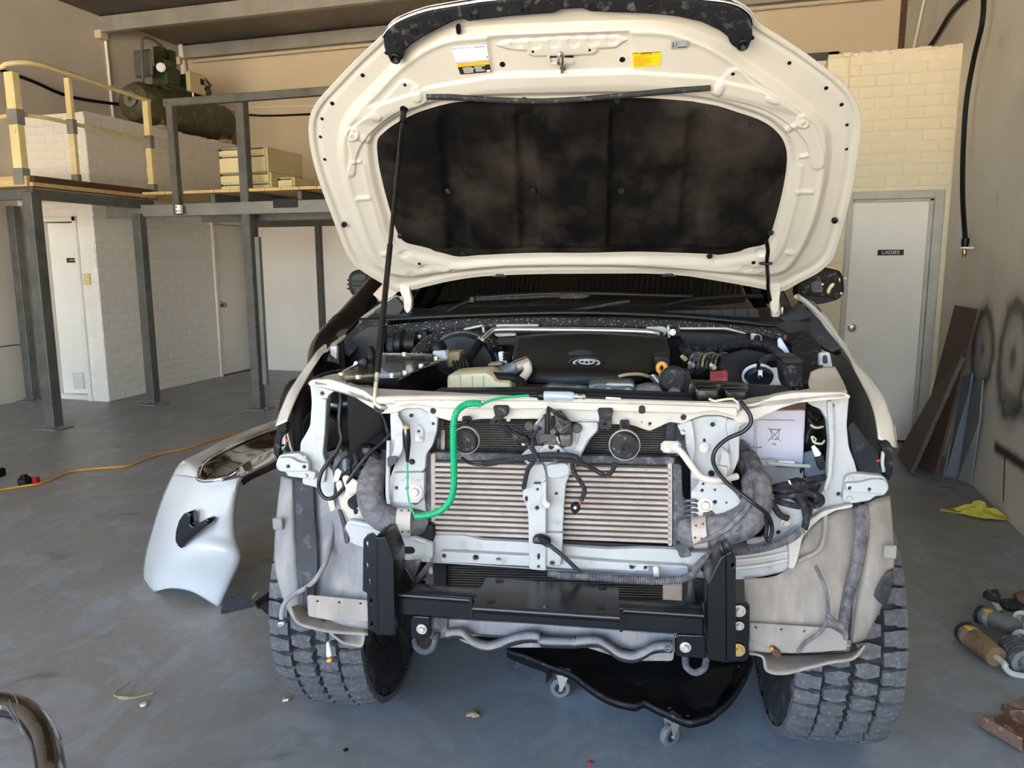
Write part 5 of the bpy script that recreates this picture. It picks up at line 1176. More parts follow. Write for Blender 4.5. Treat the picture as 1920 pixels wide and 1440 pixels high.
# black discs paint in the shade of pressed holes; some are real plugs
for (x, y, r) in ((725,99,4),(680,141,4),(623,194,4),(604,223,3.2),(601,257,3.2),(609,299,3.2),(1410,71,4.5),(1480,118,4),(1549,165,4),(1578,196,4),(1588,234,3.4),(1587,280,3.2),(762,150,3),(1373,129,3.4),(943,116,5.5),(1167,107,5.5),(1000,90,2.6),(1106,87,2.6),(788,487,3),(1412,485,4),(1260,448,0.5)):
    m = MB(); a = hp(x, y); rr_ = r*(hp(x+1, y)-a).length; c = hp(x, y, .0045 if (x < 640 or x > 1545 or y > 480 or (x, y) in ((725,99),(680,141),(1410,71),(1480,118))) else .02)
    hh = float(hood_h(np.array([[float(x)]]), np.array([[float(y)]]))[0, 0]); c = hp(x, y, hh); m.lathe([(0,-.002),(rr_,-.002),(rr_,.0012),(rr_*.7,.0018),(0,.0008)], c, HN, 12); obj('plug', m, 'rubber', bon)
m = MB(); m.v = []; hplate('vent_hole', bar(861,42,862,52,4.5), .02, .004, 'rubber', bon, 0, 0)
for (x, y) in ((646,418),(1564,410)):
    m = MB(); m.lathe([(0,0),(.009,0),(.01,.008),(.007,.014),(0,.015)], hp(x, y, .003), HN, 12); obj('bump_stop', m, 'rubber', bon)
for (x, y) in ((937,514),(1254,513)):
    m = MB(); m.box(hp(x, y, .004), (.03, .01, .012), bev=.003); m.box(hp(x, y+2, .006), (.05, .006, .004)); obj('seal_clip', m, 'rubber', bon)
# striker
sk = hplate('striker_hole', [(1030,96),(1045,94),(1048,84),(1056,84),(1060,93),(1076,95),(1076,103),(1060,102),(1031,103)], .013, .004, 'rubber', bon, .001, 2)
hplate('striker_base', [(1026,96),(1031,95),(1033,112),(1052,110),(1076,108),(1076,113),(1030,116)], .016, .006, 'inner_white', bon, .001, 2)
m = MB(); m.tube(smooth([hp(1049,112,.02), hp(1049,100,.05), hp(1050,86,.05), hp(1053,82,.045), hp(1056,88,.04), hp(1056,112,.03), hp(1054,128,.02)], 5), .0045, 8); obj('striker', m, 'alu', bon)
m = MB(); m.lathe([(0,0),(.008,0),(.008,.012),(0,.014)], hp(1056,118,.014), HN, 10); obj('striker_bolt', m, 'alu', bon)
# labels under the bonnet
pm('ink', '#2b2b30', rough=.6); pm('sticker_white', '#ece9ee', rough=.4); pm('sticker_yellow', '#f0bd12', rough=.4); pm('sticker_amber', '#e9a92c', rough=.4); pm('sticker_grey', '#a7a8ac', rough=.35, metal=.4); pm('sticker_black', '#25231f', rough=.4); pm('ink_grey', '#a8a3b0', rough=.6); pm('ink_brown', '#a87d10', rough=.6); pm('print_pale', '#cfcabf', rough=.6)
def sticker(cs, mat, prints, label):
    """cs: corners tl,tr,br,bl; prints: (u0,v0,u1,v1,material)"""
    C4 = [hp(x, y, float(hood_h(np.array([[float(x)]]), np.array([[float(y)]]))[0, 0])) for x, y in cs]
    mx = max((c-HP0).dot(HN) for c in C4); C4 = [c+HN*(mx-(c-HP0).dot(HN)+.0015) for c in C4]
    def Q(u, v, h): return C4[0]*(1-u)*(1-v)+C4[1]*u*(1-v)+C4[2]*u*v+C4[3]*(1-u)*v+HN*h
    m = MB(); m.prism([Q(0,0,0), Q(1,0,0), Q(1,1,0), Q(0,1,0)], HN*.0006); s = obj('sticker', m, mat, bon, label=label, sd=0)
    by_ = {}
    for (a, b, c, d, mt) in prints:
        q = by_.setdefault(mt, MB()); q.add([Q(a,b,.0011), Q(c,b,.0011), Q(c,d,.0011), Q(a,d,.0011)], [(0,1,2,3)])
    for mt, q in by_.items(): obj('print', q, mt, bon, sd=0, kind='stuff')
    return Q
rr = random.Random(12)
pr1 = [(.0,.05,.13,.17,'ink_grey'), (.15,.05,.55,.13,'ink_grey'), (.62,.03,.95,.16,'ink_grey'), (.94,.8,.99,.88,'ink')]
for i in range(9):
    for k in range(3): pr1.append((.05+k*.17, .24+i*.078, .05+k*.17+rr.uniform(.08,.15), .262+i*.078, 'ink_grey'))
for q in ((.6,.22,.605,.85),(.72,.2,.725,.85),(.6,.22,.9,.235),(.78,.36,.88,.39),(.6,.84,.72,.86),(.75,.84,.92,.86)): pr1.append((*q, 'ink_grey'))
sticker([(848,81),(914,76),(918,103),(857,108)], 'sticker_white', pr1, 'white emissions label crowded with fine print')
pr2 = [(0,0,1,.3,'sticker_amber'), (.12,.09,.4,.2,'ink_brown')]
for i in range(5):
    pr2.append((.14, .4+i*.11, .14+rr.uniform(.28,.36), .45+i*.11, 'print_pale')); pr2.append((.52, .36+i*.11, .52+rr.uniform(.2,.34), .41+i*.11, 'print_pale'))
pr2 += [(.86,.78,.98,.95,'print_pale')]
sticker([(858,112),(918,106),(923,127),(865,132)], 'sticker_black', pr2, 'black caution label with amber heading')
pr3 = [(.02+k*.06, .0, .05+k*.06, .1, 'ink') for k in range(4)]+[(.76+k*.06, .0, .79+k*.06, .1, 'ink') for k in range(4)]+[(.28,.02,.72,.09,'ink')]+[(.26,.14,.68,.19,'ink_brown')]
for i in range(9): pr3.append((.05, .26+i*.078, .05+rr.uniform(.35,.85), .295+i*.078, 'ink_brown'))
Q3 = sticker([(1186,91),(1239,88),(1238,115),(1186,118)], 'sticker_yellow', pr3, 'yellow warning label with striped heading')
pr4 = [(.1,.2,.16,.8,'ink'), (.22,.15,.26,.8,'ink_grey'), (.3,.2,.34,.85,'ink'), (.42,.8,.95,.92,'ink'), (.42,.25,.9,.35,'ink_grey'), (.42,.5,.85,.6,'ink_grey')]
sticker([(1258,68),(1290,66),(1289,80),(1258,82)], 'sticker_grey', pr4, 'small silver label')
# rubber seal strip and prop rod
m = MB(); m.tube(smooth([hp(803,170,.03), hp(850,170,.03), hp(900,174,.03), hp(1000,178,.03), hp(1080,175,.03), hp(1180,166,.03), hp(1260,158,.03), hp(1331,153,.03)], 6), .0075, 10); m.tube(smooth([hp(803,174,.027), hp(900,178,.027), hp(1000,182,.027), hp(1100,177,.027), hp(1331,157,.027)], 6), .004, 8); obj('seal_strip', m, 'rubber_dusty', bon)
m = MB(); m.lathe([(0,0),(.016,0),(.013,.01),(.006,.012),(0,.012)], hp(760,193,.02), HN, 16); obj('rod_socket', m, 'rubber', bon)
pr0 = hp(761,196,.04); pr1_ = tp(703,741,-.002); mid = pr0.lerp(pr1_, .82); rod = MB()
rod.tube([pr0, pr0.lerp(pr1_, .04)], .0095, 12); rod.tube([pr0.lerp(pr1_,.04), pr0.lerp(pr1_, .5)], .0062, 10); rod.tube([pr0.lerp(pr1_,.5), pr0.lerp(pr1_, .76)], .0082, 12)
ro = obj('prop_rod', rod, 'black_satin', truck, label='black bonnet prop rod with silver foot')
m = MB(); m.tube([pr0.lerp(pr1_,.76), pr0.lerp(pr1_, .93)], .0092, 12); obj('rod_grip', m, 'rubber', ro)
m = MB(); m.tube(smooth([pr0.lerp(pr1_,.92), pr1_, tp(704,755,-.01), tp(712,763,-.012), tp(722,765,-.005)], 5), .0056, 10); obj('rod_foot', m, 'bolt_zinc', ro)
m = MB(); m.lathe([(.007,0),(.016,0),(.014,.008),(.007,.008)], tp(712,763,.0), (0,-1,0), 16, True); obj('rod_clip', m, 'rubber_dusty', ro)
# hinges
for (o1, nm) in (([(750,520),(758,513),(766,520),(768,545),(772,560),(771,580),(764,589),(757,580),(757,562),(750,548)], 0), ([(1440,522),(1452,515),(1462,522),(1464,545),(1462,558),(1460,585),(1451,592),(1446,580),(1443,560),(1440,545)], 1)):
    hg = T('bonnet_hinge', 'chassis_cream', o1, 1.0, .03, r=5)
    xx = o1[3][0]-8 if nm == 0 else o1[3][0]-10
    T('hinge_leg', 'chassis_cream', [(xx-6,560),(xx+8,562),(xx+10,590),(xx,600),(xx-8,590)] , 1.03, .02, parent=hg)
    bolt((xx-2 if nm == 0 else xx, 524), .998, .008, 'chassis_cream', hg)
    T('hinge_post', 'alu', [(xx-9 if nm == 0 else xx+10,575),(xx-6 if nm == 0 else xx+16,575),(xx-8 if nm == 0 else xx+14,606),(xx-12 if nm == 0 else xx+8,606)], 1.06, .008, parent=hg)
tube('washer_hose', 'rubber', [(1437,452,.66),(1440,470,.7),(1438,490,.74),(1440,520,.9),(1441,548,.98),(1448,575,1.02)], .0065)
T('hose_clip', 'rubber', [(1422,492),(1436,490),(1450,492),(1448,497),(1424,497)], .74, .008)

# ================================================================ windscreen, cowl, cabin
m = MB(); rows = []
for i in range(9):
    f = i/8; r = []
    for k in range(17):
        u = k/16*2-1; r.append(((.74-.12*f)*u, 1.13+.85*f+.16*u*u*(1-.3*f), 1.285+.53*f-.02*u*u))
    rows.append(r)
m.grid(rows); ws_ = obj('windscreen', m, 'glass_dark', truck, thick=.006, sd=80)
def prismx(name, mat, prof, x0, x1, parent=None, bev=0, **k):
    m = MB(); m.prism([(x0, y, z) for y, z in prof], (x1-x0, 0, 0)); return obj(name, m, mat, parent or truck, **k)
cab = prismx('cabin', 'paint_white', [(1.3,1.12),(1.3,1.2),(1.98,1.79),(2.2,1.83),(4.2,1.80),(4.55,1.2),(4.6,.6),(1.3,.45)], -.7, .7)
for sg in (-1, 1):
    m = MB(); rows = []
    for (y, z, x) in ((1.18,1.24,.80),(1.98,1.79,.62),(2.3,1.82,.64),(3.2,1.81,.65),(4.2,1.78,.62)):
        rows.append([(sg*(x-.02), y, z), (sg*(x+.02), y, z-.005), (sg*(x+.045+(.06 if y > 1.5 else .02)), y+.02, z-.07)])
    m.grid(rows); obj('roof_rail', m, 'black_gloss', cab, thick=.01)
    m = MB(); m.grid([[(sg*.87, y, 1.16), (sg*(.80 if y > 1.5 else .85), y+dy, 1.5 if y > 1.5 else 1.24), (sg*(.69 if y > 1.9 else .8), y+dy*2.0, 1.73 if y > 1.9 else 1.3)] for y, dy in ((1.35,0),(1.75,.1),(2.1,.0),(3.2,0),(4.3,-.05))]); obj('side_glass', m, 'glass_dark', cab, thick=.005)
    for a, b in ((1.25,2.3),(2.31,3.2)):
        m = MB(); m.grid(loftrows([[(sg*.88, y, 1.17), (sg*.925, y, 1.0), (sg*.925, y, .75), (sg*.89, y, .5)] for y in (a, (a+b)/2, b)], 3, 4)); d_ = obj('door', m, 'paint_white', cab, thick=.02, sd=60)
        m = MB(); m.box((sg*.945, b-.16, 1.02), (.02, .2, .03), bev=.006); obj('door_handle', m, 'black_plastic', d_)
    m = MB(); m.grid(loftrows([[(sg*.88, y, 1.17), (sg*.925, y, 1.0), (sg*.925, y, .85 if 3.3 < y < 3.9 else .6)] for y in (3.21, 3.45, 3.8, 4.3, 4.55)], 3, 4)); obj('quarter_panel', m, 'paint_white', cab, thick=.02, sd=60)
# cowl: seal, dusty speckled panel, vents, wipers
pm('speckle', '#121212', '#191919', sc=20, rough=.7, c3='#c9c3b8', sc3=150, lo3=.6, hi3=.66)
cw = tsheet('cowl_panel', 'speckle', [[(632,604,.94),(700,612,.94),(780,604,.96),(900,597,.97),(1080,594,.97),(1260,600,.97),(1400,611,.96),(1470,618,.95),(1510,616,.94)], [(650,634,.93),(720,642,.93),(780,632,.95),(900,616,.955),(1080,613,.955),(1260,616,.955),(1400,626,.95),(1470,640,.94),(1500,650,.93)]], th=.006, su=3)
tube('cowl_seal', 'rubber', [(628,606,.9),(660,600,.93),(700,601,.95),(760,597,.965),(900,590,.975),(1080,586,.975),(1260,592,.975),(1380,602,.965),(1440,609,.96),(1490,606,.95),(1520,600,.92)], .0095, cw)
tsheet('cowl_top', 'black_plastic', [[(690,600,.96),(780,597,.97),(900,590,.98),(1080,586,.98),(1260,592,.98),(1400,604,.97),(1500,604,.96)], [(720,572,1.15),(800,580,1.16),(900,577,1.15),(1080,574,1.14),(1260,577,1.15),(1400,580,1.17),(1480,572,1.18)]], cw, th=.006)
for x in (1012, 1088, 1165):
    T('cowl_joint', 'rubber', [(x-1.2,596),(x+1.2,596),(x+1.2,615),(x-1.2,615)], .94, .006, parent=cw)
tsheet('firewall_trim', 'black_plastic', [[(720,640,.93),(780,630,.945),(900,615,.95),(1080,612,.95),(1260,615,.95),(1400,625,.945),(1500,650,.93)], [(720,720,.95),(780,720,.97),(900,720,.98),(1080,720,.98),(1260,720,.98),(1400,720,.97),(1500,730,.95)]], cw, th=.006)
g_ = T('cowl_grille', 'black_plastic', [(1245,583),(1420,577),(1428,600),(1400,602),(1252,592)], 1.03, .01, parent=cw)
for i in range(14):
    x = 1250+i*12.4; T('grille_slat', 'rubber', [(x,584-i*.4),(x+4,584-i*.4),(x+6,596),(x+2,596)], 1.024, .006, parent=cw) if i % 2 == 0 else None
w1 = tube('wiper', 'rubber', [(822,594,1.08),(850,578,1.09),(885,562,1.12)], .009); T('wiper_joint', 'rubber', [(880,556),(890,556),(890,568),(880,568)], 1.1, .02, parent=w1)
tube('wiper_arm', 'rubber_dusty', [(885,562,1.12),(960,559,1.12),(1020,556,1.12),(1080,554,1.12)], .006, w1); tube('wiper_blade', 'rubber', [(890,558,1.14),(1000,552,1.15),(1100,550,1.15),(1300,556,1.18)], .008, w1); tube('blade_spine', 'alu', [(880,566,1.11),(850,580,1.1),(822,596,1.08)], .003, w1)
T('wiper_boot', 'rubber_dusty', [(1040,552),(1058,549),(1090,550),(1110,554),(1095,560),(1050,560)], 1.11, .02, parent=w1)
w2 = tube('wiper', 'rubber_dusty', [(1060,584,1.03),(1100,578,1.04),(1165,567,1.07),(1180,565,1.08)], .006); tube('wiper_blade', 'rubber', [(1240,574,1.06),(1300,562,1.1),(1380,556,1.14),(1430,556,1.16)], .008, w2)
# black side plates along the top of the inner wings
T('wing_cover', 'black_plastic', [(622,660),(648,640),(690,612),(722,608),(722,640),(700,680),(660,700),(640,700),(628,690)], .78, .02, r=6)
T('wing_cover', 'black_plastic', [(1450,610),(1500,600),(1530,628),(1580,660),(1572,668),(1540,655),(1500,640)], .84, .02, r=6)
T('wing_cover', 'black_plastic', [(716,606),(738,604),(760,575),(742,555),(700,585)], 1.0, .02)
tsheet('wing_liner', 'liner_dark', [[(1462,595,1.0),(1480,585,1.02),(1496,566,1.08)], [(1500,625,.85),(1525,615,.87),(1548,612,.9)], [(1560,660,.66),(1575,655,.68),(1590,655,.7)]], th=.005)
tsheet('wing_liner', 'liner_dark', [[(748,560,1.12),(760,572,1.08),(770,590,1.0)], [(690,596,.96),(700,604,.94),(712,612,.92)], [(625,650,.68),(640,660,.7),(655,668,.72)]], th=.005)
# ================================================================ snorkel and mirrors
sn = tube('snorkel', 'black_gloss', [(612,704,.6),(612,678,.66),(616,656,.74),(632,634,.84),(660,604,1.0),(690,568,1.2),(722,528,1.42),(752,488,1.66),(780,450,1.9)], .066, n=28, label='glossy black snorkel rising along the windscreen pillar')
m = MB(); a = tp(642,624,.9); b = tp(648,617,.93); m.tube([a, b], .0685, 28); obj('snorkel_joint', m, 'black_gloss', sn)
T('pillar_panel', 'black_gloss', [(668,606),(700,572),(740,556),(752,540),(720,528),(690,560)], 1.15, .03, parent=sn)
T('pillar_panel', 'black_gloss', [(704,556),(735,520),(780,480),(820,480),(812,520),(775,553),(740,556)], 1.32, .04, parent=sn)
mi = T('door_mirror', 'black_plastic', [(650,520),(656,510),(668,505),(686,506),(694,516),(690,540),(674,556),(660,556),(652,545)], 1.5, .12, bev=.02, r=8, label='black ribbed back of the door mirror beside the snorkel')
for k in range(3): tube('mirror_rib', 'rubber_dusty', [(651,525+k*8,1.495),(668,528+k*8,1.49),(688,526+k*8,1.495)], .004, mi, 8)
mr = T('door_mirror', 'black_dusty', [(1496,532),(1520,515),(1545,501),(1564,503),(1578,509),(1583,522),(1585,542),(1583,552),(1574,562),(1547,569),(1509,573),(1494,552)], 1.45, .1, bev=.015, r=6, label='stripped black door mirror with its inner works showing')
T('mirror_lip', 'black_plastic', [(1495,551),(1540,556),(1574,560),(1547,569),(1509,573)], 1.44, .03, parent=mr); T('mirror_motor', 'cabinet_cream', [(1550,550),(1552,540),(1560,530),(1566,531),(1564,537),(1558,542),(1556,551)], 1.44, .02, parent=mr)
T('mirror_frame', 'bolt_zinc', [(1573,521),(1576,521),(1576,529),(1574,529)], 1.44, .01, parent=mr); T('mirror_plate', 'tank_grey', [(1520,530),(1540,525),(1545,548),(1522,548)], 1.445, .01, parent=mr); T('mirror_plate', 'loom', [(1560,518),(1572,516),(1572,530),(1563,528)], 1.445, .012, parent=mr)
tube('mirror_wire', 'timber_pale', [(1551,500,1.44),(1565,503,1.43),(1576,505,1.43)], .005, mr, 8); T('mirror_foot', 'black_plastic', [(1515,570),(1530,571),(1534,590),(1522,600),(1516,590)], 1.5, .06, parent=mr)
for (x, y) in ((1585,522),(1542,533),(1577,550)): disc('mirror_screw', 'bolt_zinc', (x, y), 1.44, .005, .004, mr, n=8)
# ================================================================ engine bay
pm('tank_cream', '#c4bf9f', '#bab48f', sc=6, rough=.4, spec=.5); pm('tank_white', '#cfd6da', rough=.4); pm('tan_plastic', '#9c8a66', rough=.5)
pm('acrylic', '#f2f2ee', rough=.05, trans=1.0, ior=1.3); pm('booster', '#1c2530', '#151b23', sc=9, rough=.45); pm('cast', '#6f7674', '#5b615f', sc=20, rough=.55, metal=.4, c3='#8a8f89', sc3=45)
pm('cover_black', '#0d0d0d', '#151413', sc=3, rough=.5, spec=.35, c3='#2e2b28', sc3=5, lo3=.6, hi3=.85); pm('orange_ring', '#cf8d38', rough=.4); pm('pink_rag', '#b04a50', '#8f3a40', sc=20, rough=.9, bump=.4)
pm('battery', '#c6c4cf', '#bcbac6', sc=3, rough=.4); pm('battery_ink', '#4c4a58', rough=.6); pm('chassis_blue', '#8a9aa6', '#7a8994', sc=9, rough=.6); pm('filter', '#8d6a48', '#6f5238', sc=20, rough=.8)
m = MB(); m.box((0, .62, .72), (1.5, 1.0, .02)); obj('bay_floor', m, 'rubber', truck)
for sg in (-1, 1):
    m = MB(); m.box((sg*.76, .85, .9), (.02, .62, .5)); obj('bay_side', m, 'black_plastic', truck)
def tzprism(name, mat, px, z, dz, parent=None, bev=0, **k):
    m = MB(); m.prism([tz(x, y, z) for x, y in px], (0, 0, dz)); return obj(name, m, mat, parent or truck, **k)
# airbox with a clear lid
AB = [(637,702),(703,664),(812,666),(823,673),(747,706),(650,711)]
ab = tzprism('airbox', 'black_satin', AB, 1.185, -.3, label='black box with a clear screwed lid beside the prop rod')
tzprism('lid', 'acrylic', [(636,702),(703,663),(813,665),(825,673),(748,708),(649,712)], 1.2, -.008, ab)
m = MB()
for a_, b_ in zip(AB, AB[1:]+AB[:1]):
    m.tube([tz(*a_, 1.188), tz(*b_, 1.188)], .005, 6)
obj('lid_edge', m, 'alu', ab)
for q in ((640,703),(672,708),(735,704),(760,699),(790,686),(818,672),(758,664),(705,666)):
    m = MB(); m.lathe([(0,0),(.008,0),(.008,.006),(.0,.007)], tz(*q, 1.2), n=10); obj('screw', m, 'bolt_zinc', ab)
m = MB(); m.cyl(tz(730,682,1.186)+Vector((0,0,-.0)), tz(785,678,1.186), .012, 12); obj('filter', m, 'filter', ab)
T('airbox_front', 'liner_dark', [(660,716),(745,712),(748,760),(728,790),(728,850),(676,850)], .16, .02, parent=ab); T('airbox_edge', 'black_satin', [(724,712),(748,710),(752,748),(736,748)], .15, .02, parent=ab)
T('tape_mark', 'tan_plastic', [(705,738),(711,728),(716,726),(719,733),(714,741),(706,742)], .14, .004, parent=ab, r=3)
rl = T('relay_box', 'black_plastic', [(670,676),(684,670),(697,692),(680,701),(671,686)], .3, .05, label='small black relay box on the clear lid'); T('relay_face', 'tank_grey', [(671,678),(681,674),(692,692),(681,698)], .295, .006, parent=rl); T('relay_plug', 'black_dusty', [(686,655),(692,648),(700,662),(698,690),(692,680)], .32, .03, parent=rl)
T('white_clip', 'white_plastic', [(662,680),(668,676),(672,684),(669,688),(663,690)], .29, .01, parent=rl)
# coolant bottle
cb2 = T('coolant_bottle', 'tank_cream', [(837,708),(842,703),(870,700),(914,698),(924,705),(930,715),(954,716),(959,721),(959,738),(837,738)], .24, .14, bev=.012, r=6, label='yellowed coolant bottle behind the radiator support')
for x in (862, 884, 905): T('bottle_rib', 'tank_cream', [(x-2,704),(x+2,704),(x+2,736),(x-2,736)], .236, .01, parent=cb2)
tube('bottle_hose', 'rubber', [(917,703,.3),(935,706,.28),(960,708,.28),(978,716,.26),(986,730,.22),(980,742,.2)], .012); tube('thin_hose', 'rubber_dusty', [(820,690,.5),(840,702,.4),(846,705,.35)], .004)
# brake booster and its reservoir
m = MB(); m.lathe([(0,-.07),(.05,-.07),(.07,-.05),(.12,-.03),(.132,0),(.132,.03),(.1,.06)], tp(868,690,.86), (0,1,0), 36); bo = obj('brake_booster', m, 'booster', truck)
m = MB(); m.lathe([(.13,-.002),(.138,0),(.138,.01),(.13,.012)], tp(868,690,.86), (0,1,0), 40, True); obj('booster_rim', m, 'tank_grey', bo)
rs = T('fluid_reservoir', 'tank_white', [(810,657),(834,655),(840,676),(812,680)], .66, .06, bev=.008, label='brake fluid reservoir with black cap'); m = MB(); m.lathe([(0,.03),(.018,.03),(.03,.012),(.03,0),(0,0)][::-1], tp(822,655,.68), n=18); obj('cap', m, 'rubber', rs)
T('reservoir_body', 'tan_plastic', [(833,662),(862,659),(864,686),(838,690)], .68, .08, bev=.008, parent=rs)
for i in range(5):
    m = MB(); c = tp(856+i*6, 698-i*.5, .42); m.lathe([(.035,-.004),(.042,0),(.035,.004)], c, (1,.2,.3), 20); obj('bellows_ring', m, 'rubber_dusty', bo)
# air ducting under the cowl
tube('air_duct', 'speckle', [(780,672,.8),(800,648,.85),(835,632,.9),(880,630,.92),(915,642,.9),(930,660,.86)], .03, n=16)
m = MB(); m.lathe([(.03,0),(.045,.0),(.05,.012),(.05,.03),(.042,.04),(.045,.05),(.045,.08)], tp(742,645,.85), (1,0,0), 24); m.lathe([(.05,.012),(.055,.012),(.055,.03),(.05,.03)], tp(742,645,.85), (1,0,0), 24, True); obj('duct_joint', m, 'rubber', truck); m = MB(); m.cyl(tp(728,646,.85), tp(740,646,.85), .028, 16); obj('duct_stub', m, 'tank_grey', truck)
lb_ = T('black_box', 'black_plastic', [(772,622),(800,620),(803,652),(776,656)], .88, .05); T('white_label', 'paper', [(776,628),(789,627),(790,634),(777,635)], .875, .004, parent=lb_)
# alloy boost pipe across the back of the engine
ap = tube('boost_pipe', 'alu', [(901,641,.82),(912,630,.85),(921,622,.87),(930,619,.88),(960,618,.88),(1100,619,.88),(1212,622,.87),(1240,628,.84)], .0115, n=14, label='polished alloy pipe crossing behind the engine cover')
tube('rubber_joint', 'rubber', [(876,676,.7),(886,662,.76),(901,641,.82)], .016, ap, 14); m = MB(); a = tp(901,641,.82); b = tp(904,637,.825); m.tube([a, b], .018, 14); obj('hose_clamp', m, 'alu', ap)
tube('pipe_bend', 'rubber', [(872,672,.7),(868,684,.66),(880,690,.62)], .018, ap)
for (pts, mt) in (([(925,624),(968,624),(968,630),(930,632)], 'bar_white'), ([(930,608),(1010,608),(1010,612),(930,613)], 'chassis_cream'), ([(868,616),(905,608),(906,612),(870,620)], 'chassis_cream'), ([(903,612),(908,612),(909,630),(905,630)], 'chassis'), ([(1210,613),(1245,612),(1252,618),(1248,630),(1216,632)], 'chassis'), ([(1252,616),(1276,614),(1278,632),(1254,632)], 'black_plastic'), ([(1271,614),(1362,614),(1400,624),(1398,627),(1360,618),(1275,618)], 'chassis_cream'), ([(1408,624),(1428,628),(1430,641),(1408,640)], 'chassis_cream'), ([(1250,612),(1256,612),(1258,634),(1252,634)], 'bar_white'), ([(1115,618),(1132,618),(1132,626),(1116,626)], 'bar_white')):
    T('firewall_bracket', mt, pts, .9, .015)
bolt((1261,623), .89, .008, 'bolt_zinc'); bolt((1420,634), .89, .008, 'black_dusty')
tube('heater_hose', 'rubber_dusty', [(936,640,.8),(960,640,.78),(980,646,.74)], .014); tube('vacuum_pipe', 'alu', [(962,676,.6),(966,660,.66),(978,648,.72)], .004)
ej = T('connector', 'tank_white', [(933,660),(944,660),(946,672),(952,680),(946,692),(938,690),(936,676)], .55, .03)
for i in range(3): tube('connector_wire', 'rubber', [(944,664+i*5,.54),(955,662+i*6,.53),(958,672+i*4,.54)], .004, ej, 8)
T('regulator_block', 'tank_grey', [(914,684),(944,682),(946,698),(918,700)], .5, .05); T('regulator_cap', 'tan_plastic', [(914,682),(940,680),(942,685),(916,687)], .49, .05)
tube('turbo_pipe', 'cast', [(935,702,.4),(955,694,.4),(975,686,.4),(990,682,.42)], .02, n=14); tube('turbo_collar', 'alu', [(966,690,.38),(990,681,.4)], .023, n=14); tube('turbo_elbow', 'bar_white', [(988,684,.37),(990,695,.36),(978,712,.34)], .013)
# engine cover with its emblem
ec = tsheet('engine_cover', 'cover_black', [
  [(962,640,.86),(1030,634,.88),(1090,633,.88),(1160,634,.88),(1256,642,.86)],
  [(968,634,.80),(1035,629,.82),(1090,628,.82),(1160,630,.82),(1250,636,.80)],
  [(963,664,.58),(1030,660,.58),(1090,659,.58),(1160,663,.58),(1256,670,.58)],
  [(966,682,.46),(1030,684,.42),(1090,686,.40),(1160,690,.40),(1236,690,.46)],
  [(978,698,.40),(1036,702,.36),(1090,703,.345),(1160,704,.35),(1218,700,.40)],
  [(990,716,.38),(1040,720,.35),(1090,721,.34),(1150,719,.345),(1200,714,.38)]], label='matt black engine cover with an oval emblem', th=.012)
tube('cover_seam', 'rubber', [(1128,632,.8),(1128,645,.7),(1129,668,.52)], .003, ec, 6); tube('cover_seam', 'rubber', [(1060,634,.8),(1052,650,.68),(1045,664,.55)], .003, ec, 6)
T('cover_dip', 'black_plastic', [(1062,662),(1075,656),(1100,655),(1114,660),(1112,668),(1090,672),(1068,670)], .5, .02, parent=ec, r=6)
def ell(cx_, cy_, a, b, y, n=28): return [tp(cx_+a*cos(2*pi*i/n), cy_+b*sin(2*pi*i/n), y) for i in range(n)]
m = MB(); m.tube(ell(1100,679.5,31,9.5,.412), .006, 8, closed=True); obj('emblem_surround', m, 'black_plastic', ec); em = MB(); em.tube(ell(1100,680.5,24,6.4,.40), .0042, 8, closed=True); em.tube(ell(1100,678.5,14,3.8,.398), .0028, 6, closed=True); em.tube(ell(1100,681,5,5.2,.397), .0028, 6, closed=True); pm('emblem_grey', '#8d8d8a', rough=.35, metal=.6); obj('emblem', em, 'emblem_grey', ec)
T('bolt_cap', 'tank_grey', [(1022,636),(1030,635),(1032,640),(1024,641)], .76, .01, parent=ec); T('bolt_cap', 'tank_grey', [(1172,643),(1186,642),(1190,648),(1176,650)], .7, .01, parent=ec)
T('cover_block', 'cover_black', [(1225,668),(1254,668),(1258,688),(1254,700),(1232,696)], .44, .1, parent=ec)
tube('cover_lip', 'tan_plastic', [(1160,706,.34),(1178,702,.34),(1200,702,.35),(1216,706,.37)], .005, ec, 8)
# front of the engine: castings and pulley
T('alternator', 'cast', [(1102,722),(1118,718),(1184,718),(1192,726),(1190,742),(1104,742)], .26, .1, bev=.008, r=6); T('alternator_ear', 'bar_white', [(1134,722),(1140,719),(1186,720),(1190,726),(1180,724),(1144,725)], .25, .02)
for px in ((1141,735),(1177,736)): bolt(px, .25, .009, 'bolt_zinc')
T('front_casting', 'cast', [(1030,722),(1102,726),(1102,745),(1000,745),(1000,735)], .3, .05); 
for px in ((1046,730),(1085,729),(1068,734)): bolt(px, .295, .008, 'cast')
dr = tube('dipstick', 'tank_grey', [(1240,700,.34),(1238,715,.35),(1232,730,.36)], .006, label='oil dipstick with an orange ring')
m = MB(); m.tube(ell(1241,690,7.5,8.5,.335), .0065, 10, closed=True); obj('ring', m, 'orange_ring', dr); tube('ring_stem', 'orange_ring', [(1241,699,.335),(1240,706,.337)], .008, dr)
for i in range(5): tube('spring_coil', 'alu', [(1218+i*2.5,706+i*3,.36),(1226+i*2.5,704+i*3,.35),(1232+i*2.2,708+i*3,.36)], .004)
m = MB(); m.lathe([(0,-.02),(.03,-.024),(.036,-.018),(.042,-.012),(.042,.02),(0,.02)], tp(1264,714,.28), (.25,1,-.3), 26); obj('pulley', m, 'rubber_dusty', truck)
tube('grey_hose', 'rubber_dusty', [(1284,694,.36),(1290,706,.33),(1290,722,.28)], .008)
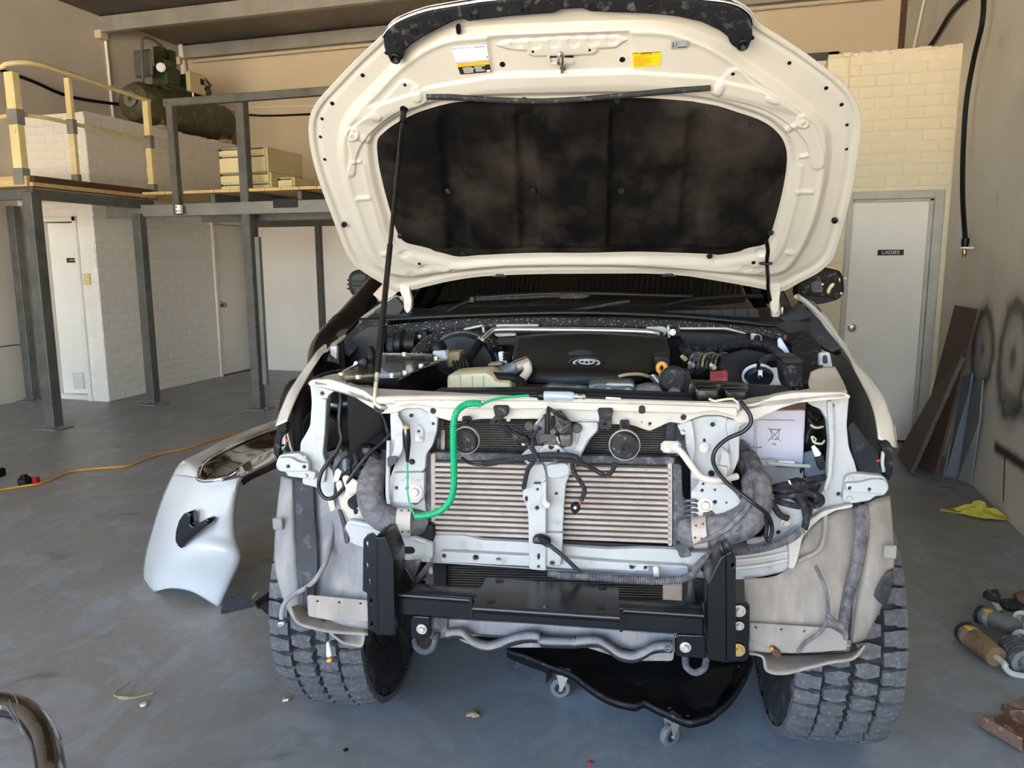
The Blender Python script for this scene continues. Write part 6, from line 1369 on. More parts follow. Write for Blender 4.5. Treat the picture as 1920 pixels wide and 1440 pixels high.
T('dusty_casting', 'hose_dusty', [(1195,728),(1215,722),(1236,726),(1246,740),(1240,750),(1192,746)], .2, .06, r=6); T('dusty_casting', 'hose_dusty', [(1252,738),(1262,728),(1276,732),(1280,742),(1258,746)], .2, .03, r=4)
# injector wiring and pipes
rr = random.Random(31); m = MB()
for i in range(46):
    x, y = rr.uniform(1282, 1352), rr.uniform(652, 700); a = tp(x, y, .5+.25*(700-y)/50); m.box(a, (rr.uniform(.008,.025), .02, rr.uniform(.006,.016)), Matrix.Rotation(rr.uniform(-.6,.6), 3, 'Y'), bev=.002)
obj('fuel_system_block', m, 'loom', truck, kind='stuff')
for i in range(7):
    x = 1292+i*8; tube('injector_pipe', rr.choice(['tank_grey','tan_plastic','cast']), [(x,690,.45),(x+3,672,.5),(x+10,664,.55),(x+22,662+i%3*3,.6)], .004, n=8)
for (x, y, mt) in ((1300,686,'bolt_zinc'),(1340,690,'tank_cream'),(1306,673,'tank_grey'),(1332,676,'booster'),(1318,694,'booster'),(1286,674,'tan_plastic')):
    m = MB(); a = tp(x, y, .44); m.lathe([(0,0),(.007,0),(.008,.007),(.006,.014),(.006,.02),(0,.02)], a, (-.6,-.5,.5), 10); obj('pipe_union', m, mt, truck)
m = MB(); rows = []
for i in range(7):
    r = []
    for j in range(7):
        q = tp(1331+i*5.6, 714-j*2.9, .34+j*.012); r.append(q+Vector((0, 0, .006*noise.noise(Vector((i*.9, j*.9, 3))))))
    rows.append(r)
m.grid(rows); rg_ = obj('pink_rag', m, 'pink_rag', truck, thick=.006)
T('dark_panel', 'black_plastic', [(1352,668),(1400,655),(1440,664),(1420,722),(1360,722),(1346,694)], .6, .02); tube('black_pipe', 'rubber', [(1278,640,.8),(1276,655,.76),(1284,672,.66)], .012)
T('dark_panel', 'black_plastic', [(1275,622),(1400,628),(1408,650),(1290,662),(1278,645)], .85, .02); T('dark_panel', 'black_plastic', [(1430,640),(1452,644),(1456,668),(1432,660)], .85, .02)
def flex(name, pts, r, mat='loom', n=12, amp=.12, step=.006, parent=None, sub=6):
    P = smooth([tp(*p) for p in pts], sub); L = sum((P[i+1]-P[i]).length for i in range(len(P)-1)); k = max(8, int(L/step)*2); Q = resamp(P, k)
    m = MB(); m.tube(Q, [r*(1+amp*(1 if i % 2 else -1)) for i in range(len(Q))], n); return obj(name, m, mat, parent or truck)
flex('wiring_conduit', [(1290,652,.82),(1338,655,.8),(1378,646,.78),(1425,645,.76),(1453,656,.72),(1472,674,.64)], .013, 'loom'); flex('wiring_conduit', [(1424,690,.5),(1432,676,.54),(1446,671,.58),(1460,676,.6)], .012, 'loom')
m = MB(); m.lathe([(0,0),(.036,0),(.04,-.01),(.036,-.02),(0,-.016)][::-1], tp(1424,703,.46), (0,.8,.6), 26); rc = obj('filler_cap', m, 'booster', truck); m = MB(); m.lathe([(.04,0),(.046,0),(.046,-.008),(.04,-.008)], tp(1420,702,.47), (0,.8,.6), 26, True); obj('cap_ring', m, 'tank_white', rc)
tube('cap_lead', 'rubber', [(1422,680,.45),(1423,695,.42),(1426,714,.4)], .006, rc); m = MB(); m.box(tp(1425,700,.41), (.012,.012,.02)); obj('lead_tag', m, 'bolt_zinc', rc)
T('pale_panel', 'tank_white', [(1430,692),(1462,690),(1464,712),(1474,722),(1440,724)], .5, .02)
fb = T('fuse_box', 'black_dusty', [(1466,676),(1500,673),(1506,686),(1506,744),(1484,744),(1472,720)], .3, .1, bev=.006, label='black fuse box beside the battery wing'); T('fuse_lid', 'black_plastic', [(1464,672),(1502,670),(1508,682),(1470,684)], .29, .12, parent=fb); m = MB(); m.lathe([(0,0),(.012,0),(.012,.03),(0,.03)], tp(1493,745,.28), n=12); obj('fuse_foot', m, 'rubber', fb)
cv_ = tsheet('wing_blanket', 'black_dusty', [[(1478,622,.9),(1500,612,.92),(1520,630,.86)], [(1484,650,.74),(1510,640,.76),(1536,655,.7)], [(1496,690,.56),(1520,680,.58),(1544,690,.5)], [(1510,732,.4),(1526,735,.38),(1546,716,.36)]], th=.02)
T('pale_brace', 'tank_white', [(1458,636),(1464,632),(1490,676),(1470,678),(1460,656)], .72, .01); T('rust_clip', 'timber_dark', [(1468,630),(1476,626),(1476,636),(1470,640)], .7, .01)
T('wing_stay', 'chassis', [(1536,662),(1556,660),(1562,690),(1536,688)], .5, .02); T('wing_stay_slot', 'booster', [(1543,666),(1551,666),(1553,682),(1543,682)], .496, .006)
tsheet('inner_panel', 'chassis_cream', [[(1520,700,.36),(1540,692,.38),(1565,690,.4)], [(1516,722,.28),(1545,714,.3),(1580,718,.3)], [(1524,738,.16),(1556,736,.16),(1588,738,.16)]], th=.01)
T('wing_stay', 'chassis', [(618,650),(632,648),(630,690),(645,700),(622,700)], .6, .02)
tsheet('inner_panel', 'chassis_cream', [[(606,705,.4),(630,698,.4),(655,700,.36)], [(586,714,.16),(612,712,.16),(640,716,.16)]], th=.01)
# radiator shroud and the twin black cups
T('radiator_shroud', 'black_plastic', [(802,742),(814,735),(1000,734),(1100,737),(1300,745),(1300,764),(1000,756),(802,756)], .07, .08, bev=.004)
tb = T('intake_cups', 'black_satin', [(1292,720),(1300,716),(1406,722),(1406,740),(1398,757),(1290,755)], .12, .05, label='twin black intake cups on top of the radiator support')
for (x0, x1, y) in ((1302,1351,727), (1358,1404,730)):
    T('cup', 'black_satin', [(x0,y),(x1,y),(x1-2,y+25),(x0+4,y+28)], .05, .06, parent=tb, bev=.008, r=7)
T('inner_tray', 'black_plastic', [(1400,725),(1480,728),(1484,742),(1440,752),(1400,755)], .15, .05)
# ---------------------------------------------------------------- battery
ba = T('battery', 'battery', [(1384,771),(1511,769),(1506,872),(1386,872)], .24, .17, bev=.004, r=3, label='pale lilac-grey battery with crossed-out bin mark')
T('battery_lid', 'timber_dark', [(1455,758),(1512,752),(1512,770),(1450,771)], .25, .15, parent=ba)
for x in (1415.5, 1419.5): T('moulded_rib', 'battery', [(x-.9,786),(x+.9,786),(x+.2,866),(x-1.6,866)], .234, .008, parent=ba, r=0, bev=.001)
bm_ = MB()
def ln_(p, q, w, y=.2372, mb=None):
    a, b = tp(p[0], p[1], y), tp(q[0], q[1], y); (mb or bm_).box((a+b)/2, ((b-a).length, .001, w), Matrix.Rotation(-atan2(b.z-a.z, b.x-a.x), 3, 'Y'))
ln_((1423,787),(1491,788),.0012); ln_((1440,802),(1464,827),.0014); ln_((1465,803),(1440,827),.0014); ln_((1443,805),(1463,806),.002); ln_((1445,806),(1448,822),.001); ln_((1462,807),(1459,822),.001); ln_((1447,823),(1460,823),.001)
M4 = frameM(tp(1452,833,.2372), (1,0,0), (0,0,1)); t2 = text_mb('Pb', .0085, M4); bm_.add(t2.v, t2.f)
for s_, x, y, sz in (('12V 45AH', 1401, 833, .0052), ('MADE IN THAILAND', 1412, 838.5, .0052)): t2 = text_mb(s_, sz, frameM(tp(x, y, .2372), (1,0,0), (0,0,1))); bm_.add(t2.v, t2.f)
m = MB(); m.lathe([(0,0),(.0022,0),(.0022,.0008),(0,.0008)], tp(1455,824,.2372), (0,-1,0), 10); bm_.add(m.v, m.f); obj('printing', bm_, 'battery_ink', ba, sd=0, kind='stuff')
tr_ = T('battery_tray', 'chassis', [(1425,874),(1502,877),(1507,884),(1505,930),(1440,920)], .26, .02, [H(1501.5,883,.1)]); T('tray_hole', 'rubber', [(1499,878),(1505,880),(1504,890),(1500,886)], .258, .004, parent=tr_)
tube('clamp_rod', 'bar_white', [(1440,868,.2),(1480,872,.2),(1519,874,.2)], .005, tr_); T('clamp_lug', 'chassis', [(1424,864),(1430,861),(1440,864),(1446,861),(1456,862),(1457,876),(1424,875)], .21, .01, parent=tr_); T('clamp_label', 'white_board', [(1459,864),(1491,865),(1491,873),(1459,873)], .21, .006, parent=tr_)
T('side_panel', 'chassis_blue', [(1506,850),(1540,840),(1548,880),(1540,910),(1508,892)], .3, .01)
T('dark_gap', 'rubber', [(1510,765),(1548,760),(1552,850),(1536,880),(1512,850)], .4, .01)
for (pts, r_) in (([(1522,770,.25),(1532,785,.2),(1540,800,.2),(1530,815,.22)], .012), ([(1545,775,.24),(1536,795,.18),(1522,812,.2),(1516,832,.25)], .01), ([(1538,805,.2),(1545,825,.22),(1544,860,.25)], .012), ([(1520,785,.22),(1535,800,.17),(1546,790,.2)], .008)): tube('battery_lead', 'rubber', pts, r_)
tube('lead_loop', 'tank_cream', [(1520,797,.16),(1530,802,.15),(1543,800,.16)], .003, n=6); tube('lead_loop', 'tank_cream', [(1522,818,.16),(1526,829,.15),(1540,832,.15),(1546,826,.16)], .003, n=6); tube('lead_loop', 'tank_cream', [(1524,818,.16),(1530,824,.15),(1525,829,.16)], .002, n=6)
T('paper_tag', 'paper', [(1521,838),(1527,834),(1540,850),(1538,855),(1528,857)], .15, .002, r=1); T('black_plug', 'liner_dark', [(1530,858),(1545,852),(1548,880),(1538,884)], .2, .03)
# ---------------------------------------------------------------- wiring
for pts, r_ in (([(1446,916,.08),(1470,910,.05),(1500,904,.05),(1545,895,.1)], .009), ([(1448,930,.06),(1480,930,.03),(1510,926,.03),(1538,930,.06),(1540,944,.06),(1520,945,.05)], .007), ([(1445,935,.06),(1475,945,.04),(1500,950,.03)], .008), ([(1500,915,.03),(1520,925,.02),(1540,940,.03),(1530,950,.04),(1510,938,.04)], .006), ([(1495,925,.03),(1505,945,.02),(1512,970,.02),(1508,992,.02)], .009), ([(1445,915,.07),(1480,920,.04),(1530,908,.06)], .008), ([(1446,940,.04),(1462,965,.02),(1478,972,.02)], .008)): tube('wiring_loom', 'loom', pts, r_)
T('loom_tape', 'black_dusty', [(1480,905),(1500,900),(1520,908),(1512,922),(1486,922)], .015, .03, r=5); T('loom_tag', 'white_board', [(1477,901),(1481,900),(1485,909),(1481,909)], .0, .004)
tube('black_lead', 'cable_black', [(1388,752,-.02),(1398,765,-.03),(1407,780,-.035),(1407,795,-.04),(1392,810,-.04),(1365,822,-.04),(1344,840,-.045),(1337,858,-.045),(1341,876,-.045),(1358,900,-.05),(1385,922,-.06),(1415,945,-.075),(1438,964,-.06),(1447,985,-.05),(1446,1004,-.05),(1440,1014,-.05),(1436,1004,-.05),(1438,985,-.05),(1436,966,-.055)], .0052, label='black lead looping down in front of the battery')
tube('bare_wire', 'tank_cream', [(1330,748,-.0),(1340,752,-.01),(1352,750,-.015),(1368,748,-.015),(1376,748,-.02)], .003, n=8); tube('bare_wire', 'white_plastic', [(1372,747,-.015),(1380,752,-.02),(1384,756,-.02),(1387,753,-.015)], .002, n=6)
tube('black_lead', 'cable_black', [(698,668,.45),(676,684,.36),(650,694,.27),(615,700,.18),(588,711,.1),(596,717,.07),(622,723,.07),(637,733,.07),(639,752,.06),(636,780,.05),(637,805,.05),(640,822,.05),(632,845,.05),(612,870,.05),(600,893,.04),(598,915,.04),(607,932,.04),(622,934,.04),(642,918,.03),(665,885,.02),(690,852,.03),(716,830,.05),(735,812,.06)], .0055, label='black lead looping down the left headlight upright')
for pts, r_, mt in (([(905,868,-.03),(950,864,-.04),(985,858,-.045),(1030,853,-.05),(1075,856,-.05),(1086,866,-.05)], .0075, 'loom'), ([(990,862,-.05),(1040,862,-.055),(1080,866,-.055),(1110,878,-.04),(1135,892,-.04),(1147,884,-.04),(1154,868,-.04)], .006, 'loom'), ([(866,858,-.03),(885,870,-.02),(920,872,-.02),(950,862,-.035)], .0035, 'cable_black'), ([(1000,866,-.055),(990,880,-.055),(985,900,-.05),(982,915,-.035)], .006, 'loom'), ([(1072,866,-.055),(1076,885,-.05),(1088,902,-.045),(1096,920,-.045),(1090,938,-.045)], .006, 'loom'), ([(938,802,-.03),(965,812,-.04),(988,832,-.05),(1002,848,-.055),(1010,864,-.055)], .006, 'loom'), ([(945,800,-.03),(970,822,-.045),(985,832,-.05)], .009, 'black_dusty'), ([(1010,800,-.055),(998,826,-.055),(1004,850,-.055),(1012,866,-.055)], .004, 'loom')): tube('wiring_loom', mt, pts, r_)
T('loom_plug', 'black_dusty', [(975,822),(984,816),(994,826),(990,838),(980,838)], -.06, .02); T('plug_label', 'white_board', [(978,831),(983,832),(984,837),(978,835)], -.062, .003)
T('sensor_plug', 'black_dusty', [(1069,950),(1078,944),(1087,946),(1088,957),(1078,966),(1070,958)], -.05, .02, r=2); T('plug_face', 'tank_white', [(1075,950),(1081,949),(1082,955),(1076,956)], -.053, .003); tube('plug_wire', 'pink_rag', [(1091,934,-.045),(1086,946,-.045)], .003)
T('thermo_sensor', 'black_dusty', [(998,1012),(1004,1008),(1012,1007),(1030,1014),(1032,1024),(1026,1029),(1016,1022),(998,1020)], -.06, .03, bev=.004, r=4); tube('sensor_lead', 'liner_dark', [(1030,1022,-.05),(1055,1042,-.05),(1078,1064,-.04),(1094,1080,-.03),(1100,1086,-.03)], .006)
flex('corrugated_loom', [(1030,1075,-.0),(1060,1080,-.03),(1110,1082,-.04),(1180,1087,-.04),(1250,1089,-.04),(1290,1082,-.045),(1312,1058,-.045),(1335,1040,-.045),(1370,1036,-.045),(1430,1028,-.03),(1478,1012,-.02),(1502,994,.01)], .0095, 'hose_dusty', amp=.14)
flex('corrugated_loom', [(630,892,.1),(630,872,.1),(645,852,.1),(672,845,.1),(700,848,.1),(714,852,.1)], .008, 'hose_dusty', amp=.15)
for pts in ([(640,895,.08),(660,880,.07),(680,870,.06),(700,878,.07)], [(650,905,.08),(668,888,.06),(690,880,.06)], [(655,870,.08),(670,890,.06),(690,905,.06)], [(690,838,.07),(700,850,.05),(712,862,.06)], [(664,850,.07),(668,866,.06),(660,880,.07)]): tube('wiring_loom', 'loom', pts, .0065)
T('dusty_bracket', 'chassis_blue', [(640,862),(664,852),(688,858),(694,880),(660,892),(642,882)], .11, .01); T('paper_tag', 'paper', [(628,884),(633,878),(641,884),(634,903),(625,904)], .05, .002, r=1)
T('plug', 'black_dusty', [(676,838),(700,842),(712,852),(700,858),(680,852)], .05, .03, r=4)
flex('cable_sleeve', [(715,775,.1),(722,790,.08),(728,815,.06)], .004, 'loom')
tube('sensor_hose', 'liner_grey', [(626,960,.12),(622,1010,.06),(612,1050,.0),(595,1082,-.02),(577,1100,-.025),(552,1114,-.02),(536,1128,-.02),(529,1145,-.02),(528,1160,-.02)], .007, n=10)
sl_ = tube('sensor_lead', 'liner_dark', [(577,1100,-.03),(576,1118,-.03),(588,1142,-.03),(604,1162,-.03),(612,1185,-.03),(613,1205,-.03)], .0055); T('lead_plug', 'tank_white', [(611,1205),(616,1204),(622,1232),(611,1234)], -.04, .014, parent=sl_); T('plug_seal', 'orange_cord', [(611,1237),(622,1236),(621,1242),(612,1244)], -.042, .016, parent=sl_)
T('hose_end', 'alu', [(519,1168),(531,1166),(534,1174),(520,1180)], -.02, .012)
tube('liner_wire', 'hose_dusty', [(1528,1060,-.01),(1545,1095,-.03),(1552,1130,-.05),(1550,1160,-.06),(1538,1185,-.075),(1510,1205,-.08),(1497,1222,-.07)], .0042); tube('liner_wire', 'hose_dusty', [(1550,1150,-.06),(1566,1166,-.07),(1584,1180,-.075),(1586,1198,-.07)], .006)
T('loose_plug', 'timber_dark', [(1446,1214),(1458,1218),(1468,1232),(1456,1234),(1446,1226)], -.075, .02); T('loose_plug', 'orange_cord', [(1443,1216),(1450,1214),(1452,1220),(1445,1222)], -.08, .01)

# ---------------------------------------------------------------- circuit tester hanging over the radiator support
pm('green_cable', '#0fa06a', rough=.35); pm('tester_body', '#cfe0f2', rough=.12, trans=.55, ior=1.4)
te = troot('circuit_tester', 'circuit tester with green coiled lead draped over the radiator support', 'tester', tp(1060,742,.02))
def ytube(name, mat, pts, r, **k):
    return tube(name, mat, pts, r, te, **k)
m = MB(); m.spring(smooth([tp(*p) for p in ((779,968,-.09),(800,966,-.09),(825,958,-.09),(842,942,-.09),(850,918,-.09),(851,880,-.09),(850,830,-.09),(851,790,-.09),(858,770,-.085),(872,759,-.075),(888,756,-.07),(902,758,-.065))], 8), .0072, .002, 112, 5, 10); obj('coiled_lead', m, 'green_cable', te)
ytube('lead', 'green_cable', [(902,760,-.06),(912,754,-.055),(930,748,-.04),(960,744,-.02),(994,741,0)], .0032, n=8); ytube('lead', 'green_cable', [(764,868,-.06),(764,900,-.06),(765,930,-.07),(772,955,-.08),(780,968,-.09)], .0024, n=8)
m = MB(); P_ = [tp(x, y, -.06) for x, y in ((762,799),(762,812),(763,830),(764,848),(764,866))]; m.tube(P_, [.009,.0105,.0105,.0065,.004], 14); cl = obj('clip', m, 'black_gloss', te); m = MB(); m.tube([tp(762,797,-.06), tp(762,804,-.06)], .0095, 14); obj('clip_end', m, 'tan_plastic', cl)
def yt2(name, mat, pts, rs, par=None): m = MB(); m.tube([tp(x, y, -.01) for x, y in pts], rs, 18); return obj(name, m, mat, par or te)
for i in range(6): yt2('strain_relief', 'rubber', [(992+i*2.6,741.2),(994+i*2.6,741.2)], [.0045+.0004*i]*2)
yt2('collar', 'rubber', [(1008,741.5),(1010,741.5),(1019,741.8),(1020,741.8)], [.009,.012,.012,.0105])
yt2('handle', 'tester_body', [(1019,741.8),(1021,741.8),(1070,743),(1076,743.2),(1078,743.4)], [.0105,.012,.012,.0095,.006]); yt2('bulb_holder', 'alu', [(1030,742.2),(1060,742.8)], [.004,.004])
yt2('nose', 'chrome', [(1077,743.4),(1082,743.6),(1084,743.7),(1090,743.9),(1092,744),(1098,744.2)], [.007,.009,.006,.006,.0085,.005])
yt2('probe', 'rubber', [(1098,744.4),(1136,746)], [.0035,.0035]); yt2('probe_tip', 'white_plastic', [(1136,746),(1164,747.5)], [.003,.0022])
# ================================================================ things on the floor
def wsheet(name, mat, rows, parent=None, th=.004, su=5, sv=5, **k):
    R = loftrows([[by(*p) for p in r] for r in rows], su, sv); m = MB(); m.grid(R); return obj(name, m, mat, parent, thick=th, sd=50, **k)
def wtube(name, mat, pts, r, parent=None, n=10, sub=6, **k):
    m = MB(); m.tube(smooth([by(*p) for p in pts], sub), r, n); return obj(name, m, mat, parent, **k)
def wplate(name, mat, px, Y, th, parent=None, bev=.003, r=4, **k):
    def cv(pl): return [(lambda q: (q.x, q.z))(by(p[0], p[1], Y)) for p in pl]
    vs, fs = plate_mesh(cv(rnd(px, r) if r else px), [], th, bev); m = MB(); m.add([(p[0], Y+th/2-p[2], p[1]) for p in vs], fs); return obj(name, m, mat, parent, **k)
# ---- front bumper cover standing on the floor, running away behind the car
bp = root('bumper_cover', 'removed white bumper cover standing on the floor left of the car', 'bumper', bz(345, 1110))
Y0 = bz(272, 1106).y
pm('pearl', '#c8c9c8', '#c1c2c0', sc=1, rough=.2, coat=.7)
wsheet('bumper_skin', 'pearl', [
 [(272,1104,Y0+.1),(290,1109,Y0-.0),(322,1103,Y0-.06),(362,1110,Y0-.08),(408,1137,Y0-.05),(412,1132,Y0+.02)],
 [(269,1080,Y0+.12),(290,1082,Y0),(325,1080,Y0-.07),(370,1082,Y0-.09),(426,1096,Y0-.05),(429,1092,Y0+.02)],
 [(272,1045,Y0+.14),(296,1050,Y0-.0),(332,1042,Y0-.1),(382,1030,Y0-.14),(446,1045,Y0-.08),(449,1043,Y0+.02)],
 [(282,1005,Y0+.16),(306,1003,Y0+.03),(342,1000,Y0-.07),(388,998,Y0-.09),(436,1005,Y0-.05),(441,1002,Y0+.04)],
 [(296,958,Y0+.18),(322,956,Y0+.06),(356,955,Y0-.03),(396,956,Y0-.05),(434,965,Y0-.02),(441,960,Y0+.06)],
 [(311,918,Y0+.2),(338,918,Y0+.1),(368,920,Y0+.02),(404,920,Y0+.0),(441,915,Y0+.02),(449,912,Y0+.1)],
 [(324,890,Y0+.24),(348,892,Y0+.15),(374,897,Y0+.07),(408,903,Y0+.04),(447,896,Y0+.06),(456,896,Y0+.12)]], bp)
wsheet('bumper_lip', 'pearl', [
 [(324,891,Y0+.24),(348,895,Y0+.15),(374,899,Y0+.07)],
 [(332,876,Y0+.27),(352,876,Y0+.18),(371,886,Y0+.12)],
 [(345,863,Y0+.32),(362,866,Y0+.24),(377,873,Y0+.2)],
 [(368,852,Y0+.42),(382,856,Y0+.36),(392,860,Y0+.34)],
 [(400,836,Y0+.6),(410,841,Y0+.55),(418,846,Y0+.53)],
 [(440,816,Y0+.95),(448,822,Y0+.9),(456,828,Y0+.88)],
 [(490,797,Y0+1.35),(498,803,Y0+1.3),(505,808,Y0+1.28)],
 [(545,780,Y0+1.75),(550,786,Y0+1.7),(556,792,Y0+1.68)]], bp)
pm('bronze_gloss', '#120e0a', rough=.08, coat=.4)
wsheet('lamp_panel', 'bronze_gloss', [
 [(372,897,Y0+.1),(378,874,Y0+.22),(392,861,Y0+.36),(418,846,Y0+.55),(456,828,Y0+.9),(505,808,Y0+1.3),(556,793,Y0+1.7)],
 [(388,902,Y0+.09),(400,886,Y0+.2),(416,872,Y0+.34),(440,860,Y0+.5),(470,844,Y0+.85),(515,824,Y0+1.2),(560,808,Y0+1.6)],
 [(420,895,Y0+.08),(436,886,Y0+.18),(446,878,Y0+.3),(462,868,Y0+.48),(490,854,Y0+.8),(525,838,Y0+1.15),(565,822,Y0+1.5)]], bp)
wtube('chrome_trim', 'chrome', [(371,893,Y0+.06),(374,899,Y0+.05),(390,902,Y0+.04),(414,898,Y0+.04),(438,888,Y0+.1),(446,880,Y0+.14)], .011, bp, 12)
wtube('chrome_trim', 'chrome', [(371,893,Y0+.1),(378,873,Y0+.2),(392,860,Y0+.33),(418,845,Y0+.52),(456,827,Y0+.87),(505,807,Y0+1.27)], .008, bp, 8)
wsheet('chrome_bar', 'chrome', [[(441,882,Y0+.1),(452,874,Y0+.25),(470,862,Y0+.4),(520,838,Y0+.9)], [(446,890,Y0+.08),(458,884,Y0+.2),(478,872,Y0+.36),(525,850,Y0+.85)], [(452,894,Y0+.1),(466,887,Y0+.22),(486,876,Y0+.38),(530,856,Y0+.87)]], bp)
wsheet('black_underside', 'rubber', [[(452,897,Y0+.12),(470,888,Y0+.24),(490,878,Y0+.4),(530,858,Y0+.9)], [(456,910,Y0+.14),(474,898,Y0+.26),(492,890,Y0+.42),(530,872,Y0+.92)]], bp)
V_ = [(344,963),(353,961),(357,968),(356,984),(361,988),(386,973),(391,975),(391,984),(384,990),(340,1029),(333,1024),(328,1014),(329,996),(335,976)]
wplate('vent_insert', 'black_gloss', V_, Y0-.13, .05, bp, .004, 3); wplate('vent_step', 'black_satin', [(338,1022),(344,1004),(362,992),(386,978),(389,985),(345,1022)], Y0-.145, .02, bp, .003, 2)
# ---- black plastic offcuts beside the tyre
P = [bz(414,1151,.004), bz(420,1128,.02), bz(448,1119,.035), bz(472,1128,.03), bz(470,1138,.006), bz(448,1143,.004)]
m = MB(); m.prism(P, (0,0,.008)); obj('plastic_flap', m, 'liner_dark', label='flat dark plastic flap on the floor below the bumper cover', cat='flap')
t = root('plastic_bracket', 'black plastic bracket lying on the floor against the tyre', 'bracket', bz(500, 1140))
m = MB(); m.prism([bz(478,1128,.03), bz(520,1098,.06), bz(522,1118,.06), bz(484,1138,.01)], (0,0,-.012)); obj('flange', m, 'black_plastic', t)
m = MB(); m.prism([bz(484,1137,.002), bz(519,1128,.05), bz(521,1160,.0), bz(505,1155,.0)], (0,.0,.012)); obj('leg', m, 'black_plastic', t)
m = MB(); m.cyl(bz(474,1122,.03), bz(482,1112,.04), .006, 8); obj('pin', m, 'bolt_zinc', t)
# ---- creeper under the car
OUT = [(952,1222),(985,1232),(1022,1248),(1050,1258),(1075,1268),(1104,1290),(1128,1306),(1152,1317),(1175,1323),(1193,1325),(1208,1319),(1230,1330),(1262,1345),(1292,1356),(1314,1352),(1332,1346),(1352,1330),(1368,1316),(1388,1288),(1402,1262),(1408,1240),(1390,1222),(1340,1205),(1240,1190),(1120,1190),(1020,1196),(965,1205)]
c0 = bz(1200, 1270, .12)
cre = root('creeper', 'black moulded mechanic\'s creeper on castors, half under the car', 'creeper', Vector((c0.x, c0.y, 0)))
top = [bz(x, y, .105) for x, y in smc(OUT, 3)]; m = MB(); ctr = sum(top, Vector())/len(top)
rows = []
for (f, dz) in ((1, -.014), (1.0, 0), (.985, .006), (.95, .004), (.9, -.014), (.8, -.022), (.5, -.025), (.02, -.025)):
    rows.append([ctr+(p-ctr)*f+Vector((0,0,dz)) for p in top+top[:1]])
m.grid(rows); obj('body', m, 'black_plastic', cre, thick=.006, sd=50)
m = MB(); m.tube([p+Vector((0,0,.003)) for p in top], .006, 8, closed=True); obj('rim', m, 'rubber_dusty', cre)
m = MB(); q = [bz(x, y, .115) for x, y in ((1272,1304),(1335,1268),(1378,1262),(1372,1292),(1340,1328),(1316,1336),(1288,1322))]; m.prism(q, (0,0,.03)); obj('head_rest', m, 'black_satin', cre)
m = MB(); q = [bz(x, y, .1) for x, y in ((960,1222),(1010,1234),(1036,1248),(1024,1262),(975,1244),(950,1232))]; m.prism(q, (0,0,-.04)); obj('side_rail', m, 'liner_dark', cre)
pm('caster_grey', '#6a6a69', rough=.5)
def caster(px, py, yaw):
    p = bz(px, py, .0); r = .035; c = p+Vector((0, .02, r)); ax = Vector((cos(yaw), sin(yaw), 0))
    m = MB(); m.lathe([(.012,-.01),(r-.004,-.011),(r,-.007),(r,.007),(r-.004,.011),(.012,.01)], c, ax, 26, True); w = obj('caster', m, 'caster_grey', cre)
    m = MB(); m.lathe([(0,-.012),(.018,-.012),(.022,-.008),(.022,.008),(.018,.012),(0,.012)], c, ax, 20); obj('hub', m, 'rubber_dusty', w)
    fw = Vector((-ax.y, ax.x, 0)); m = MB()
    for s_ in (-1, 1): m.prism([c+ax*(s_*.016)+Vector((0,0,-.006)), c+ax*(s_*.016)+fw*.008, c+ax*(s_*.016)+fw*.03+Vector((0,0,.055)), c+ax*(s_*.016)-fw*.012+Vector((0,0,.055))], ax*.002)
    m.box(c+fw*.01+Vector((0,0,.056)), (.05,.05,.004), Matrix.Rotation(yaw, 3, 'Z')); m.lathe([(0,-.02),(.005,-.02),(.005,.02),(0,.02)], c, ax, 8); obj('fork', m, 'bolt_zinc', w)
caster(1048, 1312, radians(-78)); caster(1254, 1404, radians(-42)); caster(1395, 1275, radians(30))
for (x, y) in ((1008,1240),(1052,1252),(1255,1328),(1290,1342),(1385,1250),(1250,1240)):
    m = MB(); m.lathe([(0,0),(.006,0),(.005,.003),(0,.003)], bz(x, y, .112), n=8); obj('rivet', m, 'rubber_dusty', cre)
# ---- extension cord and its plug
m = MB(); m.tube(smooth([bz(x, y, .008) for x, y in ((-60,932),(0,919),(40,912),(80,905),(130,885),(165,880),(200,877),(240,873),(275,860),(305,850),(340,843),(372,834),(410,822),(450,811),(490,802),(540,790),(600,778))], 6), .007, 8)
obj('extension_cord', m, 'orange_cord', label='orange extension cord snaking across the grey floor on the left', cat='cord')
t = root('power_connector', 'small black and red connector lying beside the orange cord', 'connector', bz(52, 904))
c = bz(46, 902, .03); m = MB(); m.box(c, (.07, .07, .06), Matrix.Rotation(.3, 3, 'Z'), bev=.012); m.box(c+Vector((.0,.0,.035)), (.04,.04,.02), bev=.006); obj('body', m, 'rubber', t)
c = bz(64, 900, .022); m = MB(); m.box(c, (.06, .05, .044), Matrix.Rotation(.3, 3, 'Z'), bev=.008); obj('red_end', m, 'red_plastic', t)
m = MB(); m.box(bz(-2, 886, .03), (.06, .08, .06), bev=.012); obj('black_fitting', m, 'rubber', label='small black fitting on the floor at the edge of the view', cat='fitting')
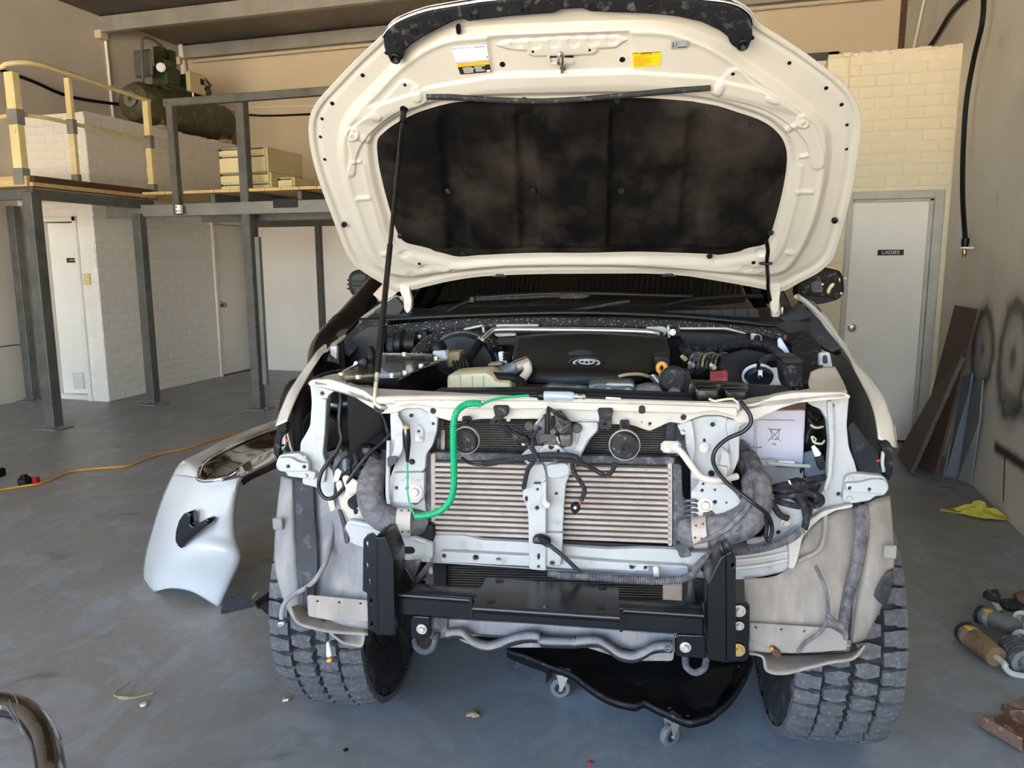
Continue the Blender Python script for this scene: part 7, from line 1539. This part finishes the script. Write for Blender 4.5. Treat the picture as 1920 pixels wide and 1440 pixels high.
# ---- wrapped bull bar hoop in the corner
pm('wrapped_black', '#0d0d10', '#16161a', sc=6, rough=.12, r2=.3, coat=.9, bump=.5, bsc=18)
t = root('bull_bar', 'glossy black bull bar hoop in plastic wrap, cut off by the lower left edge', 'bull bar', bz(104, 1560, 0))
HZ = .45
hp_ = [bz(-160, 1318, HZ), bz(-60, 1317, HZ), bz(0, 1321, HZ), bz(32, 1328, HZ), bz(58, 1346, HZ), bz(80, 1378, HZ), bz(90, 1412, HZ), bz(96, 1450, HZ), bz(98, 1500, HZ)]
hp_ += [hp_[-1]+Vector((.0,-.04,-.08)), hp_[-1]+Vector((.0,-.05,-.2)), hp_[-1]+Vector((0,-.05,-HZ))]
hp_ = [hp_[0]+Vector((-.05,0,-HZ)), hp_[0]+Vector((-.05,0,-.15)), hp_[0]+Vector((-.04,0,-.05))]+hp_
m = MB(); m.tube(smooth(hp_, 8), .029, 24); ho = obj('hoop', m, 'wrapped_black', t)
pm('film', '#f4f6f8', rough=.08, trans=.9, ior=1.25, bump=.8, bsc=25)
rr = random.Random(6); Q = smooth(hp_, 12); m = MB()
for k in range(12):
    i0 = rr.randint(40, 92); seg = Q[i0:i0+rr.randint(8, 20)]; a0 = rr.uniform(0, 6.28); st = []
    for j, p in enumerate(seg):
        tt = (Q[min(i0+j+1, len(Q)-1)]-Q[i0+j-1]).normalized(); n_ = tt.orthogonal().normalized(); b_ = tt.cross(n_); a = a0+j*.06
        st.append(p+(n_*cos(a)+b_*sin(a))*.0294)
    m.tube(st, .0014, 5)
obj('wrap_crease', m, 'film', ho, kind='stuff')
# ---- small litter
def crumb(name, px, py, r, mat, label, cat, seed=1, sq=(1,1,.6)):
    p = bz(px, py); m = MB(); m.ball(p+Vector((0,0,r*sq[2]*.9)), r, 6, sq)
    m.v = [tuple(Vector(v)+Vector((1,1,.6))*r*.5*noise.noise((Vector(v)-p)/r*1.3+Vector((seed,0,0)))) for v in m.v]; return obj(name, m, mat, label=label, cat=cat)
crumb('metal_nut', 538, 1314, .013, 'bolt_zinc', 'small silver nut on the floor by the left tyre', 'nut', 2)
crumb('metal_clip', 270, 1324, .013, 'bolt_zinc', 'small silver clip on the floor below the cable tie', 'clip', 5)
crumb('dry_leaf', 888, 1343, .02, 'tan_plastic', 'small tan leaf on the bluish floor in front of the car', 'leaf', 9, (1.2,.8,.4))
crumb('dirt_crumb', 648, 1408, .007, 'rubber', 'black crumb on the floor ahead of the left tyre', 'dirt', 3)
crumb('red_cap', 1106, 1432, .007, 'red_plastic', 'tiny red cap on the floor at the bottom of the view', 'cap', 4)
m = MB(); m.tube(smooth([bz(246,1278,.006), bz(228,1290,.008), bz(214,1301,.01), bz(222,1307,.006), bz(240,1309,.005), bz(262,1306,.004), bz(288,1299,.006)], 5), [.003]*16+[.006]*5+[.0035]*10, 6); obj('cable_tie', m, 'tan_plastic', label='bent pale cable tie lying on the floor', cat='cable tie')
m = MB(); m.box(bz(1455, 1400, .003), (.012, .008, .004)); 
# ---- old suspension parts by the right wall
pm('rusty', '#7b5a48', '#5f4336', sc=18, rough=.8, c3='#a08876', sc3=30, lo3=.55, hi3=.7, bump=.3); pm('shock_tan', '#9a7c58', '#7f6546', sc=9, rough=.6, c3='#5d4c3a', sc3=20); pm('shock_grey', '#82827b', '#6c6c66', sc=9, rough=.5, metal=.3)
def shock(label, p, q, r, mat, bands, rod=None):
    p = Vector(p); q = Vector(q); u = (q-p).normalized(); L = (q-p).length
    t = root('shock_absorber', label, 'shock absorber', Vector((p.x, p.y, 0)))
    m = MB(); m.lathe([(0,0),(r*.9,0),(r,.01),(r,L*.22),(r*.9,L*.23),(r*.9,L*.3),(r,L*.31),(r,L*.95),(r*.95,L),(0,L)], p, u, 22); b = obj('body', m, mat, t)
    m = MB(); m.lathe([(r*.96,.0),(r*1.05,.0),(r*1.05,.018),(r*.96,.018)], p+u*.01, u, 22, True); obj('end_ring', m, 'rubber_dusty', b)
    m = MB(); m.lathe([(r*1.0,.0),(r*1.03,.0),(r*1.03,.02),(r*1.0,.02)], p+u*.045, u, 22, True); obj('clamp', m, 'bolt_zinc', b)
    m = MB(); n = u.cross(Vector((0,0,1))).normalized(); w = (Vector((0,0,1))+n*.4).normalized(); m.box(p+u*.055+w*r*1.02, (.03,.02,.004), frameM((0,0,0), u, n).to_3x3(), bev=.001); obj('yellow_label', m, 'sticker_yellow', b)
    if rod:
        m = MB(); m.tube(smooth([q, q+u*.05]+[Vector(x) for x in rod], 5), .011, 10); obj('rod', m, 'bar_white', t)
    return t
shock('brown old shock absorber with a bent pale rod, on the floor at right', bz(1806,1182,.04), bz(1868,1232,.04), .04, 'shock_tan', 2, [bz(1884,1250,.03), bz(1900,1264,.015), bz(1945,1270,.012)])
shock('grey old shock absorber lying behind the brown one', bz(1832,1150,.05), bz(1908,1178,.06), .036, 'shock_grey', 2)
t = root('strut_boot', 'grey ribbed strut boot under the grey shock absorber', 'boot', bz(1890, 1230))
m = MB(); a = bz(1892,1208,.045); b = bz(1926,1244,.045); u = (b-a).normalized(); L = (b-a).length
m.lathe([(0,0),(.035,0)]+[(.04+.0012*i+.005*(i % 2), L*i/12) for i in range(13)]+[(.04,L),(0,L)], a, u, 22); obj('boot', m, 'tank_grey', t)
m = MB(); m.lathe([(.03,0),(.05,0),(.052,.012),(.034,.014)], b-u*.01, u, 24, True); obj('boot_lip', m, 'steel_light', t)
for k, (px, py, lb) in enumerate(((1917,1168,'upper pale bush ring at the edge of the parts pile'), (1916,1196,'lower pale bush ring at the edge of the parts pile'))):
    m = MB(); m.lathe([(.022,-.02),(.036,-.02),(.036,.02),(.022,.02)], bz(px+4, py-6 if k == 0 else py+2, .07 if k == 0 else .05), (-.7,-.7,.2), 22, True); obj('bush_ring', m, 'bar_white', label=lb, cat='ring')
t = root('ball_joint', 'ball joint with pale stem standing behind the shock absorbers', 'joint', bz(1868, 1142))
m = MB(); m.cyl(bz(1875,1146,.02), bz(1864,1128,.05), .013, 12); obj('stem', m, 'frame_grey', t); m = MB(); m.lathe([(0,-.02),(.03,-.018),(.034,0),(.026,.02),(0,.022)], bz(1860,1118,.07), (.3,.2,1), 16); m.cyl(bz(1850,1112,.07), bz(1872,1110,.08), .012, 10); obj('socket', m, 'rubber_dusty', t)
crumb('dark_fitting', 1894, 1142, .04, 'rubber_dusty', 'dark dirty fitting between the ball joint and the bush rings', 'fitting', 11, (1.3,.8,.6)); crumb('rusty_lump', 1918, 1130, .04, 'rusty', 'brown rusty part at the top of the parts pile', 'part', 13)
t = root('rusty_bracket', 'rusty channel bracket at the lower right corner of the floor', 'bracket', bz(1895, 1390))
R_ = Matrix.Rotation(radians(38), 3, 'Z'); c = bz(1898, 1372, .012); m = MB(); m.box(c, (.13,.15,.008), R_, bev=.002); 
for s_ in (-1, 1): m.box(c+R_ @ Vector((s_*.063,0,.018)), (.008,.15,.04), R_, bev=.002)
obj('channel', m, 'rusty', t); m = MB(); m.lathe([(0,0),(.014,0),(.012,.006),(0,.006)], c+R_ @ Vector((0,.02,.004)), n=14); obj('boss', m, 'rusty', t); m = MB(); m.lathe([(0,0),(.008,0),(.008,.002),(0,.002)], c+R_ @ Vector((-.02,-.05,.004)), n=12); obj('bolt_hole', m, 'rubber', t)
m = MB(); m.prism([bz(1876,1330,.02), bz(1898,1326,.05), bz(1925,1314,.05), bz(1925,1342,.04), bz(1893,1342,.03)], (0,0,.02)); obj('rusty_plate', m, 'rusty', label='jagged rusty plate behind the channel bracket', cat='plate')
